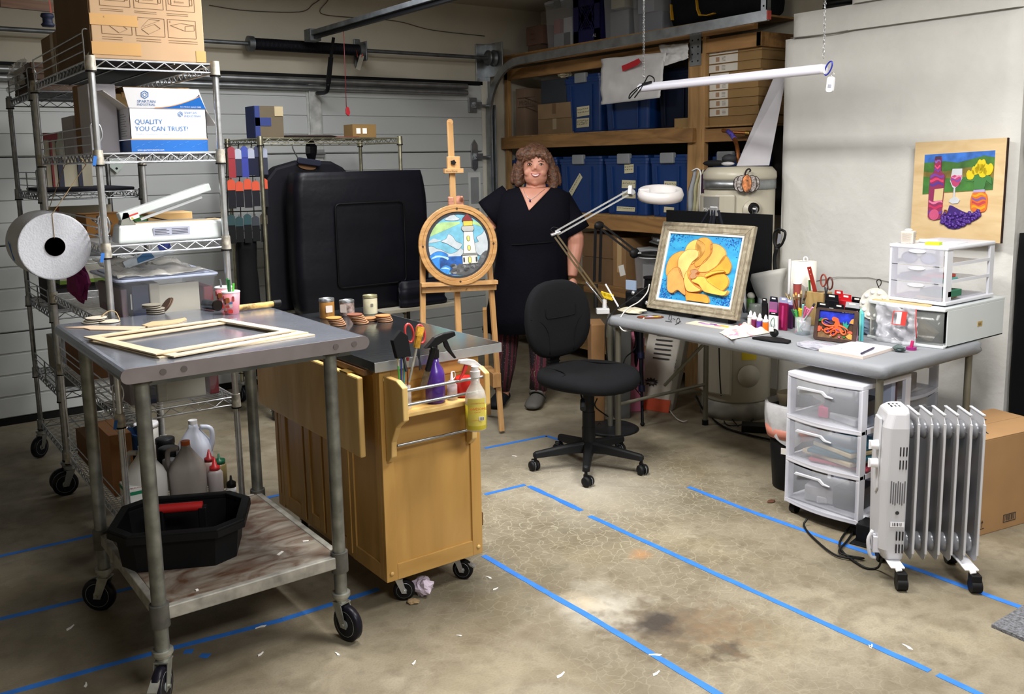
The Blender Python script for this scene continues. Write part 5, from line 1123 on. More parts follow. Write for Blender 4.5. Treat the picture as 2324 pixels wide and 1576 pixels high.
# petals, traced in the panel's own 0..1 coordinates (x right, y up)
ib=fw+.013;IW,IH=W_-2*ib,H_-2*ib
def PQ(pts):return[(ib+x*IW,ib+y*IH)for x,y in pts]
def smooth(pts,k=4):
 n=len(pts);P=[Vector((p[0],p[1],0))for p in pts];out=[]
 for i in range(n):
  a,b,c,d=P[i-1],P[i],P[(i+1)%n],P[(i+2)%n]
  for j in range(k):
   q=j/k;v=.5*((2*b)+(c-a)*q+(2*a-5*b+4*c-d)*q*q+(3*b-a-3*c+d)*q**3);out.append((v.x,v.y))
 return out
PET=[
 ('#6f7038',0,[(.40,.0),(.425,.0),(.455,.09),(.50,.15),(.46,.17),(.425,.1)]),
 ('#e39a50',.5,[(.2,.5),(.34,.62),(.6,.6),(.74,.45),(.64,.2),(.5,.1),(.3,.2)]),
 ('#e89c44',1,[(.42,.93),(.53,.96),(.62,.88),(.64,.74),(.58,.60),(.46,.50),(.42,.6),(.40,.8)]),
 ('#f0b35c',1,[(.60,.86),(.70,.87),(.80,.80),(.83,.70),(.76,.56),(.64,.45),(.50,.44),(.54,.58),(.62,.72)]),
 ('#efa53c',1,[(.82,.71),(.90,.63),(.93,.55),(.91,.45),(.83,.44),(.70,.40),(.64,.44),(.74,.55)]),
 ('#efa83c',2,[(.86,.44),(.93,.36),(.93,.26),(.86,.17),(.78,.15),(.70,.18),(.63,.30),(.70,.39),(.78,.44)]),
 ('#f2bf66',1,[(.26,.74),(.30,.86),(.40,.92),(.52,.85),(.53,.72),(.46,.60),(.36,.52),(.3,.6)]),
 ('#e9a14c',1,[(.05,.35),(.04,.52),(.10,.66),(.24,.73),(.30,.64),(.30,.45),(.22,.32),(.12,.30)]),
 ('#f2c678',3,[(.25,.70),(.33,.76),(.45,.75),(.47,.66),(.40,.56),(.36,.42),(.34,.30),(.24,.42),(.20,.58)]),
 ('#efa35a',3,[(.10,.24),(.09,.34),(.16,.45),(.24,.46),(.30,.36),(.36,.2),(.40,.06),(.34,.08),(.27,.12),(.20,.06),(.13,.10)]),
 ('#f5c468',4,[(.36,.42),(.40,.32),(.50,.22),(.60,.16),(.52,.12),(.42,.12),(.37,.2),(.34,.30)]),
 ('#f4bd58',5,[(.46,.28),(.52,.35),(.62,.36),(.70,.28),(.90,.18),(.96,.20),(.93,.12),(.80,.12),(.66,.14),(.6,.2),(.56,.24)]),
 ('#ec9f3e',2,[(.38,.12),(.50,.10),(.66,.10),(.72,.04),(.72,-.05),(.64,-.12),(.58,-.13),(.50,-.16),(.44,-.10),(.42,-.02)]),
 ('#f4b84a',5,[(.64,.36),(.76,.43),(.87,.46),(.86,.48),(.74,.46),(.64,.41)]),
 ('#b98a62',6,[(.42,.34),(.47,.31),(.52,.34),(.50,.39),(.53,.43),(.48,.46),(.42,.43),(.44,.39)])]
for col,zl,pl in PET:
 pl=smooth(PQ([(x,max(y*.98+.03,.012+(.0 if zl!=2 else-.0)))for x,y in pl]))if zl else PQ(pl)
 MB(mt(col,.4,0,.12,12)).prism(pl,.005+zl*.0035,M,-.012).build('petal' if zl else 'stem',t,bevel=.0012)
 if zl:MB(mt('#a8622a',.6)).tube([M@Vector((x,y,-.007+zl*.0035))for x,y in pl],.0011,4,closed=True).build('petal_outline',t)
# table easel behind
t=thing('table_easel','black folding table easel with chrome top clamp behind the flower painting','easel',(3.9,3.35,TT))
back=(BL+BR_)/2+ux.cross(upv).normalized()*-.035;nrm=ux.cross(upv).normalized();up=upv.normalized()
top=gd(1620,482,dep((TL+TR)/2-nrm*.03));mb=MB(mt('#1a1d26',.4,.2))
for k in(-.25,-.06,.08,.25):mb.bar(top+ux.normalized()*k*.12+Vector((0,0,.01)),back+ux.normalized()*k*1.2*(1 if abs(k)>.1 else .2)+up*.05-nrm*.02,.012,.008)
mb.split('leg',t);MB(mt('#1a1d26',.4)).bar(top,Vector((4.08,3.45,TT+.002)),.012,.012).build('rear_leg',t)
MB(CHROME).box(top+up*.005,(.012,.05,.05)).build('clamp',t,bevel=.003)
mb=MB(BLACKP)
for px,py in((1575,722),(1656,735)):p=gz(px,py,TT);mb.box((p.x+.02,p.y,TT+.012),(.05,.014,.024))
mb.split('foot',t)
# black backing board
a=gx(1512,650,4.09);b_=gx(1748,655,4.09);zt=gx(1630,482,4.09).z
solo(MB(mt('#07080b',.75)).b2((4.085,b_.y,TT),(4.10,a.y,zt)),'backing_board','large black board standing behind the flower painting','board',bevel=.001)
# towel hung over shelf post
t=thing('hanging_cloths','purple, white and striped cloths hanging beside the water heater','cloth',gx(1580,480,4.3))
for k,(x0,x1,col)in enumerate(((1558,1572,'#8d9094'),(1570,1580,'#a09c7c'),(1578,1588,'#b5ae94'),(1590,1602,'#3c1f3c'))):
 X=4.35+.008*k;mb=MB(mt(col,.9));R_=[]
 for q in range(7):v=q/6;y0_,y1_=gx(x0+16*(1-v)**2*(k<3),385+100*v,X).y,gx(x1+10*(1-v)**2*(k<3),385+100*v,X).y;z=gx(1580,385+100*v,X).z;w=.006*math.sin(v*9+k);R_.append([(X+w,y0_,z),(X-.012+w,(y0_+y1_)/2,z),(X+w,y1_,z),(X+.006+w,(y0_+y1_)/2,z)])
 mb.loft(R_);mb.build('towel',t)
MB(WHITEP).tube(arc([gx(1570,388,4.33),gx(1582,383,4.33),gx(1590,392,4.33),gx(1590,420,4.33),gx(1588,480,4.33)],4),.004,5).build('piping',t)
# pumpkin ornament hung on heater
t=thing('pumpkin_ornament','metal pumpkin decoration with orange and lace pattern on the water heater','ornament',gx(1695,440,4.22))
cP=gd(1694,417,dep(hp(.45,1.3,hr+.05)[0]));rt=Vector((.80,-.60,0));mb=MB(mt('#241c1e',.5));
def lobes(o,w,h_,off,mat,nm,z):MB(mat).prism([(off+x,y)for x,y in circ(w,20,0,0,h_)],.004,pm(cP,rt,(0,0,1)),z).build(nm,t)
LACE=mt('#8b8380',.5,0,.9,70);ORL=mt('#b06a3e',.5,0,.9,40)
for off,w,h_,m_,z in((-.05,.027,.043,LACE,0),(.05,.027,.043,LACE,0),(-.03,.03,.05,LACE,.003),(.03,.03,.05,LACE,.003),(0,.03,.054,ORL,.006)):
 lobes(None,w,h_,off,mt('#1d1719',.5),'rim',z);lobes(None,w-.0035,h_-.0035,off,m_,'lobe',z+.0012)
M=pm(cP,rt,(0,0,1));MB(mt('#1d1719',.5)).tube([M@Vector(p)for p in arc([(-.012,.05,.008),(-.004,.075,.008),(.012,.085,.008),(.02,.076,.008),(.014,.068,.008)],5)],.005,6).build('stem',t)
# cardboard sheets and things on heater top
P=[gx(1672,366,4.42),gx(1763,362,4.42),gx(1770,178,4.6),gx(1755,178,4.6)]
t=thing('poster_board','white folded poster board with blue edge wedged behind the column on the heater','board',(4.45,3.7,1.535));mb=MB(mt('#b9b7bd',.8));P=[Vector((4.42,gx(1672,366,4.42).y,1.537)),Vector((4.55,3.56,1.537)),Vector((4.70,3.57,gx(1768,178,4.7).z)),Vector((4.70,3.66,gx(1745,178,4.7).z))]
mb.add([*P]+[p+Vector((.01,.01,0))for p in P],[(0,1,2,3),(7,6,5,4),(0,4,5,1),(1,5,6,2),(2,6,7,3),(3,7,4,0)]);mb.build('sheet',t)
q=gx(1655,350,4.4);
t=thing('work_gloves','dark gloves and sunglasses heaped on top of the water heater','gloves',(4.4,3.8,1.537));p=gx(1632,362,4.4)
MB(mt('#1b1b1d',.8)).ball((4.36,p.y,1.555),(.04,.09,.02),12).build('glove',t);MB(mt('#26262a',.7)).ball((4.42,p.y-.06,1.58),(.04,.05,.03),10).build('glove',t);MB(mt('#b9b9bd',.4)).ball((4.34,p.y-.12,1.552),(.02,.05,.012),10).build('lens',t)
# brush-handle (black ice-scraper) leaning on column
t=thing('scoop_handle','black and grey loop handle standing behind the white bag','handle',at(1765,4.1));P=[gx(1768,520,4.1),gx(1782,528,4.1),gx(1776,552,4.1),gx(1764,562,4.1),gx(1757,550,4.1),gx(1758,528,4.1)]
MB(BLACKP).tube(arc(P+[P[0]],5)[:-1],.007,7,closed=True).build('loop',t);MB(mt('#7c7d84',.5)).prism([(p.y-P[0].y,p.z-P[0].z)for p in(gx(1766,530,4.1),gx(1775,533,4.1),gx(1770,552,4.1),gx(1763,555,4.1))],.004,Matrix(((0,0,1,4.1),(1,0,0,P[0].y),(0,1,0,P[0].z),(0,0,0,1)))).build('grip_pad',t)
MB(BLACKP).tube(arc([gx(1764,562,4.1),gx(1758,590,4.1),gx(1762,640,4.1),at(1764,4.1)],5),.011,8).build('handle',t)
# white translucent bag with fluffy lining
c=at(1742,4.0);z1=zat(1730,612,4.0)
t=thing('frosted_bag','frosted white plastic bag standing beside the paper towel roll','bag',c);mb=MB(mt('#d0cec8',.5,alpha=.8));R_=[]
for z,k,sh in((TT,.05,.03),(TT+.06,.065,.025),(z1-.08,.085,.0),(z1-.03,.105,0),(z1,.10,0)):
 R_.append([(c.x+k*math.cos(a)*.7,c.y-sh-k*math.sin(a)+.006*noise.noise(Vector((a*2,z*9,0))),z+(.05*(1-math.sin(a-PI))*.5-.03 if z>z1-.09 else 0))for a in[2*PI*i/26 for i in range(26)]])
mb.loft(R_,cap=False).build('bag',t,solid=.002);MB(WHITEP).ball((c.x,c.y,TT+.08),(.05,.06,.08),14).build('contents',t)
# paper towel roll
c=at(1820,4.02);zt=zat(1820,592,4.02);r=(gx(1790,650,4.02).y-gx(1851,650,4.02).y)/2*.78;t=thing('paper_towel_roll','white paper towel roll on a white upright holder','paper towels',c)
MB(mt('#e3dfd6',.9,0,.02,30,.2,200)).lathe([(.02,TT+.012),(r,TT+.012),(r,zt),(.02,zt),(.02,TT+.012)],(c.x,c.y,0),32).build('roll',t)
mb=MB(WHITEP).cyl((c.x,c.y,TT),(c.x,c.y,TT+.01),r*1.15,n=28);mb.build('holder_base',t);ph=c+Vector((-.62,.5,0)).normalized()*(r+.008);mb=MB(WHITEP).bar((ph.x,ph.y,TT),(ph.x,ph.y,zt+.01),.012,.006);mb.build('holder_arm',t);MB(WHITEP).tube(arc([(c.x,c.y,zt-.01),(c.x,c.y,zt+.015),(c.x+.006,c.y-.008,zt+.02),(c.x+.01,c.y-.014,zt+.012),(c.x+.01,c.y-.014,zt)],4),.004,6).build('holder_loop',t)
# red plastic cup lying up
c=at(1807,3.93);z0,z1=zat(1807,664,3.93),zat(1807,642,3.93);solo(MB(mt('#a04a44',.5)).cyl((c.x,c.y,TT),(c.x,c.y,z1-.004),.014,.021,16).m(WHITEP).cyl((c.x,c.y,z1-.004),(c.x,c.y,z1),.0225,n=16),'cup','tall faded red cup with white rim in front of the paper towels','cup')
def box_tab(px,X,w,d,h,mat,name,label,cat,rz=0,bevel=.002,group=None):c=at(px,X);return solo(MB(mat).box((c.x,c.y,TT+h/2),(d,w,h),(0,0,rz)),name,label,cat,bevel=bevel,group=group)
# wooden block with ruler and scissors
c=at(1856,3.94);zt=zat(1856,662,3.94);t=thing('tool_block','wooden block holder with red ruler and scissors','holder',c)
MB(wood('#9a7a48','#bba06c',(12,12,3))).box((c.x,c.y,(TT+zt)/2),(.07,.105,zt-TT)).build('block',t,bevel=.002);MB(mt('#4f3a20')).box((c.x,c.y-.005,zt+.0005),(.04,.03,.001)).build('slot',t)
t=thing('ruler','red slanted ruler standing in the wooden block','ruler',c+Vector((0,0,.1)));p0=gx(1850,662,3.93);p1=gx(1836,606,3.93);MB(mt('#9a1d14',.4)).bar(p0-(p1-p0)*.5,p1,.028,.004).build('blade',t);MB(PAPER).ball(p1*.88+p0*.12+Vector((-.004,0,0)),.004,8).ball(p1*.7+p0*.3+Vector((-.004,0,0)),.003,8).split('hole',t)
solo(MB(mt('#3ea02c',.5)).bar(gx(1838,664,3.95),gx(1837,636,3.95),.014,.003),'craft_stick','bright green strip beside the red ruler','stick')
def scissors(P0,ax,up,s,col1,col2,label,blade=True):
 t=thing('scissors',label,'scissors',P0);M=pm(P0,ax,up)
 for k,(cx_,w)in enumerate(((-.016,.0),(.018,.0))):
  lp=[M@Vector((cx_*s+.013*s*math.cos(a)*(1 if k else 1.0),.052*s+.026*s*math.sin(a)+(.006*s if k==0 else-.004*s),.002*k))for a in[2*PI*i/16 for i in range(16)]]
  MB(mt(col1 if k==0 else col2,.4)).tube(lp,.0036*s,7,closed=True).build('handle',t)
  MB(mt('#55585e',.3,.7)).prism([(cx_*s*.6,.03*s),(cx_*s*.2,.03*s),(-cx_*.35*s,-.05*s),(-cx_*.15*s,-.05*s)],.002,M,.002*k).build('blade',t)
 return t
scissors(gx(1875,668,3.90),(0,-1,0),(0,-.25,1),1.15,'#8c3c30','#5a2a24','red and black handled scissors standing in the wooden block')
# brushes bundle behind markers
t=thing('brush_jar','dark jar crowded with old paint brushes behind the markers','jar',at(1813,3.82));c=at(1813,3.82);MB(mt('#3a3232',.5)).cyl((c.x,c.y,TT),(c.x,c.y,TT+.08),.032,.035).build('jar',t)
rnd=random.Random(3)
for k,(px,py,col)in enumerate(((1800,668,'#b9a070'),(1806,664,'#c8a04a'),(1813,668,'#d0c8b8'),(1819,660,'#c0a878'),(1832,652,'#8f8a84'),(1829,668,'#6a4a2a'),(1826,676,'#30261e'),(1790,668,'#6b5a48'),(1783,666,'#8a7860'))):
 p=gx(px,py,3.82+rnd.uniform(-.02,.02));b0=Vector((c.x,c.y,TT+.03));mid=b0.lerp(p,.78);MB(mt(('#2e2018','#6a3c1c','#8a8d90')[k%3],.4)).cyl(b0,mid,.0025,.0035,n=7).m(mt('#b0a070',.3,.7)).cyl(mid,b0.lerp(p,.9),.0045,.005,n=8).m(mt(col,.9)).cyl(b0.lerp(p,.9),p,.006,.004,n=8).build('brush',t)
# small black brush tin
# dropper bottles
G='small white dropper bottles'
for k,(px,X,col,nm)in enumerate(((1703,3.62,'#e4e2e0','white'),(1712,3.60,'#6d1f46','maroon'),(1724,3.585,'#5b3a94','violet'),(1737.5,3.575,'#d96a14','orange'))):
 c=at(px,X);t=thing('dropper_bottle','small dropper bottle of %s paint with white tip'%nm,'bottle',c,0,G)
 MB(mt(col,.3)).lathe([(.0135,0),(.015,.004),(.015,.05),(.014,.053)],c,16).build('body',t);MB(WHITEP).lathe([(.015,.053),(.0145,.062),(.008,.068),(.0075,.078),(.003,.088),(.001,.089)],c,16).build('cap',t)
c=at(1712,3.80);t=thing('glass_jar','cloudy glass jar behind the dropper bottles','jar',c);MB(mt('#8f9390',.2,alpha=.5)).lathe([(.035,0),(.037,.06),(.03,.075),(.031,.09)],c,20).build('glass',t);MB(mt('#5c5f58',.5)).cyl(c+Vector((0,0,.003)),c+Vector((0,0,.045)),.032).build('water',t)
c=at(1703,3.98);t=thing('spray_bottle','small clear bottle beside a green can behind the painting corner','bottle',at(1690,3.98));c=at(1688,3.98);MB(mt('#c8c8c4',.3,alpha=.8)).lathe([(.02,0),(.02,.07),(.008,.09),(.008,.12)],c,14).build('body',t)
c=at(1703,3.98);solo(MB(mt('#3f6a28',.5)).lathe([(.02,0),(.02,.08),(.001,.082)],c,14).m(mt('#c4c0b4',.8)).ball((c.x,c.y,TT+.095),(.02,.025,.02),10),'green_can','green can topped with a crumpled tissue behind the jar','can')
# black packaged pens / magenta packs
def pack(px,X,w,h,col,label,hook='#131317',d=.012,header=None,rz=0,lean=0,name='marker_pack',cat='pack',extra=None,group=None):
 c=at(px,X);t=thing(name,label,cat,c,0,group);M=pm((X,c.y,TT),(0,-1,0),(lean,0,1))
 MB(mt(col,.3)).prism([(-w/2,0),(w/2,0),(w/2,h),(-w/2,h)],d,M).build('body',t,bevel=.002)
 hh=h*.22;mb=MB(mt(header or hook,.5));o_=[(-w/2,h*.98),(w/2,h*.98),(w/2-.004,h*.98+hh),(-w/2+.004,h*.98+hh)];mb.prism(o_,.003,M,d*.5);mb.m(PAPER).prism([(-w*.22,h+hh*.5),(w*.22,h+hh*.5),(w*.22,h+hh*.75),(-w*.22,h+hh*.75)],.0036,M,d*.5);mb.build('header',t)
 if extra:
  mb=MB()
  for(a,b,c_,d_,cc)in extra:mb.m(mt(cc,.5)).prism([(a*w,b*h),(c_*w,b*h),(c_*w,d_*h),(a*w,d_*h)],.0012,M,d)
  mb.split('print',t)
 return t
pack(1738,3.72,.032,.12,'#17171a','narrow black hang-tag pack behind the dropper bottles',header='#17171a',lean=-.05)
pack(1757,3.66,.052,.075,'#e4e4e6','white and black pack with green cord in front of magenta packs',header='#0f0f12',extra=((-.4,.1,.4,.45,'#d0d4d6'),))
pack(1757,3.72,.05,.13,'#8f5b86','pink and lilac craft pack behind the white pack',header='#1a1b2c',extra=((-.45,.5,.45,.7,'#d04a9a'),))
pack(1778,3.70,.05,.135,'#7e1240','tall magenta foil pack standing on the table',header='#8f93b8',lean=.03,extra=((-.1,.1,.12,.9,'#b0306c'),))
pack(1792,3.76,.04,.12,'#4a1f4c','dark purple foil pack right of the magenta one',header='#a9add0')
# zip pouch, black knife sheath
c=gz(1750,772,TT);solo(MB(mt('#121214',.6)).prism([(-.045,-.085),(.0,-.08),(.03,-.02),(.02,.07),(-.03,.10),(-.05,.0)],.012,Matrix.Translation((c.x+.0,c.y-.02,TT))@Matrix.Rotation(.25,4,'Z')),'black_pouch','black folded pouch lying at the table edge','pouch',bevel=.004)
t=thing('clip_tag','black clip with white barcode tag and green cord on the pouch','clip',gz(1757,758,TT+.01));c=gz(1757,756,TT+.02);MB(BLACKP).ball(c,(.02,.022,.02),12).build('clip',t);MB(PAPER).prism([(-.014,-.012),(.014,-.008),(.012,.012),(-.012,.01)],.001,pm(c+Vector((-.022,0,.02)),(0,-1,0),(0,0,1))).build('tag',t)
MB(mt('#1f6b4a')).tube(arc([c+Vector((-.01,0,.02)),c+Vector((-.015,.01,.05)),c+Vector((-.015,-.006,.075)),c+Vector((-.015,-.012,.045)),c+Vector((-.01,0,.02))],5),.0016,5).build('cord',t)
# marker cup
c=at(1822,3.68);t=thing('marker_cup','clear pen cup full of coloured gel pens and markers','cup',c);mb=MB(CLEARL);mb.lathe([(.034,0),(.036,.002),(.037,.085)],c,20).build('cup',t,solid=.0015);MB(mt('#38606c',.2,alpha=.7)).cyl(c,c+Vector((0,0,.012)),.033).build('base',t)
cols=['#1e5a3a','#58b38a','#4cb04c','#1b6048','#d6b81e','#e2c22a','#7fc9c0','#d65c8a','#e06a9a','#e88aa8','#c94a5a','#f09ab8','#3a3a40']
for k,col in enumerate(cols):
 a=2*PI*k/len(cols);px=1797+k*4.3;py=(703,709,704,706,699,702,692,696,700,702,706,698,690)[k];p=gx(px,py,3.66+.025*math.sin(k*2.1));b0=Vector((c.x+.015*math.cos(a*2),c.y+.03-.06*((px-1797)/52)*-1*.4-.02,TT+.006));m=b0.lerp(p,.7)
 MB(mt(col,.35,alpha=1)).cyl(m,p,.005,.0052,n=9).build('cap',t);MB(mt('#b9c8c4' if k%2 else col,.3)).cyl(b0,m,.0038,.0042,n=8).build('pen',t)
# packs behind octopus frame
pack(1868,3.80,.07,.12,'#121214','black pack with small white lettering behind the octopus frame',lean=.0,extra=((-.3,.7,.3,.8,'#8f8f92'),(-.45,.35,.45,.55,'#d8dae2')))
pack(1888,3.86,.075,.15,'#17171a','wide black pack with torn hang slot, centre of the pile',extra=((-.35,.7,.3,.76,'#aaaaac'),))
pack(1905,3.78,.06,.125,'#0f0f11','black crinkled pack in front of the red headers',extra=((-.2,.3,.2,.6,'#4a4a4c'),))
pack(1903,3.92,.05,.16,'#a9232c','red topped pack, left of two in the pile',header='#b8121c')
pack(1920,3.90,.06,.15,'#b8232c','red topped pack, right of two in the pile',header='#c4141c')
pack(1935,3.84,.075,.13,'#131315','black pack with silver hanger strip over coloured tubes',header='#b5b8bc',extra=((-.4,.15,-.2,.5,'#e0c94a'),(-.15,.15,.0,.5,'#ead9a0'),(.05,.15,.2,.6,'#d8c21a'),(.25,.1,.4,.4,'#c88aa0')))
pack(1945,3.93,.06,.14,'#1a1a1d','matt black pack at right end of the pile',header='#0d0d10')
for k,(px,col)in enumerate(((1912,'#e0c84a'),(1920,'#e9d48a'),(1927,'#efe0b0'),(1933,'#d8c61e'),(1944,'#d890b0'),(1957,'#58b9c4'),(1953,'#7fcbb8'))):
 c=at(px,3.74);zt=zat(px,706 if k<6 else 700,3.74);solo(MB(mt(col,.4)).cyl((c.x,c.y,TT),(c.x,c.y,zt-.012),.007,n=12).cyl((c.x,c.y,zt-.012),(c.x,c.y,zt),.006,.002,n=12),'paint_tube',['yellow','pale yellow','cream','lemon','pink','turquoise','mint'][k]+' paint tube tip showing above the octopus frame','paint tube','paint tubes behind the octopus frame')
# white round palette
c=gx(1985,690,3.86);M=pm(c,(0,-1,0),(.25,0,1));R0=(gx(1955,690,3.86).y-gx(2016,690,3.86).y)/2;t=thing('round_palette','white round paint palette with wells leaning behind the bags','palette',(c.x,c.y,TT))
PAL=mt('#c4c2ba',.4);MB(PAL).prism(circ(R0*1.1,28),.004,M).build('disc',t);mb=MB(mt('#e8e8e6',.35))
for k in range(10):a=2*PI*k/10;mb.ball(M@Vector((R0*.82*math.cos(a),R0*.82*math.sin(a),.004)),.011,10)
mb.split('well',t)
MB(PAL).bar(M@Vector((0,-R0*1.0,0)),Vector((c.x-.01,c.y,TT)),.02,.004).build('prop',t)
# octopus art
BLo=gz(1845,770,TT+.002);BRo=gz(1941,782,TT+.002);TLo=gy(1858,699,BLo.y);TRo=gy(1950,706,BRo.y)
uo=BRo-BLo;vo=((TLo-BLo)+(TRo-BRo))/2;M=pm(BLo,uo,vo);W_,H_=uo.length,vo.length
t=thing('framed_art','small dark framed carving of an orange and purple octopus','framed art',(BLo+BRo)/2)
DKW=wood('#33221c','#463028',(6,30,30),.5);o_=rrect(W_,H_,.014,3,W_/2,H_/2);i_=rrect(W_*.82,H_*.82,.003,3,W_/2,H_/2+.002)
MB(DKW).ring(o_,i_,.012,M,-.008).build('frame',t,bevel=.001);x0,y0=W_*.09,H_*.1;iw,ih=W_*.82,H_*.82;F=lambda pts:[(x0+a*iw,y0+b*ih)for a,b in pts]
MB(mt('#3b2a1a',.6)).prism(F([(0,0),(1,0),(1,1),(0,1)]),.002,M,-.007).build('back',t)
MB(mt('#1c2fa8',.4,0,.4,30)).prism(F([(0,.62),(.3,.66),(.7,.6),(1,.58),(1,1),(0,1)]),.002,M,-.005).build('sea',t);MB(mt('#7a5a38',.6,0,.2,60)).prism(F([(0,0),(1,0),(1,.28),(.6,.22),(.3,.2),(0,.3)]),.003,M,-.005).build('sand',t)
OC=mt('#d4582a',.45,0,.1,40);OP=mt('#5a3590',.45)
MB(OC).prism(smooth(F([(.50,.78),(.56,.74),(.60,.62),(.64,.48),(.70,.38),(.76,.28),(.66,.24),(.56,.22),(.50,.30),(.44,.36),(.46,.52),(.48,.62),(.42,.64),(.38,.72),(.42,.80)])),.006,M,-.002).build('octopus_body',t,bevel=.0005)
def tent(pts,r0=.034,mat=OC,nm='tentacle'):P=F(pts);P=arc([M@Vector((a,b,.004))for a,b in P],5);n=len(P);MB(mat).tube(P,[iw*(r0*(1-i/n*.65))for i in range(n)],6).build(nm,t)
tent([(.48,.46),(.36,.44),(.22,.46),(.12,.54),(.12,.64),(.2,.7),(.28,.68)]);tent([(.46,.4),(.34,.34),(.24,.28),(.16,.26),(.12,.32),(.12,.4)]);tent([(.5,.36),(.40,.26),(.30,.18),(.22,.22),(.22,.32),(.3,.36),(.36,.3)]);tent([(.56,.3),(.54,.18),(.46,.10),(.40,.14),(.42,.24),(.5,.26)]);tent([(.64,.34),(.70,.22),(.78,.18),(.82,.26),(.78,.36)]);tent([(.6,.5),(.72,.46),(.82,.4),(.88,.34)])
for pts in([(.2,.62),(.28,.58),(.36,.54),(.42,.56)],[(.30,.28),(.33,.25),(.30,.22),(.28,.25)],[(.48,.2),(.46,.16),(.50,.15)],[(.16,.58),(.2,.52),(.3,.5)],[(.54,.34),(.62,.3),(.68,.26)]):tent(pts,.02,OP,'sucker_band')
MB(mt('#1f8f7c',.5)).prism(F([(.70,.40),(.66,.52),(.72,.50),(.70,.66),(.76,.56),(.80,.68),(.82,.54),(.88,.58),(.84,.42),(.80,.34)]),.005,M,-.003).build('coral',t)
for pl,col in(([(0,.64),(.06,.72),(.16,.70),(.24,.66),(.14,.6),(0,.58)],'#1c6b3c'),([(0,.2),(.08,.22),(.1,.36),(.04,.42),(0,.4)],'#d4553a'),([(.88,.62),(.93,.76),(1,.8),(1,.6)],'#d98a3a'),([(.82,.12),(.9,.04),(1,.02),(1,.2),(.92,.24)],'#dc8f40'),([(.84,.3),(.92,.34),(1,.3),(1,.24),(.88,.24)],'#d4553a')):MB(mt(col,.5)).prism(F(pl),.005,M,-.003).build('reef_shape',t)
for cx_,cy_,col in((.40,.07,'#e8d8c8'),(.64,.05,'#c8607a'),(.78,.07,'#2f7a3c')):
 st=[]
 for k in range(10):a=PI/2+k*PI/5;r=(.05 if k%2==0 else .02);st.append((cx_+r*math.cos(a),cy_+.02+r*math.sin(a)*1.1))
 MB(mt(col,.5)).prism(F(st),.005,M,-.002).build('starfish',t)
# bags, pad etc
def bag(px,py,X,sz,mat,label,seed,name='plastic_bag',cat='bag',n=26):
 c=gz(px,py,TT);mb=MB(mat).ball((0,0,0),1,n);V=[]
 for p in mb.v:
  q=Vector(p);d=1+.3*noise.noise(q*1.6+Vector((seed,0,0)))+.16*noise.noise(q*4+Vector((0,seed,0)));V.append((q.x*d*sz[0],q.y*d*sz[1],max(-.75,q.z*d)*sz[2]))
 z0=min(v[2]for v in V);mb.v=[(v[0]+c.x,v[1]+c.y,v[2]-z0+TT+.0005)for v in V];mb.sm=[False]*len(mb.f);return solo(mb,name,label,cat)
bag(1998,762,0,(.07,.15,.06),mt('#8fa3bd',.08,0,.1,30,alpha=.72),'pale blue crumpled plastic bag between octopus frame and white chest',3)
bag(1862,792,0,(.05,.12,.014),mt('#c3c3d0',.08,0,.05,30,alpha=.5),'flat clear plastic bag lying in front of the octopus frame',12)
c=gx(2035,725,3.76);t=thing('zip_bag','clear zip bag with red printed label leaning on the white chest','bag',(c.x,c.y,TT));P=[gx(1988,684,3.81),gx(2080,702,3.80),gx(2082,768,3.79),gx(1990,750,3.79)]
P[2].z=TT+.002;P[3].z=TT+.002
sheet('body','',P,mt('#dcdce4',.1,alpha=.32),'',amp=.016,seed=4,parts=t)
M=pm(gx(2040,722,3.775),(0,-1,-.05),(.1,-.05,1));MB(mt('#c23a34',.5)).ring([(-.03,-.034),(.036,-.03),(.036,.034),(-.03,.028)],[(-.026,-.03),(.012,-.028),(.012,.029),(-.026,.025)],.001,M).build('label_frame',t);MB(mt('#e0d8dc',.5)).prism([(-.01,-.028),(.011,-.027),(.011,.028),(-.01,.026)],.0012,M).build('label_panel',t)
MB(mt('#c2302e',.4)).tube([gx(2079,702,3.78),gx(2078,735,3.775),gx(2080,768,3.77)],.0025,5).build('zip_strip',t)
c=gz(1940,800,TT);a_=[gz(*q,TT)for q in((1846,795),(1945,781),(2030,799),(1968,818))]
A0,A1,A2,A3=gz(1858,798,TT),gz(1938,781,TT),gz(2028,795,TT),gz(1958,816,TT)
t=thing('sketch_pad','white spiral sketch pad lying at the near corner of the table','notebook',((A0+A2)/2));mb=MB(mt('#d8c9c0',.8));ring=[(p.x,p.y)for p in(A0,A3,A2,A1)];mb.prism(ring,.012,None,TT).build('pages',t)
MB(mt('#e9e9ee',.7)).prism(ring,.0012,None,TT+.012).build('top_sheet',t);mb=MB(mt('#3a3a3c',.4,.5))
for k in range(26):p=A0.lerp(A1,(k+.5)/26);mb.tube([p+Vector((.004*math.cos(q),.003*math.cos(q),.007+.0075*math.sin(q)))for q in[2*PI*j/6 for j in range(6)]],.0007,4,closed=True)
mb.build('spiral_binding',t)['kind']='stuff'
a_=gz(1955,803,TT+.018);b_=gz(1981,791,TT+.018);solo(MB(mt('#2b2440',.4)).cyl(a_,b_,.0048,n=10).cyl(b_,b_+(b_-a_)*.12,.003,n=8),'pen','dark purple pen lying on the sketch pad','pen')
c=gz(2040,799,TT);crumple('putty','grey green lump of putty beside the sketch pad',(c.x,c.y,TT),.022,mt('#4c5a5a',.7),71,16,'putty',(.9,1.3,.6))
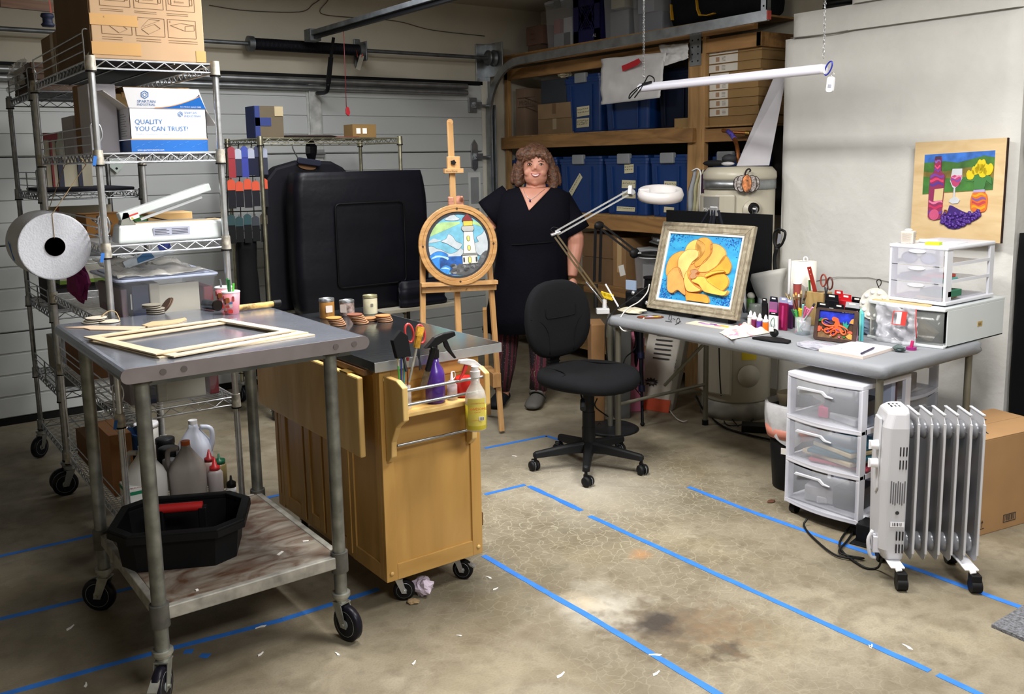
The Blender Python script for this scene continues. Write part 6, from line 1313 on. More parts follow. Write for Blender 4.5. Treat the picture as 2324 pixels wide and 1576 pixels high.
c=gz(2068,794,TT);t=thing('tape_dispenser','magenta plastic object beside the putty lump','dispenser',c);MB(mt('#8e1f6c',.3)).cyl(c,c+Vector((0,0,.012)),.022,n=20).build('base',t);MB(mt('#c02a6a',.3)).bar(c+Vector((0,0,.01)),c+Vector((0,-.005,.04)),.008,.012).build('blade',t)
crp=gz(2060,735,TT)
# palette oval, glasses, strip, towel
c=gz(1476,721,TT);t=thing('oval_palette','wooden oval palette smeared with rainbow paint','palette',c);sx=(gz(1446,721,TT)-gz(1507,721,TT)).length/2;M=Matrix.Translation(c)@Matrix.Rotation(-.64,4,'Z')
MB(wood('#5a3018','#6e3d20',(20,20,5))).prism(circ(sx,28,0,0,sx*.62),.005,M).build('board',t)
for k,(x,y,r,col)in enumerate(((-.6,.1,.2,'#a8322e'),(-.2,-.3,.22,'#c09ad0'),(.0,.3,.2,'#9fb8c8'),(.35,-.1,.26,'#c8b83a'),(.65,.15,.2,'#c89a3a'),(.1,-.1,.2,'#d8c8d0'),(-.35,.35,.14,'#3f8a4a'))):MB(mt(col,.4,0,.2,60)).prism(circ(r*sx,12,x*sx,y*sx*.62,r*sx*.5),.0062+k*.0001,M).build('paint_patch',t)
t=thing('eyeglasses','grey framed glasses folded on the grey cloth','glasses',gz(1528,727,TT));mb=MB(mt('#3a3c40',.3,.4))
for q in((1521,722),(1539,729)):
 c=gz(*q,TT+.012);lp=[c+Vector((.004*math.sin(a),.021*math.cos(a)*.8+.0,.015*math.sin(a)))+Vector((.017*math.cos(a)*.5,0,0))for a in[2*PI*i/14 for i in range(14)]];mb.tube(lp,.0022,5,closed=True)
mb.tube([gz(1527,723,TT+.014),gz(1532,726,TT+.014)],.002,5);mb.split('rim',t);MB(mt('#2e3034',.4)).bar(gz(1510,729,TT+.003),gz(1525,731,TT+.003),.003,.003).bar(gz(1533,737,TT+.003),gz(1545,729,TT+.003),.003,.003).split('temple',t)
Q=[gz(*q,TT)for q in((1556,735),(1580,730),(1692,746),(1672,753))];t=thing('paint_strip','long pale board with smeared purple and yellow paint','palette',(Q[0]+Q[2])/2);ring=[(p.x,p.y)for p in(Q[0],Q[3],Q[2],Q[1])];MB(mt('#d8cdb8',.6)).prism(ring,.004,None,TT).build('board',t)
cen=lambda u,v:(Q[0]*(1-u)+Q[3]*u)*(1-v)+(Q[1]*(1-u)+Q[2]*u)*v
for k,(u,v,r,col)in enumerate(((.2,.6,.02,'#7a3fa0'),(.32,.5,.026,'#b98ad0'),(.42,.7,.02,'#5a2a8a'),(.55,.5,.022,'#c86a9a'),(.66,.6,.026,'#e0a030'),(.75,.5,.02,'#e8c040'),(.85,.5,.018,'#b03a6a'))):
 c=cen(u,v);pl=[(c.x+r*(.5+.1*noise.noise(Vector((k,a,0))))*math.cos(a),c.y+r*1.2*math.sin(a))for a in[2*PI*i/12 for i in range(12)]];MB(mt(col,.4)).prism(pl,.0046+k*.0001,None,TT).build('paint_patch',t)
def ptow():
 m,nt,b=_new('stained_towel');N=nt.nodes;L=nt.links;n=N.new('ShaderNodeTexNoise');n.inputs['Scale'].default_value=14;n.inputs['Detail'].default_value=3;tc=N.new('ShaderNodeTexCoord');L.new(tc.outputs['Object'],n.inputs['Vector']);r=N.new('ShaderNodeValToRGB');e=r.color_ramp.elements
 e[0].position=.3;e[0].color=lin('#c06aa0');e[1].position=.38;e[1].color=lin('#e6a0a0');x=e.new(.46);x.color=lin('#e6dccb');x=e.new(.6);x.color=lin('#e2dac8');x=e.new(.7);x.color=lin('#e89a8a');L.new(n.outputs['Fac'],r.inputs[0]);L.new(r.outputs[0],b.inputs['Base Color']);b.inputs['Roughness'].default_value=.9;return m
Q=[gz(*q,TT)for q in((1632,756),(1690,742),(1748,757),(1660,772))]
def fnT(u,v):
 p=(Q[0]*(1-u)+Q[1]*u)*(1-v)+(Q[3]*(1-u)+Q[2]*u)*v;e=min(u,1-u,v,1-v);return(p.x,p.y,TT+.003+min(1,e*6)*(.012+.014*noise.noise(Vector((u*5,v*5,2))))*(1+u))
solo(MB(ptow()).grid(fnT,22,18),'paper_towel_sheet','crumpled paper towel stained pink and orange at the table edge','paper towel',solid=.0015)
c=gz(1690,742,TT);solo(MB(mt('#e4e0dc',.5)).ball((c.x,c.y,TT+.012),.012,12),'cotton_ball','small white round ball beside the stained paper towel','ball')
c=gz(1681,742,TT);solo(MB(mt('#7c2030',.5)).ball((c.x,c.y,TT+.008),(.012,.01,.008),10),'paint_blob','small dark red blob left of the white ball','paint')
# rounded black holder (keys/scissors clip) near white palette
t=thing('clip_hook','black binder clip with thin wire loop above the zip bag','clip',at(2000,3.98));c=gx(2006,678,3.95);MB(BLACKP).box((3.95,c.y,c.z),(.02,.03,.02)).build('clip',t,bevel=.003);MB(BLACKP).tube(arc([gx(2003,675,3.95),gx(1997,658,3.95),gx(1992,648,3.95),gx(1990,638,3.95),gx(1996,634,3.95),gx(2000,640,3.95),gx(1998,648,3.95),gx(1994,650,3.95)],5),.002,6).build('wire_loop',t);MB(BLACKP).cyl((3.95,c.y,TT),(3.95,c.y,c.z),.006).build('stem',t)
pack(1995,4.0,.05,.17,'#1c1c1e','red headed pack behind the white round palette',header='#c0202a')
# ---- white chest and small drawer unit ----
CW=mt('#cfd5d6',.35,0,.015)
x0,x1,y0,y1,z0,z1=3.83,4.36,2.05,2.42,TT,.925
t=thing('storage_chest','low white plastic chest with dark clear front on right end of table','chest',((x0+x1)/2,(y0+y1)/2,z0))
mb=MB(CW);mb.b2((x0+.03,y0,z0),(x1,y0+.006,z1-.012)).b2((x0+.03,y1-.006,z0),(x1,y1,z1-.012)).b2((x1-.006,y0,z0),(x1,y1,z1)).b2((x0+.02,y0,z0),(x1,y1,z0+.01));mb.build('body',t,bevel=.003)
MB(CW).prism([(x0+.005-.03*math.sin(PI*q/8),y0+(y1-y0)*q/8)for q in range(9)]+[(x1+.004,y1),(x1+.004,y0)],.016,None,z1-.016).build('lid',t,bevel=.004)
MB(CW).prism([(x0+.005-.03*math.sin(PI*q/8),y0+(y1-y0)*q/8)for q in range(9)]+[(x0+.05,y1),(x0+.05,y0)],.012,None,z0).build('foot',t,bevel=.003)
R_=[[(x0+.012-.025*math.sin(PI*q/8),y0+.006+(y1-y0-.012)*q/8,z)for z in(z0+.014,z1-.018)]for q in range(9)]
MB(mt('#8f9290',.15,alpha=.35)).loft(R_,closed_ring=False,cap=False).build('front',t,solid=.003);MB(mt('#1d1d1f',.6)).box((x0+.15,y0+.12,z0+.06),(.18,.16,.09)).build('contents',t);MB(mt('#8d7a5a',.6)).cyl((x0+.05,y0+.12,z0+.05),(x0+.05,y0+.09,z0+.09),.05,n=16).build('contents',t)
mb=MB(mt('#b59a62',.5)).prism([(0,0),(.042,0),(.042,.024),(0,.024)],.001,pm((4.12,y0-.0002,z0+.065),(1,0,0),(0,0,1)));text_mb('KIS',.018,pm((4.126,y0-.0014,z0+.070),(1,0,0),(0,0,1)),INK,mb);mb.build('maker_label',t)
solo(MB(mt('#c7a878',.7)).prism([(3.835,2.12),(3.835,2.40),(4.1,2.40),(4.1,2.2)],.004,None,.9255),'kraft_card','thin tan card on top of the white chest','card')
ux0,ux1,uy0,uy1,uz0,uz1=3.875,4.29,2.075,2.345,.931,1.19
t=thing('drawer_unit','small white three-drawer unit with clear drawers on top of chest','drawer unit',((ux0+ux1)/2,(uy0+uy1)/2,uz0));UW=mt('#dadbe2',.35,0,.015)
MB(UW).b2((ux0-.004,uy0-.004,uz1-.018),(ux1,uy1+.004,uz1)).build('top_panel',t,bevel=.006);MB(UW).b2((ux0-.006,uy0-.006,uz0),(ux1+.004,uy1+.006,uz0+.016)).build('base_panel',t,bevel=.004)
mb=MB(UW)
for y in(uy0,uy1):s_=1 if y==uy0 else-1;mb.b2((ux0,y,uz0),(ux0+.05,y+s_*.012,uz1)).b2((ux1-.04,y,uz0),(ux1,y+s_*.012,uz1))
mb.split('post',t,bevel=.002)
mb=MB(UW)
for z in(uz0+.095,uz0+.17):
 for y in(uy0,uy1):s_=1 if y==uy0 else-1;mb.b2((ux0+.05,y,z),(ux1-.04,y+s_*.008,z+.014))
mb.split('side_rail',t)
for k in range(3):
 z0_=uz0+.018+k*.076;DC=mt('#cfd0dc',.2,alpha=.42)
 mb=MB(DC).b2((ux0-.004,uy0+.014,z0_),(ux0-.001,uy1-.014,z0_+.072));dr=mb.build('drawer',t)
 MB(mt('#e6e7ef',.2,alpha=.7)).prism(circ(.04,14,0,0,.009),.004,pm((ux0-.004,(uy0+uy1)/2,z0_+.062),(0,-1,0),(0,0,1))).build('handle',dr)
 MB(DC).b2((ux0,uy0+.014,z0_),(ux1-.02,uy1-.014,z0_+.002)).build('tray',dr)
mb=MB(mt('#1a2444',.2,alpha=.9));zc_=uz0+.018+2*.076+.03
for yy in(2.255,2.165):pts=[(ux0+.012,yy+.036*math.cos(a),zc_+.024*math.sin(a))for a in[2*PI*i/18 for i in range(18)]];mb.tube(pts,.004,6,closed=True);mb.m(mt('#7f8cae',.2)).prism(circ(.033,16,0,0,.021),.002,pm((ux0+.014,yy,zc_),(0,-1,0),(0,0,1)));mb.m(mt('#1a2444',.2,alpha=.9))
mb.tube([(ux0+.01,2.22,zc_+.005),(ux0+.01,2.20,zc_+.005)],.004,6);solo(mb,'safety_glasses','dark blue glasses inside the top clear drawer','glasses')
for k,(y,z,w,d,h,col,nm)in enumerate(((2.2,0,.1,.1,.012,'#b02a5a','crimson packet in the middle drawer'),(2.12,0,.07,.1,.02,'#4f8f86','teal packet in the middle drawer'),(2.14,.02,.09,.1,.014,'#c04a3a','red orange packet in the middle drawer'),(2.28,0,.05,.1,.03,'#7f7f8c','grey box in the middle drawer'))):solo(MB(mt(col,.6)).b2((ux0+.02,y-w/2,uz0+.0965+z),(ux0+.02+d,y+w/2,uz0+.0965+z+h)),'craft_packet',nm,'packet','packets in the middle drawer',bevel=.003)
for k,(y,z,w,h,col,nm)in enumerate(((2.16,.0,.13,.008,'#c8b080','tan card in the bottom drawer'),(2.14,.012,.13,.03,'#2f6b50','green leafy piece in the bottom drawer'),(2.28,0,.08,.008,'#9a86a8','lilac packet in the bottom drawer'))):solo(MB(mt(col,.6)).b2((ux0+.02,y-w/2,uz0+.0205+z),(ux0+.14,y+w/2,uz0+.0205+z+h)),'craft_packet',nm,'packet','packets in the bottom drawer',bevel=.003)
# things on drawer unit
c=Vector((3.92,2.285,uz1));t=thing('twine_box','little white box printed with handwriting on the drawer unit','box',c);MB(mt('#cfc6bc',.8)).box(c+Vector((0,0,.028)),(.055,.055,.056),(0,0,.3),taper=.9).build('body',t,bevel=.003);MB(PAPER).ball(c+Vector((0,0,.06)),(.018,.018,.008),10).build('top_knot',t);mb=MB(mt('#6a5f58',.8))
Mx=Matrix.Translation(c+Vector((0,0,.03)))@Matrix.Rotation(.3,4,'Z')
for sd_ in(Mx@pm((-.029,.0,0),(0,-1,0),(0,0,1)),Mx@pm((0,-.029,0),(1,0,0),(0,0,1))):
 for k in range(6):mb.bar(sd_@Vector((-.02,-.018+k*.007,.001)),sd_@Vector((.02,-.024+k*.008,.001)),.0009,.0006)
mb.build('printed_script',t)['kind']='stuff'
solo(MB(mt('#b8d018',.6)).box((3.93,2.17,uz1+.006),(.045,.06,.012),(0,0,.2)),'sticky_notes','lime yellow sticky note pad on the drawer unit','sticky notes',bevel=.001)
solo(MB(PAPER).cyl((3.99,2.27,uz1+.009),(4.0,2.19,uz1+.009),.009,n=12),'white_tube','white tube lying behind the lime sticky notes','tube');solo(MB(mt('#d8d6da',.8)).box((4.05,2.14,uz1+.002),(.12,.07,.004),(0,0,.15)),'paper_stack','white papers lying under the wine painting','paper')
# ---- wine painting on plywood ----
X=4.552;TLw=gx(2100,322,X);TRw=gx(2303,313,X);BLw=gx(2065,545,X-.03);BRw=gx(2278,553,X-.03);uw=((TRw-TLw)+(BRw-BLw))/2;vw=((TLw-BLw)+(TRw-BRw))/2;M=pm(BLw,BRw-BLw,vw);W_,H_=uw.length,vw.length
t=thing('wine_painting','square plywood artwork of wine bottle, glass, tulips and grapes','painting',(BLw+BRw)/2)
sk=lambda pts:[(a*W_+b*H_*.0,b*H_)for a,b in pts]
PLY=wood('#c9ab7c','#dcc397',(3,3,14),.6,1.2);MB(PLY).prism(sk([(0,0),(1,0),(1,1),(0,1)]),.012,M,-.012).build('plywood',t,bevel=.001);MB(mt('#2c1a14')).prism(sk([(.995,0),(1.012,0),(1.012,1),(.995,1)]),.012,M,-.014).build('dark_edge',t)
MB(mt('#2f66b8',.5,0,.25,20)).prism(sk([(.12,.47),(.89,.51),(.89,.885),(.12,.87)]),.001,M).build('sky',t)
for col,pl,z in(('#3c6b2a',[(.12,.47),(.89,.51),(.89,.82),(.78,.84),(.65,.81),(.5,.78),(.35,.80),(.2,.79),(.12,.79)],.0014),('#7a6a2a',[(.12,.47),(.89,.51),(.89,.74),(.75,.73),(.6,.73),(.4,.70),(.2,.69),(.12,.70)],.0018),('#39702c',[(.12,.47),(.3,.49),(.89,.51),(.89,.62),(.7,.65),(.5,.63),(.3,.63),(.12,.65)],.0022)):MB(mt(col,.6,0,.25,18)).prism(sk(pl),z,M).build('hills',t)
BT=[(.22,.22),(.34,.22),(.355,.30),(.37,.60),(.365,.66),(.325,.70),(.32,.80),(.315,.845),(.25,.845),(.245,.80),(.245,.70),(.21,.66),(.20,.60),(.20,.30)]
MB(mt('#8e2f58',.4)).prism(smooth(sk(BT),2),.007,M).build('bottle',t,bevel=.0008)
def wave(y,h,col,x0=.205,x1=.36,nm='wave_band',ph=0):MB(mt(col,.4)).prism(sk([(x0+(x1-x0)*q/8,y+.012*math.sin(q*.9+ph))for q in range(9)]+[(x0+(x1-x0)*q/8,y+h+.012*math.sin(q*.9+ph+.5))for q in range(8,-1,-1)]),.0078,M).build(nm,t)
for k,(y,col)in enumerate(((.27,'#6b3a94'),(.33,'#c0305c'),(.38,'#e07aa0'),(.56,'#5a3590'),(.60,'#d8406c'),(.64,'#7a3f9c'))):wave(y,.025,col,ph=k)
for k,(y,col)in enumerate(((.70,'#7a3f9c'),(.73,'#e04a78'),(.76,'#a02a50'),(.79,'#8a5fb0'))):wave(y,.022,col,.25,.315,ph=k)
MB(mt('#4a3048',.4)).prism(sk([(.25,.815),(.315,.815),(.313,.85),(.252,.85)]),.0085,M).build('bottle_cap',t);MB(mt('#d8c08c',.6)).prism(sk([(.26,.40),(.36,.41),(.365,.53),(.265,.52)]),.0085,M).build('bottle_label',t)
MB(mt('#c4547c',.4)).prism(sk(circ(.055,16,.275,.265)),.0085,M).ring(sk(circ(.035,16,.275,.265)),sk(circ(.022,16,.275,.265)),.0092,M).build('swirl',t)
GL=[(.43,.60),(.46,.54),(.475,.53),(.475,.44),(.44,.42),(.43,.395),(.47,.375),(.53,.38),(.55,.41),(.52,.435),(.492,.445),(.492,.53),(.53,.56),(.56,.62),(.555,.72),(.45,.72)]
MB(mt('#c9ccd2',.3)).prism(sk(GL),.006,M).build('wine_glass',t,bevel=.0006);MB(mt('#b8406c',.4)).prism(sk([(.435,.61),(.465,.555),(.50,.54),(.535,.565),(.555,.62),(.556,.655),(.52,.645),(.48,.66),(.44,.645)]),.0068,M).build('wine',t);wave(.60,.018,'#7a4aa0',.445,.55);wave(.63,.015,'#e08ab0',.44,.553,ph=2)
MB(mt('#d8702a',.4)).prism(smooth(sk([(.70,.30),(.82,.30),(.845,.36),(.84,.45),(.80,.49),(.70,.49),(.67,.43),(.67,.35)]),3),.007,M).build('jar',t,bevel=.0008);MB(mt('#b3a0c8',.4)).prism(sk([(.69,.485),(.815,.49),(.81,.515),(.695,.51)]),.0075,M).build('jar_rim',t)
for k,(y,col)in enumerate(((.33,'#e8a01e'),(.37,'#c0404c'),(.41,'#8a5a94'),(.45,'#e8a01e'))):wave(y,.022,col,.685,.83,ph=k)
MB(mt('#3f7a3c',.5)).prism(sk([(.70,.515),(.80,.515),(.82,.60),(.88,.56),(.87,.63),(.82,.66),(.70,.66),(.64,.62),(.60,.60),(.68,.59),(.69,.6)]),.005,M).build('leaves',t)
for(x,y,r)in((.65,.66,.045),(.70,.70,.04),(.74,.72,.05),(.76,.76,.045),(.83,.71,.055),(.78,.68,.045)):MB(mt('#dcc21a',.4,0,.08,30)).prism(smooth(sk([(x-r*.6,y-r),(x+r*.6,y-r),(x+r,y+r*.2),(x+r*.5,y+r),(x,y+r*.7),(x-r*.5,y+r),(x-r,y+r*.2)]),2),.0075,M).build('tulip',t,bevel=.0006)
rnd=random.Random(2);MB(mt('#3c2170',.4)).prism(smooth(sk([(.37,.2),(.44,.13),(.56,.13),(.64,.18),(.76,.23),(.74,.28),(.62,.29),(.50,.34),(.44,.36),(.42,.28)]),2),.005,M).build('grape_cluster',t)
for k in range(110):
 u=rnd.random();x=.36+.42*u;ymid=.245+.02*u-.05*math.sin(u*3)+.04*u;hh=.075*(1-abs(u-.4)**1.2*1.1);y=ymid+rnd.uniform(-hh,hh)
 p=M@Vector((x*W_,y*H_-.005,.006));MB(mt('#4c2a86',.35)).ball(p,.0085,8).build('grape',t)
MB(mt('#8a4a26',.5)).tube(arc([M@Vector((a*W_,b*H_,.006))for a,b in((.34,.27),(.40,.27),(.42,.30),(.39,.31),(.385,.25))],5),.0028,6).build('vine',t)
# =============== easel and lighthouse painting ===============
E1=Vector((.95,-.312,0)).normalized();E2=Vector((-E1.y,E1.x,0));CG=Vector((2.822,4.368,0))
def pl(px,py,b=0.0,O=CG,n=E2):r=ray(px,py);o=O+n*b-EYE;return EYE+r*(o.dot(n)/r.dot(n))
EW=wood('#b98c58','#d3a772',(14,14,3),.45,.7)
t=thing('artist_easel','tall pale wood A-frame easel with lettered top clamp','easel',CG)
MB(EW).bar(pl(1043,800,.02),pl(1021,277,.16),.036,.014).cyl(pl(1021,277,.155),pl(1021,277,.17),.018,n=16).build('mast',t,bevel=.002)
MB(EW).bar(pl(1139,979,-.04),pl(1108,560,.05),.030,.018).build('leg',t,bevel=.002);MB(EW).bar(pl(961,1010,-.04),pl(959,560,.05),.030,.018).build('leg',t,bevel=.002)
MB(EW).bar(pl(1110,940,.34),pl(1100,700,.10),.024,.03).build('rear_leg',t,bevel=.002)
MB(EW).bar(pl(958,800,.0),pl(1125,790,.0),.018,.035).build('crossbar',t,bevel=.002)
MB(EW).bar(pl(955,647,-.02),pl(1128,640,-.02),.045,.022).build('tray',t,bevel=.002);MB(EW).bar(pl(957,660,.0),pl(1126,652,.0),.02,.03).build('tray_beam',t,bevel=.002)
c=pl(1116,855,.06);MB(wood('#9a7247','#b58a5a',(14,3,14))).box(c,(.05,.22,.085),(0,0,-.32)).build('drawer_box',t,bevel=.003)
c=pl(1029,371,.13);MB(EW).box(c,(.075,.03,.08),(0,0,-.32)).build('top_clamp',t,bevel=.004);c2=pl(1029,388,.11);MB(EW).box(c2,(.11,.045,.026),(0,0,-.32)).build('clamp_lip',t,bevel=.002)
text_mb('Mont Marte',.014,pm(pl(1012,391,.082),E1,(0,0,1)),mt('#4a2c18')).build('lettering',t)
k5=[];[k5.append(((.017 if i%2==0 else .012)*math.cos(i*PI/5),(.017 if i%2==0 else .012)*math.sin(i*PI/5)))for i in range(10)]
MB(BLACKP).prism(k5,.015,pm(pl(1028,369,.11),E1,(0,0,1))).build('knob',t,bevel=.002);mb=MB(BRASS)
for px in(1024,1060):mb.ball(pl(px,656,-.022),.004,8)
mb.split('screw',t)
P0_=pl(1040,556.5,-.025);M=pm(P0_,E1,E2*.09+Vector((0,0,1)));R0=(pl(1129,556,-.025)-pl(951,556,-.025)).length/2
t=thing('lighthouse_art','round wooden framed painting of a lighthouse, waves and clouds','painting',(P0_.x,P0_.y,P0_.z-R0))
RW=wood('#a87b47','#cb9c62',(5,5,30),.4,1.2);k=.98;n=48
mb=MB(RW).ring(circ(R0,n),circ(R0*.9,n),.02,M,-.012);mb.build('frame',t,bevel=.003);MB(RW).ring(circ(R0*.897,n),circ(R0*.82,n),.016,M,-.012).build('frame_inner_ring',t,bevel=.002);MB(mt('#33333a',.7)).ring(circ(R0*.82,n),circ(R0*.765,n,.005,-.002),.008,M,-.012).build('inner_rim',t)
mb=MB(mt('#3a2214'))
for a in range(4):mb.prism(circ(.006,10,R0*.9*math.cos(a*PI/2),R0*.9*math.sin(a*PI/2)),.001,M,.0085)
mb.split('inlay',t);r=R0*.775;Q=lambda pts:[(a*r,b*r)for a,b in pts]
def clipc(pts):
 out=[]
 for a,b in pts:L_=math.hypot(a,b);out.append((a/L_*.995,b/L_*.995)if L_>.995 else(a,b))
 return out
def art(pts,col,z,nm,sm=3,var=.06,o=False):
 p=clipc(smooth(pts,sm)if sm else pts);MB(mt(col,.5,0,var,25)).prism(Q(p),.0012+z*.0009,M,-.008).build(nm,t)
 if o:MB(mt('#3a3f48')).tube([M@Vector((a*r,b*r,-.008+.0012+z*.0009))for a,b in p],.0008,4,closed=True).build('outline',t)
art(circ(.99,48),'#6fb4cf',0,'sky_disc',0,.12)
art([(-1,.28),(-.9,.3),(.1,.68),(.1,.74),(-.5,.74),(-.8,.72),(-1,.5)],'#a5c98a',1,'light_beam',0,.15);art([(.4,.68),(.62,.62),(.9,.6),(.8,.74),(.5,.78),(.4,.74)],'#a5c98a',1,'light_beam',0,.15)
CL='#bcc6ce'
art([(-1,-.36),(-1,-.04),(-.85,.0),(-.7,-.08),(-.55,-.12),(-.42,-.2),(-.25,-.26),(-.05,-.2),(.1,-.1),(.15,-.36)],CL,2,'cloud',4,.08,True);art([(.5,-.3),(.5,.02),(.68,.08),(.62,.22),(.8,.32),(.95,.46),(1.1,.2),(1.05,-.35)],CL,2,'cloud',4,.08,True)
art([(-.55,.14),(-.38,.22),(-.3,.36),(-.16,.28),(-.05,.12),(.14,.02),(.0,-.14),(-.2,-.04),(-.36,.06)],CL,2,'cloud',4,.08,True);art([(-.95,.12),(-.8,.24),(-.66,.2),(-.55,.17),(-.75,.12)],CL,2,'cloud',4);art([(-.4,.82),(-.25,.93),(-.1,.98),(.0,.9),(.12,.82),(-.1,.78)],CL,2,'cloud',4,.08,True)
art([(-1,-.36),(.4,-.36),(.4,-.95),(-.8,-.95)],'#1a58a8',3,'sea',0,.3)
art([(-.98,-.42),(-.85,-.24),(-.65,-.17),(-.45,-.22),(-.34,-.32),(-.5,-.36),(-.62,-.42),(-.62,-.7),(-.75,-.8)],'#2f84dc',4,'wave',4,.2,True);art([(-.7,-.85),(-.58,-.68),(-.42,-.62),(-.28,-.7),(-.32,-.82),(-.45,-1)],'#3a8fe0',4,'wave',4,.2,True);art([(-.92,-.42),(-.7,-.36),(-.5,-.38),(-.36,-.46),(-.34,-.38),(-.5,-.33),(-.75,-.3)],'#a8d4f0',5,'foam',2);art([(-.6,-.72),(-.44,-.68),(-.3,-.76),(-.42,-.74)],'#a8d4f0',5,'foam',2)
art([(-.1,-.95),(.5,-1),(.3,-1.1),(-.4,-.95)],'#4a5ac0',4,'shore',0)
rnd=random.Random(6)
art([(-.3,-.82),(-.1,-.72),(.0,-.6),(.4,-.62),(.65,-.52),(.72,-.38),(.9,-.22),(1.1,-.3),(1,-.7),(.6,-.95),(.2,-.97),(-.2,-.92)],'#55575a',5,'rocks',2,.2)
for _ in range(34):
 a,b=rnd.uniform(-.25,.85),rnd.uniform(-.9,-.35)
 if b>-.62+max(0,a-.45)*.8 or math.hypot(a,b)>.9:continue
 s_=rnd.uniform(.06,.11);art([(a+s_*math.cos(q)*rnd.uniform(.7,1.1),b+s_*.7*math.sin(q)*rnd.uniform(.7,1.1))for q in[PI*2*i/6 for i in range(6)]],rnd.choice(('#6c6e72','#7f8286','#4a4c50')),6,'rock',0,.2)
for col,pts,z in(('#d9d9d4',[(.12,-.62),(.62,-.60),(.62,-.34),(.12,-.34)],7),('#8a8c8a',[(.08,-.34),(.66,-.34),(.60,-.28),(.14,-.28)],8),('#e0e0dc',[(.16,-.28),(.58,-.28),(.50,.44),(.20,.44)],7),('#b5b7b5',[(.13,.5),(.2,.42),(.5,.42),(.55,.5),(.53,.6),(.15,.6)],8),('#e2c04a',[(.2,.6),(.5,.6),(.5,.76),(.2,.76)],8),('#7c1f26',[(.16,.76),(.52,.76),(.46,.86),(.34,.99),(.2,.86)],9),('#9a3a3a',[(.32,.97),(.36,.97),(.35,1.06),(.33,1.06)],9)):
 MB(mt(col,.5,0,.06,30)).prism(Q(pts),.0012+z*.0009,M,-.008).build('lighthouse_section',t,bevel=.0004)
 MB(mt('#33363c')).tube([M@Vector((a*r,b*r,-.0066+z*.0009))for a,b in pts],.0011,4,closed=True).build('outline',t)
for a,b,h_ in((.34,.2,.09),(.35,-.1,.09),(.36,-.49,.11)):MB(mt('#5c5f2a')).prism(Q(rrect(.105,h_*2,.05,2,a,b)),.0090,M,-.008).m(mt('#e6d870')).prism(Q(rrect(.07,h_*1.7,.033,2,a,b)),.0096,M,-.008).build('window',t)
for a in(.17,.58):MB(mt('#2c2e34')).prism(Q(rrect(.05,.16,.024,2,a,-.48)),.0090,M,-.008).build('doorway',t)
# =============== person ===============
F_=Vector((-.61,-.79,0)).normalized();ER=Vector((-F_.y,F_.x,0));PO=Vector((3.62,4.68,0))
def pp(px,py,off=0.0):return pl(px,py,-off,PO,-F_)
SKIN=mt('#c58b76',.5,0,.05,9,.03,60,sub=.08);HAIR=mt('#5a3d2c',.55,0,.35,40,.5,90);NAVY=mt('#080912',.85,0,.06,6,.2,60,spec=.12)
per_=thing('person','smiling woman in black v-neck dress holding the easel mast','person',PO)
mb=MB(SKIN);hd=pp(1215,378,.02)
mb.ball(hd+Vector((0,0,.012)),(.082,.095,.108),20);mb.ball(pp(1216,402,.035),(.077,.07,.062),18)
mb.ball(pp(1199,392,.075),(.03,.025,.028),12).ball(pp(1231,392,.075),(.03,.025,.028),12);mb.ball(pp(1215,414,.075),(.03,.026,.022),12);mb.ball(pp(1215,360,.055),(.06,.04,.03),12)
mb.tube([pp(1215,370,.098),pp(1215,379,.108),pp(1215,384,.112)],[.007,.009,.012],8).ball(pp(1210,385,.102),.009,8).ball(pp(1220,385,.102),.009,8)
mb.ball(pp(1215,398,.088),(.028,.022,.016),10);
mb.tube([pp(1216,405,-.02),pp(1216,424,.0),pp(1215,452,.02)],[.06,.066,.1],16);mb.ball(pp(1214,478,.0),(.14,.1,.12),16)
RS,RE,RW_=pp(1146,462,-.02),pp(1104,522,.04),pp(1058,478,.12)
MASTP=pl(1034,458,.10);RHD=MASTP+E1*.03+E2*.03
mb.tube([pp(1160,440,0),RS,RE,RHD.lerp(RE,.3)+Vector((0,0,-.05)),RHD+Vector((0,0,-.025))],[.05,.05,.045,.034,.026],12)
LS,LE,LWr=pp(1290,455,0),pp(1306,556,.02),pp(1299,628,.08)
mb.tube([pp(1262,460,0),pp(1284,476,0),LE+Vector((0,0,.04)),LE,LE.lerp(LWr,.35),LWr],[.05,.055,.056,.053,.048,.03],12)
LH=pp(1300,646,.09);mb.ball(LH,(.032,.03,.042),12)
def finger(P,rs,mb=mb):mb.tube(P,rs,8)
for k in range(4):a=ER*(-.024+.016*k);finger([LH+a+Vector((0,0,-.02)),LH+a*1.1+Vector((0,0,-.055))+F_*.01,LH+a*1.1+Vector((0,0,-.078+.004*abs(k-1)))+F_*.0],[.0095,.0085,.007])
finger([LH+ER*-.028+Vector((0,0,.02)),LH+ER*-.045+Vector((0,0,-.01))+F_*.015,LH+ER*-.043+Vector((0,0,-.035))+F_*.02],[.012,.010,.008])
hb=RHD+E2*.012;mb.ball(hb,(.036,.026,.034),12)
for k in range(4):
 z=Vector((0,0,.022-.016*k));finger([hb+E1*-.02+z,MASTP+E1*-.034+E2*.024+z,MASTP+E1*-.038-E2*.006+z,MASTP+E1*(-.016+.002*k)-E2*.022+z],[.010,.0095,.0085,.007])
finger([hb+E1*.02+Vector((0,0,.01)),MASTP+E1*.036+E2*.01+Vector((0,0,.012)),MASTP+E1*.036-E2*.012+Vector((0,0,.03))],[.013,.011,.009])
for q in([(1150,700),(1146,800),(1140,900)],[(1222,700),(1224,800),(1222,905)]):mb.tube([pp(x,y,.0 if q[0][0]<1200 else .03)for x,y in q],[.085,.06,.042],12)
mb.tube([pp(1214,470,0),pp(1205,600,0),pp(1188,720,0)],[.12,.13,.13],14)
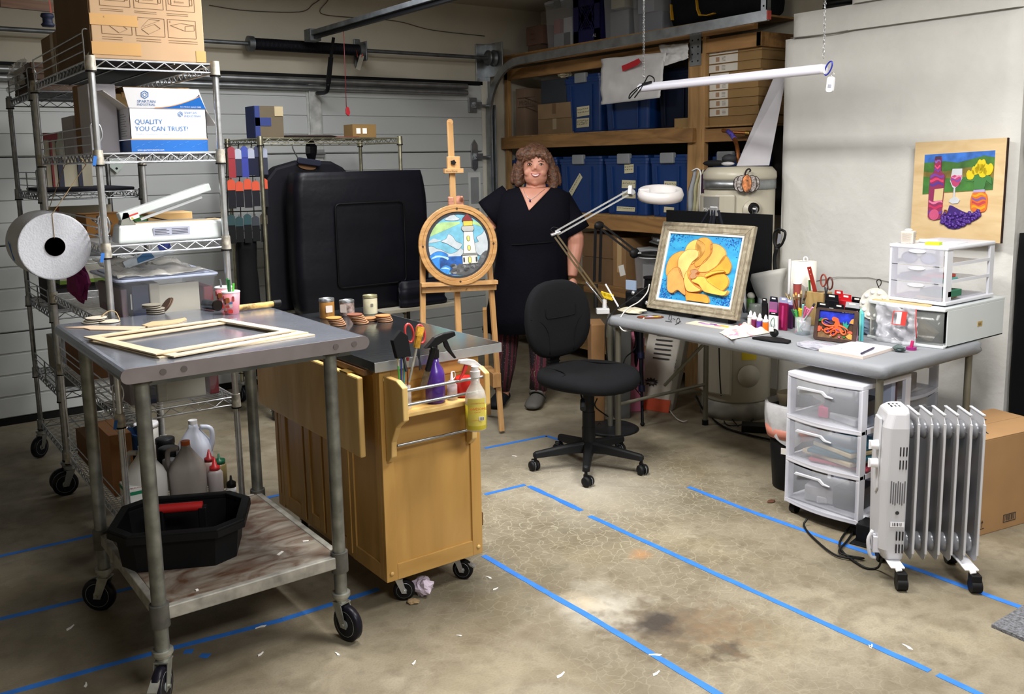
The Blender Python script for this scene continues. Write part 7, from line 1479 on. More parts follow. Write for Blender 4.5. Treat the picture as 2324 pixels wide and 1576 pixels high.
bd=mb.build('body',per_);md=bd.modifiers.new('r','REMESH');md.mode='VOXEL';md.voxel_size=.0055;md.use_smooth_shade=True;sm_=bd.modifiers.new('s','SMOOTH');sm_.factor=.5;sm_.iterations=3
# v-neck skin panel as part of the dress opening; dress
RG=[(424,1177,1253,.06),(429,1154,1272,.088),(439,1131,1290,.118),(460,1124,1296,.14),(490,1122,1299,.17),(520,1126,1295,.178),(550,1130,1288,.165),(575,1128,1288,.165),(610,1122,1290,.175),(660,1114,1290,.178),(710,1104,1284,.175),(750,1096,1272,.17)]
def dring(i,n=40,o=0.0):
 y,L_,R_,d=RG[i];a=pp(L_,y);b=pp(R_,y);c=(a+b)/2;h=(b-a).length/2;out=[]
 for q in range(n):
  an=2*PI*q/n;cs,sn=math.cos(an),math.sin(an);f=lambda v:math.copysign(abs(v)**.85,v);pl_=(.012*math.sin(an*13)*max(0,(y-550)/200)if y>550 else 0)
  out.append(c+ER*(h+o+pl_)*f(cs)+F_*(d+o+pl_)*f(-sn)+Vector((0,0,0)))
 return out
RR=[dring(i)for i in range(len(RG))];MB(NAVY).loft(RR).build('dress',per_)
mb=MB(NAVY)
def sl(px0,py0,w0,px1,py1,w1,off0,off1,drop):
 R_=[]
 for q in range(7):
  v=q/6;c=pp(px0+(px1-px0)*v,py0+(py1-py0)*v,off0+(off1-off0)*v);ax=(pp(px1,py1,off1)-pp(px0,py0,off0)).normalized();s_=F_.cross(ax).normalized();w=w0+(w1-w0)*v
  R_.append([c+F_*w*.72*math.cos(a)+s_*w*math.sin(a)*(1+.06*math.sin(a*4+v*3))for a in[2*PI*i/18 for i in range(18)]])
 mb.loft(R_)
sl(1160,446,.088,1108,488,.10,0,.03,0);mb.pid+=1;sl(1262,452,.092,1303,530,.105,0,.01,0)
mb.split('sleeve',per_)
def frontpt(px,py,off=.004):
 for i in range(len(RG)-1):
  if RG[i][0]<=py<=RG[i+1][0]:break
 v=(py-RG[i][0])/(RG[i+1][0]-RG[i][0]);y,L_,R_,d=[RG[i][j]*(1-v)+RG[i+1][j]*v for j in range(4)];u=(px-(L_+R_)/2)/((R_-L_)/2);dd=d*(max(0,1-abs(u)**2.35))**.425;return pp(px,py,dd+off)
mb=MB(SKIN);rows_=[]
for q in range(11):
 v=q/10;y=425+53*v;L_=1178+(1200.5-1178)*v**.9;R_=1251-(1251-1201)*v**1.05;rows_.append([frontpt(L_+(R_-L_)*j/10,y,.004)for j in range(11)])
mb.loft(rows_,closed_ring=False,cap=False);mb.build('neckline_skin',per_,solid=.003)
mb=MB(mt('#c9cbd0',.25,.9));nk=[frontpt(x,y,.009)for x,y in((1188,430),(1192,441),(1202,452),(1213,448),(1226,437),(1236,430))];mb.tube(arc(nk,5),.0012,5).build('necklace',per_);MB(mt('#2a1850',.2)).ball(frontpt(1203,456,.012),(.006,.006,.009),10).build('pendant',per_)
MB(mt('#05060b',.9)).tube(arc([frontpt(x,y,.004)for x,y in((1130,552),(1165,556),(1210,553),(1250,550),(1284,548))],4),.004,5).build('waist_seam',per_)
# leggings, socks, shoes
def leg_mat():
 m,nt,b=_new('leggings');N=nt.nodes;L=nt.links;tc=N.new('ShaderNodeTexCoord');w_=N.new('ShaderNodeTexWave');w_.inputs['Scale'].default_value=9;w_.inputs['Distortion'].default_value=1.2;L.new(tc.outputs['Object'],w_.inputs['Vector']);v=N.new('ShaderNodeTexVoronoi');v.inputs['Scale'].default_value=70;L.new(tc.outputs['Object'],v.inputs['Vector'])
 r=N.new('ShaderNodeValToRGB');e=r.color_ramp.elements;r.color_ramp.interpolation='CONSTANT';e[0].color=lin('#1a0f18');e[1].position=.35;e[1].color=lin('#4c1026')
 for p_,c_ in((.62,'#1c1220'),(.7,'#a08058'),(.74,'#1a1018'),(.86,'#5c1430')):x=e.new(p_);x.color=lin(c_)
 L.new(w_.outputs['Fac'],r.inputs[0]);mx=N.new('ShaderNodeMix');mx.data_type='RGBA';mx.inputs[7].default_value=lin('#8a7078');L.new(r.outputs[0],mx.inputs[6]);rr=N.new('ShaderNodeValToRGB');rr.color_ramp.elements[0].position=.1;rr.color_ramp.elements[0].color=(.6,.6,.6,1);rr.color_ramp.elements[1].position=.25;rr.color_ramp.elements[1].color=(0,0,0,1);L.new(v.outputs['Distance'],rr.inputs[0]);L.new(rr.outputs[0],mx.inputs[0]);L.new(mx.outputs[2],b.inputs['Base Color']);b.inputs['Roughness'].default_value=.85;return m
LG=leg_mat()
for pts,sh,shm,fx in(([(1146,735,.098),(1147,780,.085),(1146,830,.068),(1139,885,.052)],(1130,903),mt('#131318',.7),.0),([(1226,735,.09),(1228,800,.078),(1226,845,.066),(1221,884,.058)],(1210,912),mt('#4a4844',.7),.06)):
 MB(LG).tube([pp(x,y,fx*.6)for x,y,r in pts],[p[2]for p in pts],18).build('legging',per_)
 f0=pp(pts[-1][0],pts[-1][1],fx*.6);f1=Vector((f0.x,f0.y,.07));MB(mt('#141318',.9)).tube([f0+Vector((0,0,.02)),f1],[.044,.044],14).build('sock',per_)
 d=(F_*.93+ER*-.25).normalized();s_=Vector((-d.y,d.x,0));R_=[]
 for u,w,h,zb in((-.075,.028,.05,.012),(-.06,.042,.075,0),(0,.045,.09,0),(.05,.05,.085,0),(.11,.058,.066,0),(.155,.052,.05,.004),(.18,.03,.034,.012)):R_.append([f1*1+Vector((0,0,-.07))+d*u+s_*w*math.cos(a)+Vector((0,0,zb+max(0,(h-zb)*(.5+.5*math.sin(a)))))for a in[2*PI*i/16 for i in range(16)]])
 sb=MB(shm).loft(R_).build('shoe',per_)
 c_=f1+Vector((0,0,-.07));mb=MB(mt('#1b1a18'))
 if fx:
  for a_,b_ in((.07,-.02),(.07,.0),(.07,.02),(.09,-.012),(.09,.012)):mb.ball(c_+d*a_+s_*b_+Vector((0,0,.080-(a_-.05)*.35)),(.005,.005,.003),6)
  mb.split('vent_hole',sb);MB(shm).tube(arc([c_+s_*.047+d*.0+Vector((0,0,.05)),c_+s_*.04+d*.045+Vector((0,0,.09)),c_+d*.05+Vector((0,0,.102)),c_-s_*.04+d*.045+Vector((0,0,.09)),c_-s_*.047+Vector((0,0,.05))],4),.009,6).build('strap',sb)
# hair
mb=MB(HAIR);mb.ball(pp(1215,366,-.035),(.103,.105,.118),20);mb.ball(pp(1190,352,.035),(.055,.06,.05),12).ball(pp(1226,350,.035),(.06,.06,.05),12);mb.ball(pp(1208,345,.045),(.07,.055,.045),12)
for sgn,pts in((-1,[(1186,372,.0,.03),(1182,400,.0,.03),(1186,418,.0,.026)]),(1,[(1244,372,.0,.03),(1250,400,.0,.03),(1246,420,.0,.026)]),(-1,[(1192,350,.045,.03),(1182,372,.028,.032),(1177,395,.02,.034),(1176,412,.02,.03),(1182,422,.03,.02)]),(1,[(1240,350,.045,.03),(1250,374,.028,.03),(1255,398,.02,.034),(1257,418,.02,.03),(1250,431,.03,.02)]),(-1,[(1178,375,-.02,.036),(1170,400,-.02,.036),(1172,418,-.01,.028)]),(1,[(1254,380,-.02,.036),(1262,405,-.02,.034),(1262,422,-.01,.028)])):mb.tube(arc([pp(x,y,o_)for x,y,o_,r in pts],3),[pts[min(len(pts)-1,int(i/3))][3]for i in range(len(pts)*3-2)],10)
for x0_,x1_,y1_ in((1208,1190,366),(1209,1196,366),(1211,1203,364),(1214,1211,361),(1220,1222,361),(1224,1231,363),(1228,1240,368),(1232,1245,374),(1203,1184,374)):mb.tube(arc([pp(x0_,342,.08),pp((x0_+x1_)/2,350,.112),pp(x1_,y1_,.1)],3),[.013,.013,.012,.011,.009,.007,.004],7)
h_=mb.build('hair',per_);md=h_.modifiers.new('r','REMESH');md.mode='VOXEL';md.voxel_size=.005;md.use_smooth_shade=True
tx=bpy.data.textures.new('strand','CLOUDS');tx.noise_scale=.012;dm=h_.modifiers.new('d','DISPLACE');dm.texture=tx;dm.strength=.008;dm.mid_level=.5
# face details
for x in(1202,1228):
 c=pp(x,373.5,.104);MB(mt('#c8c0bc',.3)).ball(c,(.0125,.009,.0048),12).m(mt('#1c120e',.2)).ball(c+F_*.005,(.0068,.0055,.005),10).build('eye',per_)
 MB(mt('#2a1812',.8)).tube(arc([c+ER*-.015+F_*.004+Vector((0,0,.001)),c+F_*.009+Vector((0,0,.0065)),c+ER*.015+F_*.004+Vector((0,0,.001))],4),.0019,5).build('eyelid',per_);MB(mt('#5a3c2c',.8)).tube(arc([c+ER*-.018+F_*.004+Vector((0,0,.018)),c+F_*.008+Vector((0,0,.024)),c+ER*.018+F_*.004+Vector((0,0,.018))],4),.0022,5).build('eyebrow',per_)
mo=lambda x,y,o_:pp(x,y,o_);MB(mt('#a8505a',.4)).tube(arc([mo(1205,393.5,.105),mo(1210,395.2,.111),mo(1215,395.8,.113),mo(1221,395.2,.111),mo(1226,393.5,.105)],4),.0026,6).tube(arc([mo(1205,393.5,.105),mo(1210,399,.111),mo(1215,400.6,.113),mo(1221,399,.111),mo(1226,393.5,.105)],4),.003,6).build('lips',per_)
MB(mt('#e8e4de',.3)).add([mo(1206,394.2,.107),mo(1210,396,.112),mo(1215,396.6,.1135),mo(1221,396,.112),mo(1225,394.2,.107),mo(1221,398.6,.1115),mo(1215,399.8,.113),mo(1210,398.6,.1115)],[(0,7,6,5,4,3,2,1)]).build('teeth',per_,solid=.002)
for x,y in((1185,397),(1246,399)):MB(mt('#c8c4c0',.2,.8)).ball(pp(x,y,.04),.004,8).build('earring',per_)
# =============== hanging shop light ===============
La,Lb=gx(1455,203,3.75),gx(1868,155,3.75);La.z=Lb.z=(La.z+Lb.z)/2
t=thing('shop_light','white tube shop light hung on two chains over the table','lamp',(La+Lb)/2);LW=mt('#d8d8e6',.3,0,.01)
mb=MB(LW).cyl(La,Lb,.0205,n=20);mb.b2((3.735,Lb.y,La.z+.012),(3.765,La.y,La.z+.024));mb.build('tube',t);MB(WHITEP).cyl(La+Vector((0,.012,0)),La,.022,n=18).cyl(Lb,Lb-Vector((0,.012,0)),.022,n=18).split('end_cap',t)
for P in(La+Vector((0,-.02,.03)),Lb+Vector((0,.0,.03))):
 mb=MB(CHROME);z=P.z+(.03 if P.y<3 else 0)
 while z<ZC-.01:
  ev=int((z-P.z)/.018)%2;mb.tube([(P.x+(.005*math.cos(a)if ev else 0),P.y+(0 if ev else .005*math.cos(a)),z+.011*math.sin(a))for a in[2*PI*i/8 for i in range(8)]],.0014,4,closed=True);z+=.018
 mb.build('chain',t)['kind']='stuff'
cl=Lb+Vector((0,-.015,0));c=gx(1880,155,3.75);MB(mt('#2a34a8',.35,.4)).tube([c+Vector((0,-.016*math.cos(a)-.012*math.sin(a),-.03*math.sin(a)*-1))for a in[2*PI*i/18 for i in range(18)]],.0035,7,closed=True).build('carabiner',t)
p=gx(1889,192,3.75);MB(mt('#dedee2',.4)).prism(rrect(.036,.07,.012),.014,pm(p+Vector((-.007,0,0)),(0,-1,-.1),(0,-.1,1))).m(mt('#9a9aa8')).prism(rrect(.02,.018,.002),.0148,pm(p+Vector((-.007,0,-.008)),(0,-1,-.1),(0,-.1,1))).build('remote_switch',t,bevel=.002);MB(CHROME).tube([p+Vector((0,.008*math.cos(a),.045+.01*math.sin(a)))for a in[2*PI*i/10 for i in range(10)]],.0015,4,closed=True).build('ring',t)
P=[La+Vector((0,-.02,.02)),gx(1482,190,3.74),gx(1484,178,3.74),gx(1472,172,3.74),gx(1462,188,3.74),gx(1450,200,3.73),gx(1436,215,3.73),gx(1428,224,3.73),gx(1430,214,3.73),gx(1446,200,3.73),gx(1458,196,3.73),gx(1440,222,3.73),gx(1452,206,3.73)];MB(BLACKP).tube(arc(P,5),.0035,6).build('cord',t);MB(BLACKP).bar(gx(1458,192,3.73),gx(1478,186,3.73),.01,.012).build('plug',t)
# =============== drawer towers ===============
def tower(c,rz,w,d,h,label,fill,casters=True):
 t=thing('drawer_tower',label,'drawer tower',(c[0],c[1],0),rz);TW=mt('#d9dae4',.35,0,.015);FC=mt('#c9ccd6',.3,0,.02,alpha=.22);z0=.055;H=(h-z0-.02)/3
 def bow(z,hh,mat,nm,par=t,o=0.0,wd=w):return MB(mat).prism([(-wd/2+wd*q/10,-d/2-o-.028*math.sin(PI*q/10))for q in range(11)]+[(wd/2,-d/2+.03),(-wd/2,-d/2+.03)],hh,None,z).build(nm,par,world=False,bevel=.003)
 MB(TW).prism([(-w/2+w*q/10,-d/2-.03*math.sin(PI*q/10))for q in range(11)]+[(w/2,d/2),(-w/2,d/2)],.022,None,h-.022).build('top_panel',t,world=False,bevel=.004)
 mb=MB(TW)
 for x in(-1,1):
  for y in(-1,1):mb.b2((x*w/2,y*d/2,z0),(x*(w/2-.018),y*(d/2-.04),h-.02))
 mb.split('post',t,world=False,bevel=.002);MB(TW).b2((-w/2,-d/2,z0),(w/2,d/2,z0+.02)).build('base_panel',t,world=False);mb=MB(TW)
 for k in range(1,3):
  for x in(-1,1):mb.b2((x*w/2,-d/2+.03,z0+k*H),(x*(w/2-.012),d/2-.03,z0+k*H+.022))
 mb.split('side_rail',t,world=False)
 for k in range(3):
  z=z0+k*H;bow(z,.02,TW,'front_rail')
  R_=[[(-w/2+.008+(w-.016)*q/10,-d/2-.004-.03*math.sin(PI*q/10),zz)for zz in(z+.022,z+H-.004)]for q in range(11)]
  dr=MB(FC).loft(R_,closed_ring=False,cap=False).build('drawer',t,world=False,solid=.003)
  hb=[(-.55,.80),(-.5,.86),(.1,.86),(.2,.78),(.34,.76),(.34,.73),(.16,.73),(.06,.80),(-.5,.79)];MB(mt('#dcdee6',.25,alpha=.75)).prism([(a*w/2*1.1,(z+H*b))for a,b in hb],.008,Matrix(((1,0,0,0),(0,0,-1,-d/2-.032),(0,1,0,0),(0,0,0,1)))).build('handle',dr,world=False,bevel=.003)
  MB(FC).b2((-w/2+.02,-d/2+.01,z+.022),(w/2-.02,d/2-.02,z+.024)).build('tray',dr,world=False)
  mb=MB()
  for(x,y,dz,a,b,e,col,rz_)in fill[k]:mb.m(mt(col,.5,0,.1,20)).box((x*w,y*d,z+.026+dz+e/2),(a*w,b*d,e),(0,0,rz_))
  if fill[k]:mb.split('contents',t,world=False,bevel=.006)
 if casters:
  for x in(-1,1):
   for y in(-1,1):
    mb=MB(BLACKP);
    mb.cyl((x*(w/2-.03)-.014,y*(d/2-.035),.023),(x*(w/2-.03)+.014,y*(d/2-.035),.023),.023,n=16).box((x*(w/2-.03),y*(d/2-.035),.042),(.03,.034,.026));mb.build('caster',t,world=False)
 return t
tower((3.50,2.285),-PI/2,.37,.36,.655,'white three-drawer tower with frosted fronts beside the table leg',[
 [(-.15,-.2,0,.35,.4,.07,'#9fa0a2',.3),(.2,-.1,0,.3,.5,.09,'#30363c',.1),(0,-.3,.0,.3,.1,.03,'#c9c9cc',.6)],
 [(.1,-.1,0,.7,.7,.015,'#a03a4a',.2),(.05,-.1,.016,.7,.7,.02,'#c8b898',-.1),(.1,-.12,.037,.68,.7,.018,'#1f5f72',.12),(.14,-.1,.056,.6,.66,.022,'#cbbd9a',-.2),(.14,-.1,.079,.6,.66,.01,'#206a84',-.2)],
 [(.15,-.15,.03,.5,.4,.07,'#22282e',.1),(-.1,-.3,0,.12,.2,.05,'#c8306a',.3),(.2,-.35,0,.4,.12,.03,'#9fa3a8',-.2)]])
x0=gy(2070,850,2.2).x;x1=gy(2172,850,2.2).x
tower(((x0+x1)/2,2.46),0.0,x1-x0,.34,.66,'second white drawer tower under the back of the table, behind the oil heater',[[],[(0,-.1,0,.6,.6,.06,'#2c4a66',0)],[(-.1,-.2,0,.5,.5,.08,'#8d8070',.2),(.2,0,0,.3,.4,.12,'#2f4f7a',0)]])
a=gy(2020,860,2.16);solo(MB(mt('#b9c3da',.5)).b2((a.x,2.15,.0),(a.x+.03,2.42,.64)),'foam_board','pale blue-white board standing between the two drawer towers','board',bevel=.002)
solo(MB(mt('#5c3f46',.7)).b2((a.x+.045,2.16,0),(a.x+.06,2.4,.62)),'wood_sheet','thin dark reddish sheet between the drawer towers','board')
# =============== oil filled radiator ===============
rz=math.atan2(-.676,.737);HC=(3.205,1.745);t=thing('oil_radiator','light grey oil-filled radiator heater with six fins on casters','heater',(HC[0],HC[1],0),rz);HG=mt('#bcbcc0',.35,0,.02);HD=mt('#8d8e93',.3,.2,.05)
mb=MB(HG);R_=[]
for z,v0,v1,u0 in((.085,-.06,.07,-.165),(.13,-.075,.085,-.185),(.4,-.08,.09,-.19),(.6,-.08,.085,-.185),(.655,-.07,.07,-.17),(.672,-.05,.05,-.15)):R_.append([(u0,v0*.75,z),(u0+.02,v0,z),(-.105,v0,z),(-.095,v0*.9,z),(-.095,v1*.9,z),(-.105,v1,z),(u0+.02,v1,z),(u0,v1*.75,z)])
MBc=MB(HG).loft(R_,smooth=False);MBc.build('control_housing',t,world=False,bevel=.006)
MB(mt('#c9c9cd',.3)).prism([(-.03,.63),(.03,.63),(.035,.5),(.03,.36),(0,.33),(-.03,.36),(-.035,.5)],.01,Matrix(((0,0,-1,-.185),(1,0,0,-.01),(0,1,0,0),(0,0,0,1)))).build('control_panel',t,world=False,bevel=.004)
for z in(.525,.455):MB(WHITEP).cyl((-.195,-.03,z),(-.222,-.03,z),.019,.016,n=18).box((-.222,-.03,z),(.01,.006,.034)).build('knob',t,world=False)
mb=MB(BLACKP)
for z0_ in(.515,.465,.19,.14):
 for k in range(3):mb.box((-.128+k*.011,-.0805,z0_),(.0035,.004,.034))
mb.split('vent_slot',t,world=False);mb=MB(BLACKP)
for k in range(3):
 for j in range(2):mb.box((-.15+k*.014,-.02+j*.03,.6715),(.005,.018,.002))
mb.split('top_slot',t,world=False)
mb=MB(mt('#5a5a60'))
for k in range(7):mb.box((-.155+k*.008,-.0812,.36-(k%3)*.004),(.0035,.001,.085))
mb.m(mt('#e4e4ea')).box((-.128,-.0812,.235),(.05,.001,.02));mb.m(INK)
for k in range(6):mb.box((-.145+k*.006,-.082,.235),(.003 if k%2 else .0015,.001,.013))
mb.prism(circ(.007,12,-.13,.28),.001,Matrix(((1,0,0,0),(0,0,-1,-.081),(0,1,0,0),(0,0,0,1))));mb.build('printed_label',t,world=False)['kind']='stuff'
MB(mt('#c9c9d0',.4)).box((-.185,-.03,.14),(.03,.04,.06)).tube(arc([(-.2,-.03,.19),(-.215,-.03,.15),(-.205,-.03,.09),(-.185,-.03,.08)],4),.007,7).build('cord_hook',t,world=False)
for k in range(6):
 u=-.068+k*.0455;mb=MB(HG);mb.prism([(-.07,.10),(-.05,.085),(.05,.085),(.075,.12),(.075,.61),(.055,.65),(-.06,.65),(-.078,.62),(-.078,.13)],.003,Matrix(((0,0,1,u),(1,0,0,0),(0,1,0,0),(0,0,0,1))))
 for sgn in(-1,1):mb.bar((u+.001,sgn*.076,.12),(u+.001,sgn*.076,.62),.008,.011)
 mb.bar((u+.001,-.07,.652),(u+.001,.06,.652),.011,.006);mb.build('fin',t,world=False,bevel=.002)
 mb=MB(HD);mb.b2((u-.003,-.05,.15),(u+.009,.05,.58))
 for z in(.58,.14):mb.lathe([(.03,-.02),(.036,-.006),(.036,.006),(.03,.022)],n=16,M=Matrix.Translation((u,0,z))@Matrix.Rotation(PI/2,4,'Y'))
 mb.build('oil_column',t,world=False)
for u in(-.13,.13):
 MB(WHITEP).box((u,0,.082),(.05,.24,.006)).m(WHITEP).tube([(u,-.11,.085),(u+.004,-.125,.07)],.012,8).build('foot_bracket',t,world=False,bevel=.002)
 for v in(-.125,.125):mb=MB(BLACKP);mb.cyl((u+.01-.016,v,.027),(u+.01+.02,v,.027),.027,n=18).box((u+.01,v,.055),(.036,.04,.03));mb.build('caster',t,world=False,bevel=.003)
pts=[gz(2003,1265,.09),gz(1990,1290,.01),gz(1955,1285,.008),gz(1905,1240,.008),gz(1935,1190,.01),gz(1955,1180,.01),gz(1925,1225,.01),gz(1905,1255,.01),gz(1960,1268,.01),gz(1900,1262,.01),gz(1850,1225,.008),gz(1825,1195,.008),gz(1832,1178,.03)]
solo(MB(BLACKP).tube(arc(pts,6),.0045,6),'heater_cord','black power cord looping on the floor by the radiator','cord')
c=gz(1975,1235);solo(MB(mt('#1a1a1c',.4,.2)).box((c.x+.03,c.y,.04),(.1,.12,.08),(0,0,.2)).box((c.x+.02,c.y-.0,.003),(.15,.14,.006),(0,0,.2)),'power_adapter','black boxy adapter on the floor beside the radiator','adapter',bevel=.003)
# carton at right
c0=gz(2206,1222);zt=gx(2217,1004,c0.x+.0).z;dx=Vector((.984,-.178,0));dy=Vector((.178,.984,0));cc=c0+dx*.25+dy*.15
t=thing('shipping_box','tan shipping carton on the floor right of the radiator','box',(cc.x,cc.y,0),math.atan2(-.178,.984));BX=mt('#a57f55',.8,0,.04,6)
MB(BX).b2((-.25,-.15,0),(.25,.15,zt)).build('body',t,world=False,bevel=.003);MB(BX).b2((-.25,-.15,zt),(.25,-.001,zt+.003)).b2((-.25,.001,zt),(.25,.15,zt+.003)).split('flap',t,world=False)
mb=MB(INK);
for x in(-.215,-.195):mb.b2((x,-.1508,.035),(x+.003,-.15,.06));mb.prism([(x-.005,.055),(x+.008,.055),(x+.0015,.067)],.001,Matrix(((1,0,0,0),(0,0,-1,-.150),(0,1,0,0),(0,0,0,1))))
mb.b2((-.225,-.1508,.028),(-.18,-.15,.031));mb.ring([(-.06,.03),(.02,.03),(.02,.065),(-.06,.065)],[(-.057,.033),(.017,.033),(.017,.062),(-.057,.062)],.001,Matrix(((1,0,0,0),(0,0,-1,-.15),(0,1,0,0),(0,0,0,1))))
for k in range(8):mb.b2((-.05+k*.008,-.1508,.036),(-.047+k*.008+(k%2)*.002,-.15,.06))
mb.build('printed_marks',t,world=False);MB(INK).tube(arc([(-.2,.05,zt+.0035),(-.12,.0,zt+.0035),(-.1,-.06,zt+.0035),(-.12,-.1,zt+.0035)],5),.003,4).m(mt('#1c2c44')).b2((-.06,.04,zt+.003),(.06,.1,zt+.004)).build('tape_print',t,world=False)
# dark coats at far right
t=thing('dark_coat','black garment hanging at the right edge beside the column','coat',(4.66,2.07,.12));puffy((4.61,1.95,.12),(4.70,2.138,1.2),mt('#08080a',.9),'cloth',t,.01,22)
solo(MB(BLACKP).ball((4.63,2.07,1.62),(.02,.06,.07),12),'hanging_pouch','small black pouch hung high at the right edge','pouch')
q=gx(1895,8,4.75);t=thing('hose_coil','black coiled hose sitting on the stepped column ledge','hose',(4.78,q.y,2.412));mb=MB(BLACKP)
for k in range(7):mb.tube([(4.78+(.09-.004*k)*math.cos(a),3.24+(.12-.005*k)*math.sin(a),2.425+.024*k)for a in[2*PI*i/26 for i in range(26)]],.013,6,closed=True)
mb.split('coil',t)
# =============== under the table ===============
c=Vector((3.62,2.655,0));t=thing('trash_bin','black waste bin lined with white and pink bag behind the drawer tower','trash bin',c)
MB(mt('#0f0f11',.5)).lathe([(.085,0),(.09,.01),(.118,.40)],c,24).build('bin',t);mb=MB(mt('#cfd0d4',.4,0,.05,30,.3,30,alpha=.93));R_=[]
for z,r in((.26,.118),(.30,.126),(.36,.132),(.42,.133),(.43,.122),(.40,.112)):R_.append([(c.x+(r+.006*math.sin(a*7+z*20))*math.cos(a),c.y+(r+.006*math.sin(a*7))*math.sin(a),z+(.03*math.sin(a*3)if z<.31 else 0))for a in[2*PI*i/36 for i in range(36)]])
mb.loft(R_,cap=False).build('liner',t);MB(mt('#c9806e',.5)).lathe([(.121,.262),(.1305,.31)],c,30).build('pink_band',t);MB(PAPER).box(c+Vector((-.115,-.045,.21)),(.004,.04,.03),(0,0,.3)).build('label',t)
solo(MB(mt('#c9bfa8',.5)).cyl(c+Vector((0,.02,.36)),c+Vector((-.01,.03,.47)),.04,.05,18).m(mt('#9a6a30')).ball(c+Vector((-.035,.0,.43)),(.012,.02,.025),8),'paper_cup','used cream cup with brown stain inside the waste bin','cup')
solo(MB(mt('#2a2c30',.5)).cyl(c+Vector((.02,-.05,.36)),c+Vector((.02,-.05,.46)),.035,n=18),'dark_cup','dark cup beside the stained cup in the waste bin','cup')
c=gz(1715,978);solo(MB(BLACKP).box((c.x,c.y,.02),(.16,.1,.04),(0,0,-.9)),'power_brick','black power brick on the floor under the table','power brick',bevel=.003)
for pts,lb in(([(1580,900,.1),(1600,935,.01),(1640,968,.01),(1690,985,.008),(1755,1000,.01)],'thick black cable curving across the floor to the waste bin'),([(1632,790,.62),(1634,860,.35),(1640,930,.01),(1650,965,.01),(1700,960,.01),(1712,940,.01),(1680,922,.01),(1650,920,.01),(1648,935,.01),(1675,968,.01)],'black cable hanging from the table and looping on the floor'),([(1440,752,.72),(1442,790,.6),(1418,815,.4),(1416,850,.3),(1440,880,.1),(1460,905,.01)],'black cable hanging under the left end of the table'),([(1505,910,.01),(1530,945,.01),(1548,957,.01),(1560,955,.01)],'white cable lying on the floor by the table leg'),([(1355,905,.3),(1352,925,.2),(1388,955,.02),(1376,985,.01),(1360,960,.02),(1350,985,.01),(1335,1008,.01)],'tangled black cord at the round lamp base')):
 X_=3.9 if pts[0][0]>1500 else 3.75
 solo(MB(mt('#c9c6bc')if 'white' in lb else BLACKP).tube(arc([gz(x,y,z)if z<.05 else gy(x,y,3.70 if x<1500 else 3.5)for x,y,z in pts],6),.007 if 'thick' in lb else .004,6),'cable',lb,'cable')
# tripod
t=thing('camera_tripod','black folded tripod standing at the left end of the table','tripod',gz(1460,968));top=Vector((3.93,4.02,.73))
for px,py in((1458,968),(1436,930)):
 b=gz(px,py);mb=MB(mt('#0d0d14',.4,.2));mb.cyl(top,top.lerp(b,.45),.017,n=12).cyl(top.lerp(b,.4),top.lerp(b,.72),.014,n=12).cyl(top.lerp(b,.7),b+Vector((0,0,.012)),.009,n=10);mb.build('leg',t)
 for f in(.44,.7):MB(mt('#12142c',.4)).cyl(top.lerp(b,f-.02),top.lerp(b,f+.03),.021,n=12).build('twist_lock',t)
 MB(BLACKR).ball(b+Vector((0,0,.014)),.014,10).build('rubber_foot',t)
MB(mt('#0d0d14',.4)).cyl(top,top+Vector((-.0,.0,-.33)),.018,n=12).build('leg',t);MB(BLACKP).cyl(top,top+Vector((0,0,.06)),.025,n=14).build('centre_column',t)
# mortar bag
b0,b1=gz(1432,925),gz(1518,938);t=thing('mortar_bag','white bag with orange bottom band and black burst print leaning under table','bag',(b0+b1)/2);ax=(b1-b0);back_=Vector((-ax.y,ax.x,0)).normalized();
if back_.x<0:back_=-back_
tp0=gd(1482,752,dep(b0)+.16);lean=Vector((tp0.x-b0.x,tp0.y-b0.y,0));Hh=.62;wv=ax.length
mb=MB(mt('#b9b4aa',.6,0,.05,8));R_=[]
for v in(0,.04,.15,.4,.7,.92,1):o_=b0+lean*v*.9;k=.11*(math.sin(PI*min(1,max(.12,v*.9+.1)))**.4);R_.append([tuple(o_+ax*u+back_*d+Vector((0,0,Hh*v)))for u,d in((0,.05),(.08,0),(.92,0),(1,.05),(.95,.05+k),(.05,.05+k))])
mb.loft(R_,smooth=False).build('bag',t,bevel=.01)
M=pm(b0-back_*.003,ax,lean*.9+Vector((0,0,Hh)));Hl=(lean*.9+Vector((0,0,Hh))).length;MB(mt('#b5421c',.6)).prism([(-.004,.0),(wv,.0),(wv,Hl*.12),(-.004,Hl*.12)],.004,M).build('orange_band',t)
mb=MB(INK);st=[((.034 if i%2 else .052)*math.cos(i*PI/11)+wv*.42,(.018 if i%2 else .03)*math.sin(i*PI/11)+Hl*.27)for i in range(22)];mb.prism(st,.001,M,.003)
for k in range(9):mb.prism([(wv*.35,Hl*(.5+k*.045)),(wv*(.75+.05*(k%2)),Hl*(.5+k*.045)),(wv*.8,Hl*(.512+k*.045)),(wv*.35,Hl*(.512+k*.045))],.001,M,.003)
mb.build('black_print',t)['kind']='stuff';text_mb('MACH',.05,pm(b0+ax*.93+lean*.3+Vector((0,0,Hh*.3))-back_*.006,lean*.9+Vector((0,0,Hh)),-ax),INK).build('lettering',t);text_mb('ADVANCED',.016,M@Matrix.Translation((wv*.18,Hl*.255,.0045)),mt('#b9b4aa')).build('burst_lettering',t)
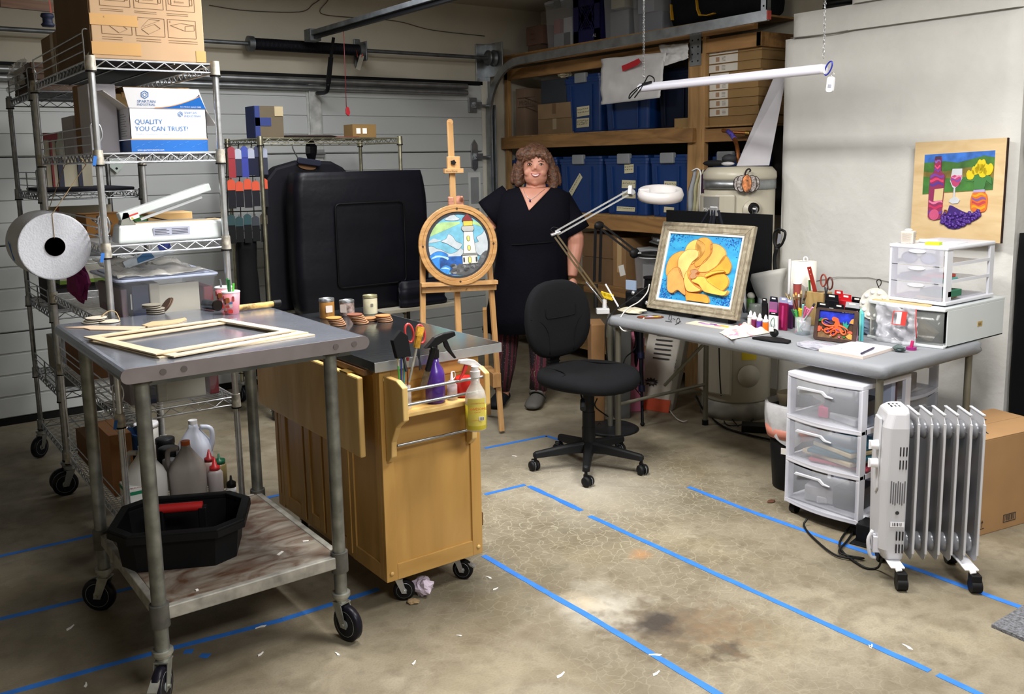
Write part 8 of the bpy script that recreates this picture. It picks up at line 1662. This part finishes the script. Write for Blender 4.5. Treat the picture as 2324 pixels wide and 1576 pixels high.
# pink bin, grey tote, cartons behind
def prop(px0,py0,px1,py1,d,mat,name,label,cat,dd=.2,zb=0,**k):
 c=gd((px0+px1)/2,(py0+py1)/2,d);w=(px1-px0)*d/FPX;z1=gd((px0+px1)/2,py0,d).z
 return solo(MB(mat).box((c.x+.3*dd,c.y+.4*dd,(z1+zb)/2),(w,dd,z1-zb),(0,0,-.6),taper=.9),name,label,cat,bevel=.006,**k)
prop(1428,765,1462,862,5.75,mt('#b0607c',.6),'pink_bin','faded pink plastic bin under the left end of the table','bin')
prop(1392,748,1432,862,5.6,mt('#4c4d4c',.6),'grey_tote','grey plastic tote under the table behind the lamp pole','tote')
prop(1340,735,1372,860,5.5,mt('#8a6640',.85),'tall_carton','tall tan carton behind the lamp pole under the table','box')
# round based pole
c=gz(1385,974);t=thing('floor_stand','grey steel pole on a round black base behind the chair','stand',c);MB(mt('#1f2022',.5)).lathe([(.165,0),(.17,.006),(.15,.016),(.02,.022)],c,32).build('base',t);MB(mt('#77766c',.4,.6)).cyl(c+Vector((0,0,.02)),c+Vector((0,0,.70)),.016,n=14).build('pole',t)
# =============== lamps and machine at left end of table ===============
D0=dep((3.42,3.62,.76));t=thing('magnifier_lamp','white magnifier lamp on chrome spring arm clamped to the table','lamp',gd(1372,704,D0));g=lambda x,y,o_=0:gd(x,y,D0+o_)
def rods(a,b,r,off,mat,nm,par=None):
 a,b=Vector(a),Vector(b);s_=(b-a).cross(RM@Vector((0,0,1))).normalized()*off;mb=MB(mat)
 for q in(-1,1):mb.bar(a+s_*q,b+s_*q,r,r)
 return mb.split(nm,par or t)
rods(g(1374,690),g(1262,536),.009,.009,mt('#b5a888',.25,.9),'lower_rod');rods(g(1262,530),g(1428,436),.009,.011,CHROME,'upper_rod')
MB(CHROME).bar(g(1250,534),g(1272,526),.05,.012).build('elbow_joint',t,bevel=.003);MB(BLACKP).tube(arc([g(1257,528),g(1250,522),g(1256,516),g(1270,519)],4),.002,5).build('cable_loop',t)
MB(CHROME).box(g(1431,434),(.045,.02,.05),(0,.4,.6)).cyl(g(1436,436,-.02),g(1436,436,.02),.014,n=14).build('head_joint',t,bevel=.003);mb=MB(BLACKP)
for f in(.25,.6):c=g(1374,690).lerp(g(1262,536),f);
MB(mt('#8d8f94',.3,.9)).tube([g(1380,700),g(1330,640)],.006,8).build('spring',t)
c=g(1499,441);s1=(g(1552,441)-g(1445,441)).length/2;HW2=mt('#c4c0bf',.35,0,.01)
MB(HW2).lathe([(s1*.62,-.012),(s1*.8,-.03),(s1*.92,-.028),(s1*.98,.0),(s1*.9,.028),(s1*.82,.03),(s1*.66,.022),(s1*.62,-.012)],(0,0,0),36,M=Matrix.Translation(c)@Matrix.Rotation(.2,4,ER)).build('ring_head',t);MB(mt('#b9c0c4',.05,alpha=.4)).cyl(c+Vector((0,0,-.004)),c+Vector((0,0,.004)),s1*.64,n=30).build('lens',t);MB(HW2).box(g(1462,438),(.06,.05,.05),(0,0,-.6)).build('head_neck',t,bevel=.008)
MB(mt('#d0d0d2',.4,.3)).box(g(1368,706),(.07,.04,.03),(0,0,-.6)).cyl(g(1372,700),g(1372,680),.012,n=12).build('table_clamp',t,bevel=.003)
t=thing('boom_arm_lamp','black scissor arm holding a ring lamp over the machines','lamp',gd(1357,700,D0+.25));g=lambda x,y,o_=.25:gd(x,y,D0+o_)
rods(g(1355,640),g(1358,515),.012,.016,BLACKP,'lower_arm');rods(g(1362,512),g(1438,572),.012,.012,BLACKP,'upper_arm');MB(BLACKP).ball(g(1360,512),(.035,.02,.025),12).ball(g(1440,575),(.035,.02,.03),12).split('joint',t);MB(BLACKP).cyl(g(1352,645),g(1352,700),.012,n=10).build('post',t);MB(CHROME).cyl(g(1444,576),g(1455,576),.01,n=10).build('swivel',t)
c=g(1488,578);MB(BLACKP).lathe([(.05,-.006),(.105,-.006),(.105,.01),(.05,.01),(.05,-.006)],c,30).m(mt('#c9cbd4',.4)).lathe([(.055,-.016),(.1,-.016),(.1,-.006),(.055,-.006),(.055,-.016)],c,30).build('ring_lamp',t)
c=gz(1440,705,TT);t=thing('airbrush_compressor','cluster of small black machines with coils behind the flower painting','machine',(c.x+.12,c.y,TT));c=c+Vector((.12,0,0));PLm=mt('#121214',.4,.2)
MB(PLm).box(c+Vector((0,.02,.05)),(.16,.2,.1),(0,0,.2)).build('base_block',t,bevel=.01);MB(PLm).cyl(c+Vector((.02,.0,.1)),c+Vector((.02,0,.17)),.05,.045,20).cyl(c+Vector((.02,0,.17)),c+Vector((.02,0,.18)),.052,n=20).build('motor',t);MB(PLm).cyl(c+Vector((-.09,.06,.04)),c+Vector((-.09,-.06,.04)),.035,n=18).build('tank',t)
MB(mt('#8fa0b8',.3)).box(c+Vector((-.06,.09,.13)),(.008,.07,.055),(0,0,.2)).build('display',t);MB(CHROME).ball(c+Vector((-.10,-.08,.05)),.014,10).ball(c+Vector((-.08,.05,.09)),.014,10).cyl(c+Vector((-.05,-.1,.13)),c+Vector((-.05,-.1,.16)),.008,n=8).split('fitting',t)
g=lambda x,y,o_=.05:gd(x,y,D0+o_);P=[]
for i in range(60):q=i/59;b=g(1365+26*q,668+8*q);P.append(b+Vector((0,0,.018*math.sin(i*.9)))+ER*.006*math.cos(i*.9))
solo(MB(mt('#d8b81a',.4)).tube(P,.003,5),'coiled_cable','bright yellow coiled cable by the black machines','cable')
solo(MB(WHITEP).cyl(g(1374,645),g(1405,699),.005,n=8),'stylus','white stylus pen leaning against the black machines','pen')
solo(MB(mt('#d4d2cc',.5)).tube(arc([g(1474,645),g(1468,665),g(1450,685),g(1425,700,0),g(1408,722,-.05),g(1407,742,-.08),g(1420,752,-.1),g(1440,742,-.06),gz(1462,722,TT+.006)],6),.0035,6),'white_cable','white cable looping over the left table edge','cable')
solo(MB(BLACKP).tube(arc([g(1470,650),g(1430,680),g(1395,705,0),g(1376,735,-.04),g(1376,790,-.02),g(1382,860),g(1372,900)],6),.004,6),'black_cable','black cable hanging down past the left table corner','cable')
c=gz(1425,712,TT);crumple('masking_scraps','cream paper scraps by the black machines',(c.x+.03,c.y,TT),.05,mt('#cfc8b0',.8),91,14,'paper',(1.2,1.6,.25))
# =============== on the steel table ===============
ST=1.0405
def frameflat(c4,wdt,label,z,mat):
 P=[gz(x,y,z)for x,y in c4];C_=sum(P,Vector())/4;inn=[]
 for i in range(4):
  a,b,c=P[i-1],P[i],P[(i+1)%4];inn.append(b+(a-b).normalized()*wdt+(c-b).normalized()*wdt)
 t=thing('picture_frame',label,'frame',(C_.x,C_.y,z),0,'thin wooden frames on the steel table')
 for i in range(4):j=(i+1)%4;q=[(P[i].x,P[i].y),(P[j].x,P[j].y),(inn[j].x,inn[j].y),(inn[i].x,inn[i].y)];q=q if(Vector(q[1])-Vector(q[0])).cross(Vector(q[2])-Vector(q[1]))>0 else q[::-1];MB(mat).prism(q,.004,None,z).build('rail',t)
BCH=wood('#cdb898','#dfceb0',(4,20,4),.6,.6)
frameflat([(201,775),(362,815),(715,762),(508,726)],.042,'bottom thin birch frame, jutting out at front and right',ST,BCH);frameflat([(210,777),(395,812),(700,757),(520,730)],.036,'middle thin birch frame of three on the steel table',ST+.0045,BCH);frameflat([(190,767),(354,807),(672,753),(505,725)],.036,'top thin birch frame of three on the steel table',ST+.009,BCH)
def disc(x,y,z,r,mat,label,group,h=.005,name='wooden_disc',tilt=None):
 M=Matrix.Translation((x,y,z));M=M@tilt if tilt else M;return solo(MB(mat).prism(circ(r,26),h*.55,M).m(mt('#3a2a22')).prism(circ(r*.985,26),h*.3,M,-h*.3),name,label,'coaster',group)
GR=mt('#8d877a',.7);P=gz(345,712,ST)
for k in range(5):disc(P.x+(0 if k>2 else .012),P.y-(0 if k>2 else .008),ST+.003+k*.0075,.034,GR,'grey round disc, %s in the stack beside the bottle'%['lowest','second','middle','fourth','topmost'][k],'grey discs stacked on the steel table',.006)
solo(MB(mt('#5a4232',.7)).prism(circ(.033,24),.004,Matrix.Translation((P.x+.055,P.y,ST+.026))@Matrix.Rotation(-.9,4,'Y')).prism(circ(.033,24),.004,Matrix.Translation((P.x+.062,P.y,ST+.026))@Matrix.Rotation(-.9,4,'Y')),'brown_disc','two brown round discs leaning on the grey stack','coaster')
P=gz(218,732,ST);G='cream discs on the steel table'
for k,(dx_,dy_,z)in enumerate(((-.01,0,.002),(-.004,.003,.009),(.002,0,.016),(.04,-.03,.002))):disc(P.x+dx_,P.y+dy_,ST+z,.036,mt('#cfc6b4',.7),['lowest cream disc in the pile at far left corner','middle cream disc in the pile at far left corner','topmost cream disc in the pile at far left corner','single cream disc beside the pile at far left corner'][k],G)
solo(MB(TW).tube(arc([P+Vector((.02,0,.02)),P+Vector((.05,.01,.035)),P+Vector((.07,0,.03)),P+Vector((.075,-.02,.01)),P+Vector((.07,-.05,.003))],5),.002,5),'string_loop','tan string loop beside the cream discs','string')
q=[gz(x,y,ST)for x,y in((147,745),(190,746),(205,750),(300,751),(332,743),(205,741),(185,743))];solo(MB(mt('#d8b99c',.6)).prism([(p.x,p.y)for p in q][::-1],.003,None,ST),'paint_stick','pale paint stirring stick behind the birch frames','stick')
q=[gz(x,y,ST)for x,y in((322,741),(345,733),(395,729),(420,724),(424,727),(405,734),(370,740),(335,744))];solo(MB(mt('#c2a882',.7)).prism([(p.x,p.y)for p in q],.005,None,ST),'wood_cutout','jagged tan wood cutout lying behind the birch frames','wood piece')
for k,(x,y,lb)in enumerate(((535,716,'front pink patterned paper cup holding green sticks'),(515,700,'rear pink patterned paper cup behind its twin'))):
 P=gz(x-8,y,ST);P=gz(527 if not k else 510,712 if not k else 700,ST);t=thing('paper_cup',lb,'cup',P,0,'pink paper cups');r=.026
 MB(mt('#d98a94',.5)).lathe([(r,0),(r*1.28,.083),(r*1.24,.083),(r*.96,.004)],P,26).build('cup',t);MB(WHITEP).lathe([(r*1.27,.081),(r*1.34,.084),(r*1.27,.087),(r*1.22,.084)],P,26).build('rim',t);mb=MB()
 for j,(a,z,w_,h_,col)in enumerate(((-2.35,.055,.016,.02,'#a8622c'),(-2.7,.05,.008,.022,'#5c2a1c'),(-3.0,.062,.009,.02,'#c02a24'),(-2.75,.025,.01,.022,'#d8a890'),(-2.45,.03,.018,.008,'#d04a3a'),(-2.0,.045,.014,.008,'#3f6f9c'),(-2.0,.034,.012,.013,'#b9b4ae'),(-2.1,.012,.018,.014,'#c8362c'),(-1.7,.06,.009,.02,'#8a2a2a'),(-2.9,.012,.02,.008,'#c83a3a'))):rr=r*(1+.28*z/.083)+.0005;d=Vector((math.cos(a),math.sin(a),0));mb.m(mt(col,.5)).prism(rrect(w_,h_,.003,2),.0012,pm(P+d*rr+Vector((0,0,z)),(-d.y,d.x,0),(0,0,1)))
 mb.split('print',t)
 if not k:
  for dx_,dy_,c_,hh in((-.01,.005,'#1d6b34',.135),(-.004,.0,'#14502a',.13),(.012,0,'#4fae3c',.115)):MB(mt(c_,.4)).bar(P+Vector((0,0,.01)),P+Vector((dx_,dy_,hh)),.008,.005).build('stick',t)
 else:MB(mt('#5a5c5e',.5)).bar(P+Vector((0,0,.01)),P+Vector((-.012,0,.115)),.006,.012).build('stick',t)
P=gz(482,705,ST);solo(MB(CHROMED).cyl(P+Vector((.012,-.02,.021)),P+Vector((-.012,.05,.021)),.019,n=20).m(mt('#1a1614',.3)).cyl(P+Vector((.014,-.028,.021)),P+Vector((.0115,-.018,.021)),.021,n=20),'small_jar','small bottle with black cap lying on its side on the steel table','bottle')
a_=gz(560,697,ST+.014);b_=gz(636,688,ST+.014);solo(MB(mt('#b08a4a',.6,0,.9,30)).cyl(a_-(b_-a_)*.6,b_-(b_-a_)*.2,.011,n=14).m(BLACKP).cyl(b_-(b_-a_)*.22,b_,.0135,n=16),'rolling_brush','paint-marked wooden tool with black end at the back table edge','tool')
P=gz(526,727,ST);solo(MB(mt('#c8ccd2',.2,.6)).prism([(-.02,0),(0,.006),(.02,.002),(.004,-.008)],.004,Matrix.Translation(P)),'foil_scrap','small shiny scrap below the pink cup','scrap')
# =============== on the cart top ===============
KT2=.9245
def can(px,py,r,h,mat,lid,label,name='can',extra=None):
 P=gz(px,py,KT2);t=thing(name,label,'jar',P);MB(mat).lathe([(r*.96,0),(r,.004),(r,h*.82),(r*.97,h*.86)],P,24).build('body',t);MB(lid).lathe([(r*.98,h*.84),(r*1.03,h*.87),(r*1.03,h*.92),(r*.99,h*.94),(r*1.03,h*.97),(r*1.0,h),(r*.85,h),(r*.85,h*.96),(.001,h*.96)],P,24).build('rim',t)
 if extra:d=Vector((-.6,-.8,0));d=(Matrix.Rotation(extra[0],3,'Z')@d);MB(mt(extra[1],.7)).prism(rrect(*extra[2],.002,1),.001,pm(P+d*r+Vector((0,0,h*.5)),Vector((-d.y,d.x,0)),(0,0,1))).build('label',t)
can(743,722,.033,.088,mt('#9a6c34',.25),GALV,'glass jar of brown liquid with silver lid','jar',(.5,'#d0c4bc',(.03,.03)));can(788,716,.033,.07,mt('#8d7a74',.4,0,.6,30),GALV,'paint-splashed silver can between jar and cream can',extra=(-.3,'#c8bcb6',(.03,.035)));can(841,712,.032,.085,mt('#c4bda0',.5,0,.1,20),mt('#8f8a6a',.4,.5),'cream coloured open can right of the splashed can',extra=(.4,'#6a675a',(.012,.014)))
G='round wooden coasters stacked on the cart'
for sn,(px,py,n_,col,nm,dr)in enumerate(((756,733,5,'#b87f3a','orange-tan stack left',.006),(803,729,6,'#7a4530','red-brown stack in the middle',.007),(838,722,2,'#9c6a3a','low dark-edged pair',.002),(868,724,4,'#b8703a','orange stack right',.004))):
 P=gz(px,py+6,KT2)
 for k in range(n_):disc(P.x+(n_-k)*dr*.6,P.y-(n_-k)*dr*.4,KT2+.0025+k*.0072,.033,mt(col if k==n_-1 else '#a97b58',.7),'round wooden coaster, %s in the %s'%(['lowest','second','third','fourth','fifth','top'][k]if k<n_-1 else 'topmost',nm),G,.006)
# =============== in the cart rack ===============
RZ=.7585;rk=lambda px,o_=.0:gy(px,860,2.69+o_)
def R3(px,py,Y=2.69):return gy(px,py,Y)
c=R3(915,870);t=thing('brush_jar','glass jar with craft brushes at left of the cart rack','jar',(c.x,2.69,RZ));MB(CLEARL).lathe([(.024,0),(.026,.004),(.026,.06),(.023,.068),(.025,.08)],(c.x,2.69,RZ),20).build('glass',t,solid=.0015)
for x0_,x1_,yt,col,cb in((908,910,775,'#c99a3a','#2b3f96'),(913,918,800,'#2f9aa8','#2f9aa8'),(905,902,808,'#b8c060','#3fa040'),(922,925,812,'#a02a2a','#7a3a2a')):a_=R3(x0_+3,885);b_=R3(x1_,yt);MB(mt(cb,.4)).cyl(a_,a_.lerp(b_,.7),.003,n=8).m(mt('#c9c0a8',.4,.3)).cyl(a_.lerp(b_,.7),a_.lerp(b_,.9),.0025,.0035,n=8).m(mt(col,.8)).cyl(a_.lerp(b_,.9),b_,.004,.006,n=8).build('brush',t)
M=pm(R3(905,780,2.70),(1,0,.15),(-.12,.1,1));solo(MB(mt('#141416',.9)).prism([(-.028,-.045),(.026,-.05),(.03,.02),(.008,.045),(-.03,.02)],.022,M).m(mt('#2a2a2c')).prism([(-.004,-.1),(.004,-.1),(.004,-.045),(-.004,-.045)],.008,M,.007),'foam_brush','black foam brush standing in the glass jar','brush',bevel=.002)
t=scissors(R3(948,800,2.71),(1,0,.1),(0,.1,1),1.25,'#b83a3a','#b83a3a','scissors with red handles standing in the cart rack')
a_,b_=R3(928,868,2.67),R3(955,742,2.67);t=thing('flat_brush','paint-crusted flat brush with yellow bristles leaning in the rack','brush',a_);MB(mt('#8d8a80',.4,0,.3,40)).cyl(a_,a_.lerp(b_,.65),.004,.0055,n=10).build('handle',t);MB(mt('#b98a2a',.4,.3,.3,60)).bar(a_.lerp(b_,.62),a_.lerp(b_,.84),.02,.012).build('ferrule',t);MB(mt('#c8982e',.9,0,.3,90)).bar(a_.lerp(b_,.83),b_,.025,.011).build('bristles',t)
a_,b_=R3(960,880,2.68),R3(985,788,2.66);t=thing('putty_knife','old scraper with black handle and worn blade in the rack','knife',a_);MB(mt('#6a5a44',.5,.5,.3,40)).bar(a_,a_.lerp(b_,.42),.026,.002).build('blade',t);MB(mt('#111113',.3,0,.2,30)).bar(a_.lerp(b_,.4),b_,.02,.013).build('handle',t,bevel=.004)
def sprayer(c,label,body,head,trig,h,r,liquid=None,lb=None,name='spray_bottle',d=(1,0,0),hs=1.0):
 t=thing(name,label,'spray bottle',c);c=Vector(c);d=Vector(d).normalized();u=Vector((0,0,1));MB(body).lathe([(r*.9,0),(r,.006),(r,h*.62),(r*.85,h*.74),(r*.45,h*.88),(r*.4,h)],c,26).build('bottle',t)
 if liquid:MB(liquid).lathe([(r*.93,.003),(r*1.004,.007),(r*1.004,h*.5),(.001,h*.5)],c,26).build('liquid',t)
 n0=c+u*h;MB(head).cyl(n0,n0+u*.025*hs,r*.5,n=16).cyl(n0+u*.025*hs,n0+u*.045*hs,r*.36,n=14).build('collar',t);z1=n0+u*.055*hs;s_=u.cross(d)
 M=pm(z1-s_*.009,d,u);pr=[(-.045,-.018),(-.01,.012),(.02,.02),(.062,.022),(.066,.008),(.02,-.006),(-.01,-.018)];MB(head).prism([(a*hs,b*hs)for a,b in pr],.018,M).build('spray_head',t,bevel=.003)
 MB(trig).prism([(a*hs,b*hs)for a,b in((.022,-.004),(.036,-.002),(.05,-.035),(.068,-.062),(.062,-.064),(.04,-.04),(.028,-.024))],.01,M,.004).build('trigger',t,bevel=.002);return t
c=R3(988,888,2.695);sprayer((c.x,2.695,RZ),'purple spray bottle with black trigger head in the cart rack',mt('#4a2a86',.25,0,.03),BLACKP,BLACKP,.16,.035,hs=1.15)
c=R3(1026,880,2.69);t=thing('glue_bottle','small clear squeeze bottle with pointed nozzle in the cart rack','bottle',(c.x,2.69,RZ));MB(mt('#d8c9cc',.35,alpha=.8)).lathe([(.0185,0),(.0185,.052),(.014,.056),(.014,.066),(.006,.07),(.0025,.1),(.001,.1)],(c.x,2.69,RZ),18).build('body',t);MB(WHITEP).tube(arc([(c.x,2.69,RZ+.1),(c.x+.012,2.69,RZ+.098),(c.x+.014,2.69,RZ+.08),(c.x+.006,2.69,RZ+.072)],4),.0015,5).build('cap_strap',t)
c=R3(1054,870,2.70);solo(MB(mt('#b81a14',.35,0,.03)).lathe([(.032,0),(.036,.01),(.034,.065),(.03,.072),(.026,.068),(.001,.066)],(c.x,2.70,RZ),22),'red_tub','bright red tub at right of the cart rack','tub')
c=gy(1081,975,2.60);t=sprayer((c.x,2.60,c.z),'clear spray bottle half full of yellow cleaner hooked on the rack rail',mt('#d8d4cc',.25,0,.02,alpha=.6),mt('#dcd8d6',.35,alpha=.9),mt('#c8302a',.4),.19,.037,mt('#c9b82a',.2,alpha=.85),d=(-.75,0,0),hs=.85)
d=Vector((-.45,-.89,0)).normalized();pc=Vector((c.x,2.60,c.z));R_=[]
for i in range(9):a=math.atan2(d.y,d.x)-.95+1.9*i/8;R_.append([(pc.x+.0378*math.cos(a),pc.y+.0378*math.sin(a),pc.z+zz)for zz in(.022,.12)])
MB(mt('#d2c25a',.4,alpha=.9)).loft(R_,closed_ring=False,cap=False).build('label',t);M=pm(pc+d*.0384+Vector((0,0,.072)),Vector((-d.y,d.x,0)),(0,0,1));mb=text_mb('AWESOME',.0125,M@Matrix.Translation((-.027,.008,0)),mt('#d8501c'));text_mb('ALL PURPOSE',.0055,M@Matrix.Translation((-.022,-.002,0)),mt('#c8602a'),mb);text_mb('CONCENTRATED',.006,M@Matrix.Translation((-.022,.03,0)),mt('#b8301c'),mb);text_mb('CLEANER 32 FL OZ',.005,M@Matrix.Translation((-.022,-.03,0)),mt('#c8602a'),mb);mb.m(PAPER).prism([(.006,-.03),(.024,-.03),(.024,-.016),(.006,-.016)],.0006,M);mb.m(INK)
for k in range(5):mb.prism([(.009+k*.003,-.028),(.0105+k*.003,-.028),(.0105+k*.003,-.018),(.009+k*.003,-.018)],.0009,M)
mb.build('lettering',t)
# black tool tray on the lower shelf of the steel table
c=Vector((.84,3.06,.2985));t=thing('tool_caddy','black octagonal plastic caddy with red grip on the rusty shelf','caddy',c,-.45);BP=mt('#0c0d0f',.55,0,.05);oc=lambda w,d,k:[(w/2,-d/2+k),(w/2,d/2-k),(w/2-k,d/2),(-w/2+k,d/2),(-w/2,d/2-k),(-w/2,-d/2+k),(-w/2+k,-d/2),(w/2-k,-d/2)]
a_,b_=.43,.36
def wl(w,d,k,z):return[(x,y,z)for x,y in oc(w,d,k)]
MB(BP).loft([wl(.36,.29,.06,0),wl(.385,.315,.065,.115),wl(.39,.32,.065,.13)],cap=False,smooth=False).add(wl(.36,.29,.06,.002),[(0,1,2,3,4,5,6,7)]).build('tray',t,world=False,solid=.004)
MB(BP).ring(oc(a_,b_,.075),oc(.375,.305,.062),.016,None,.122).build('rim',t,world=False,bevel=.003);MB(BP).ring(oc(a_+.004,b_+.004,.076),oc(a_-.008,b_-.008,.074),.022,None,.108).build('rim_skirt',t,world=False)
MB(BP).bar((0,-.0,.004),(0,0,.06),.01,.29).build('divider',t,world=False)if False else MB(BP).b2((-.18,-.008,.003),(.18,.008,.07)).build('divider',t,world=False)
for x in(-.07,.07):MB(BP).b2((x-.014,-.016,.003),(x+.014,.016,.155)).build('handle_post',t,world=False,bevel=.004)
MB(mt('#b01c1c',.5)).cyl((-.07,0,.155),(.07,0,.155),.016,n=16).build('grip',t,world=False);mb=MB(mt('#020202'))
for k,r in enumerate((.006,.008,.012)):mb.cyl((-.12+k*.03,-.168,.1375),(-.12+k*.03,-.168,.1385),r,n=12)
mb.split('rim_hole',t,world=False)
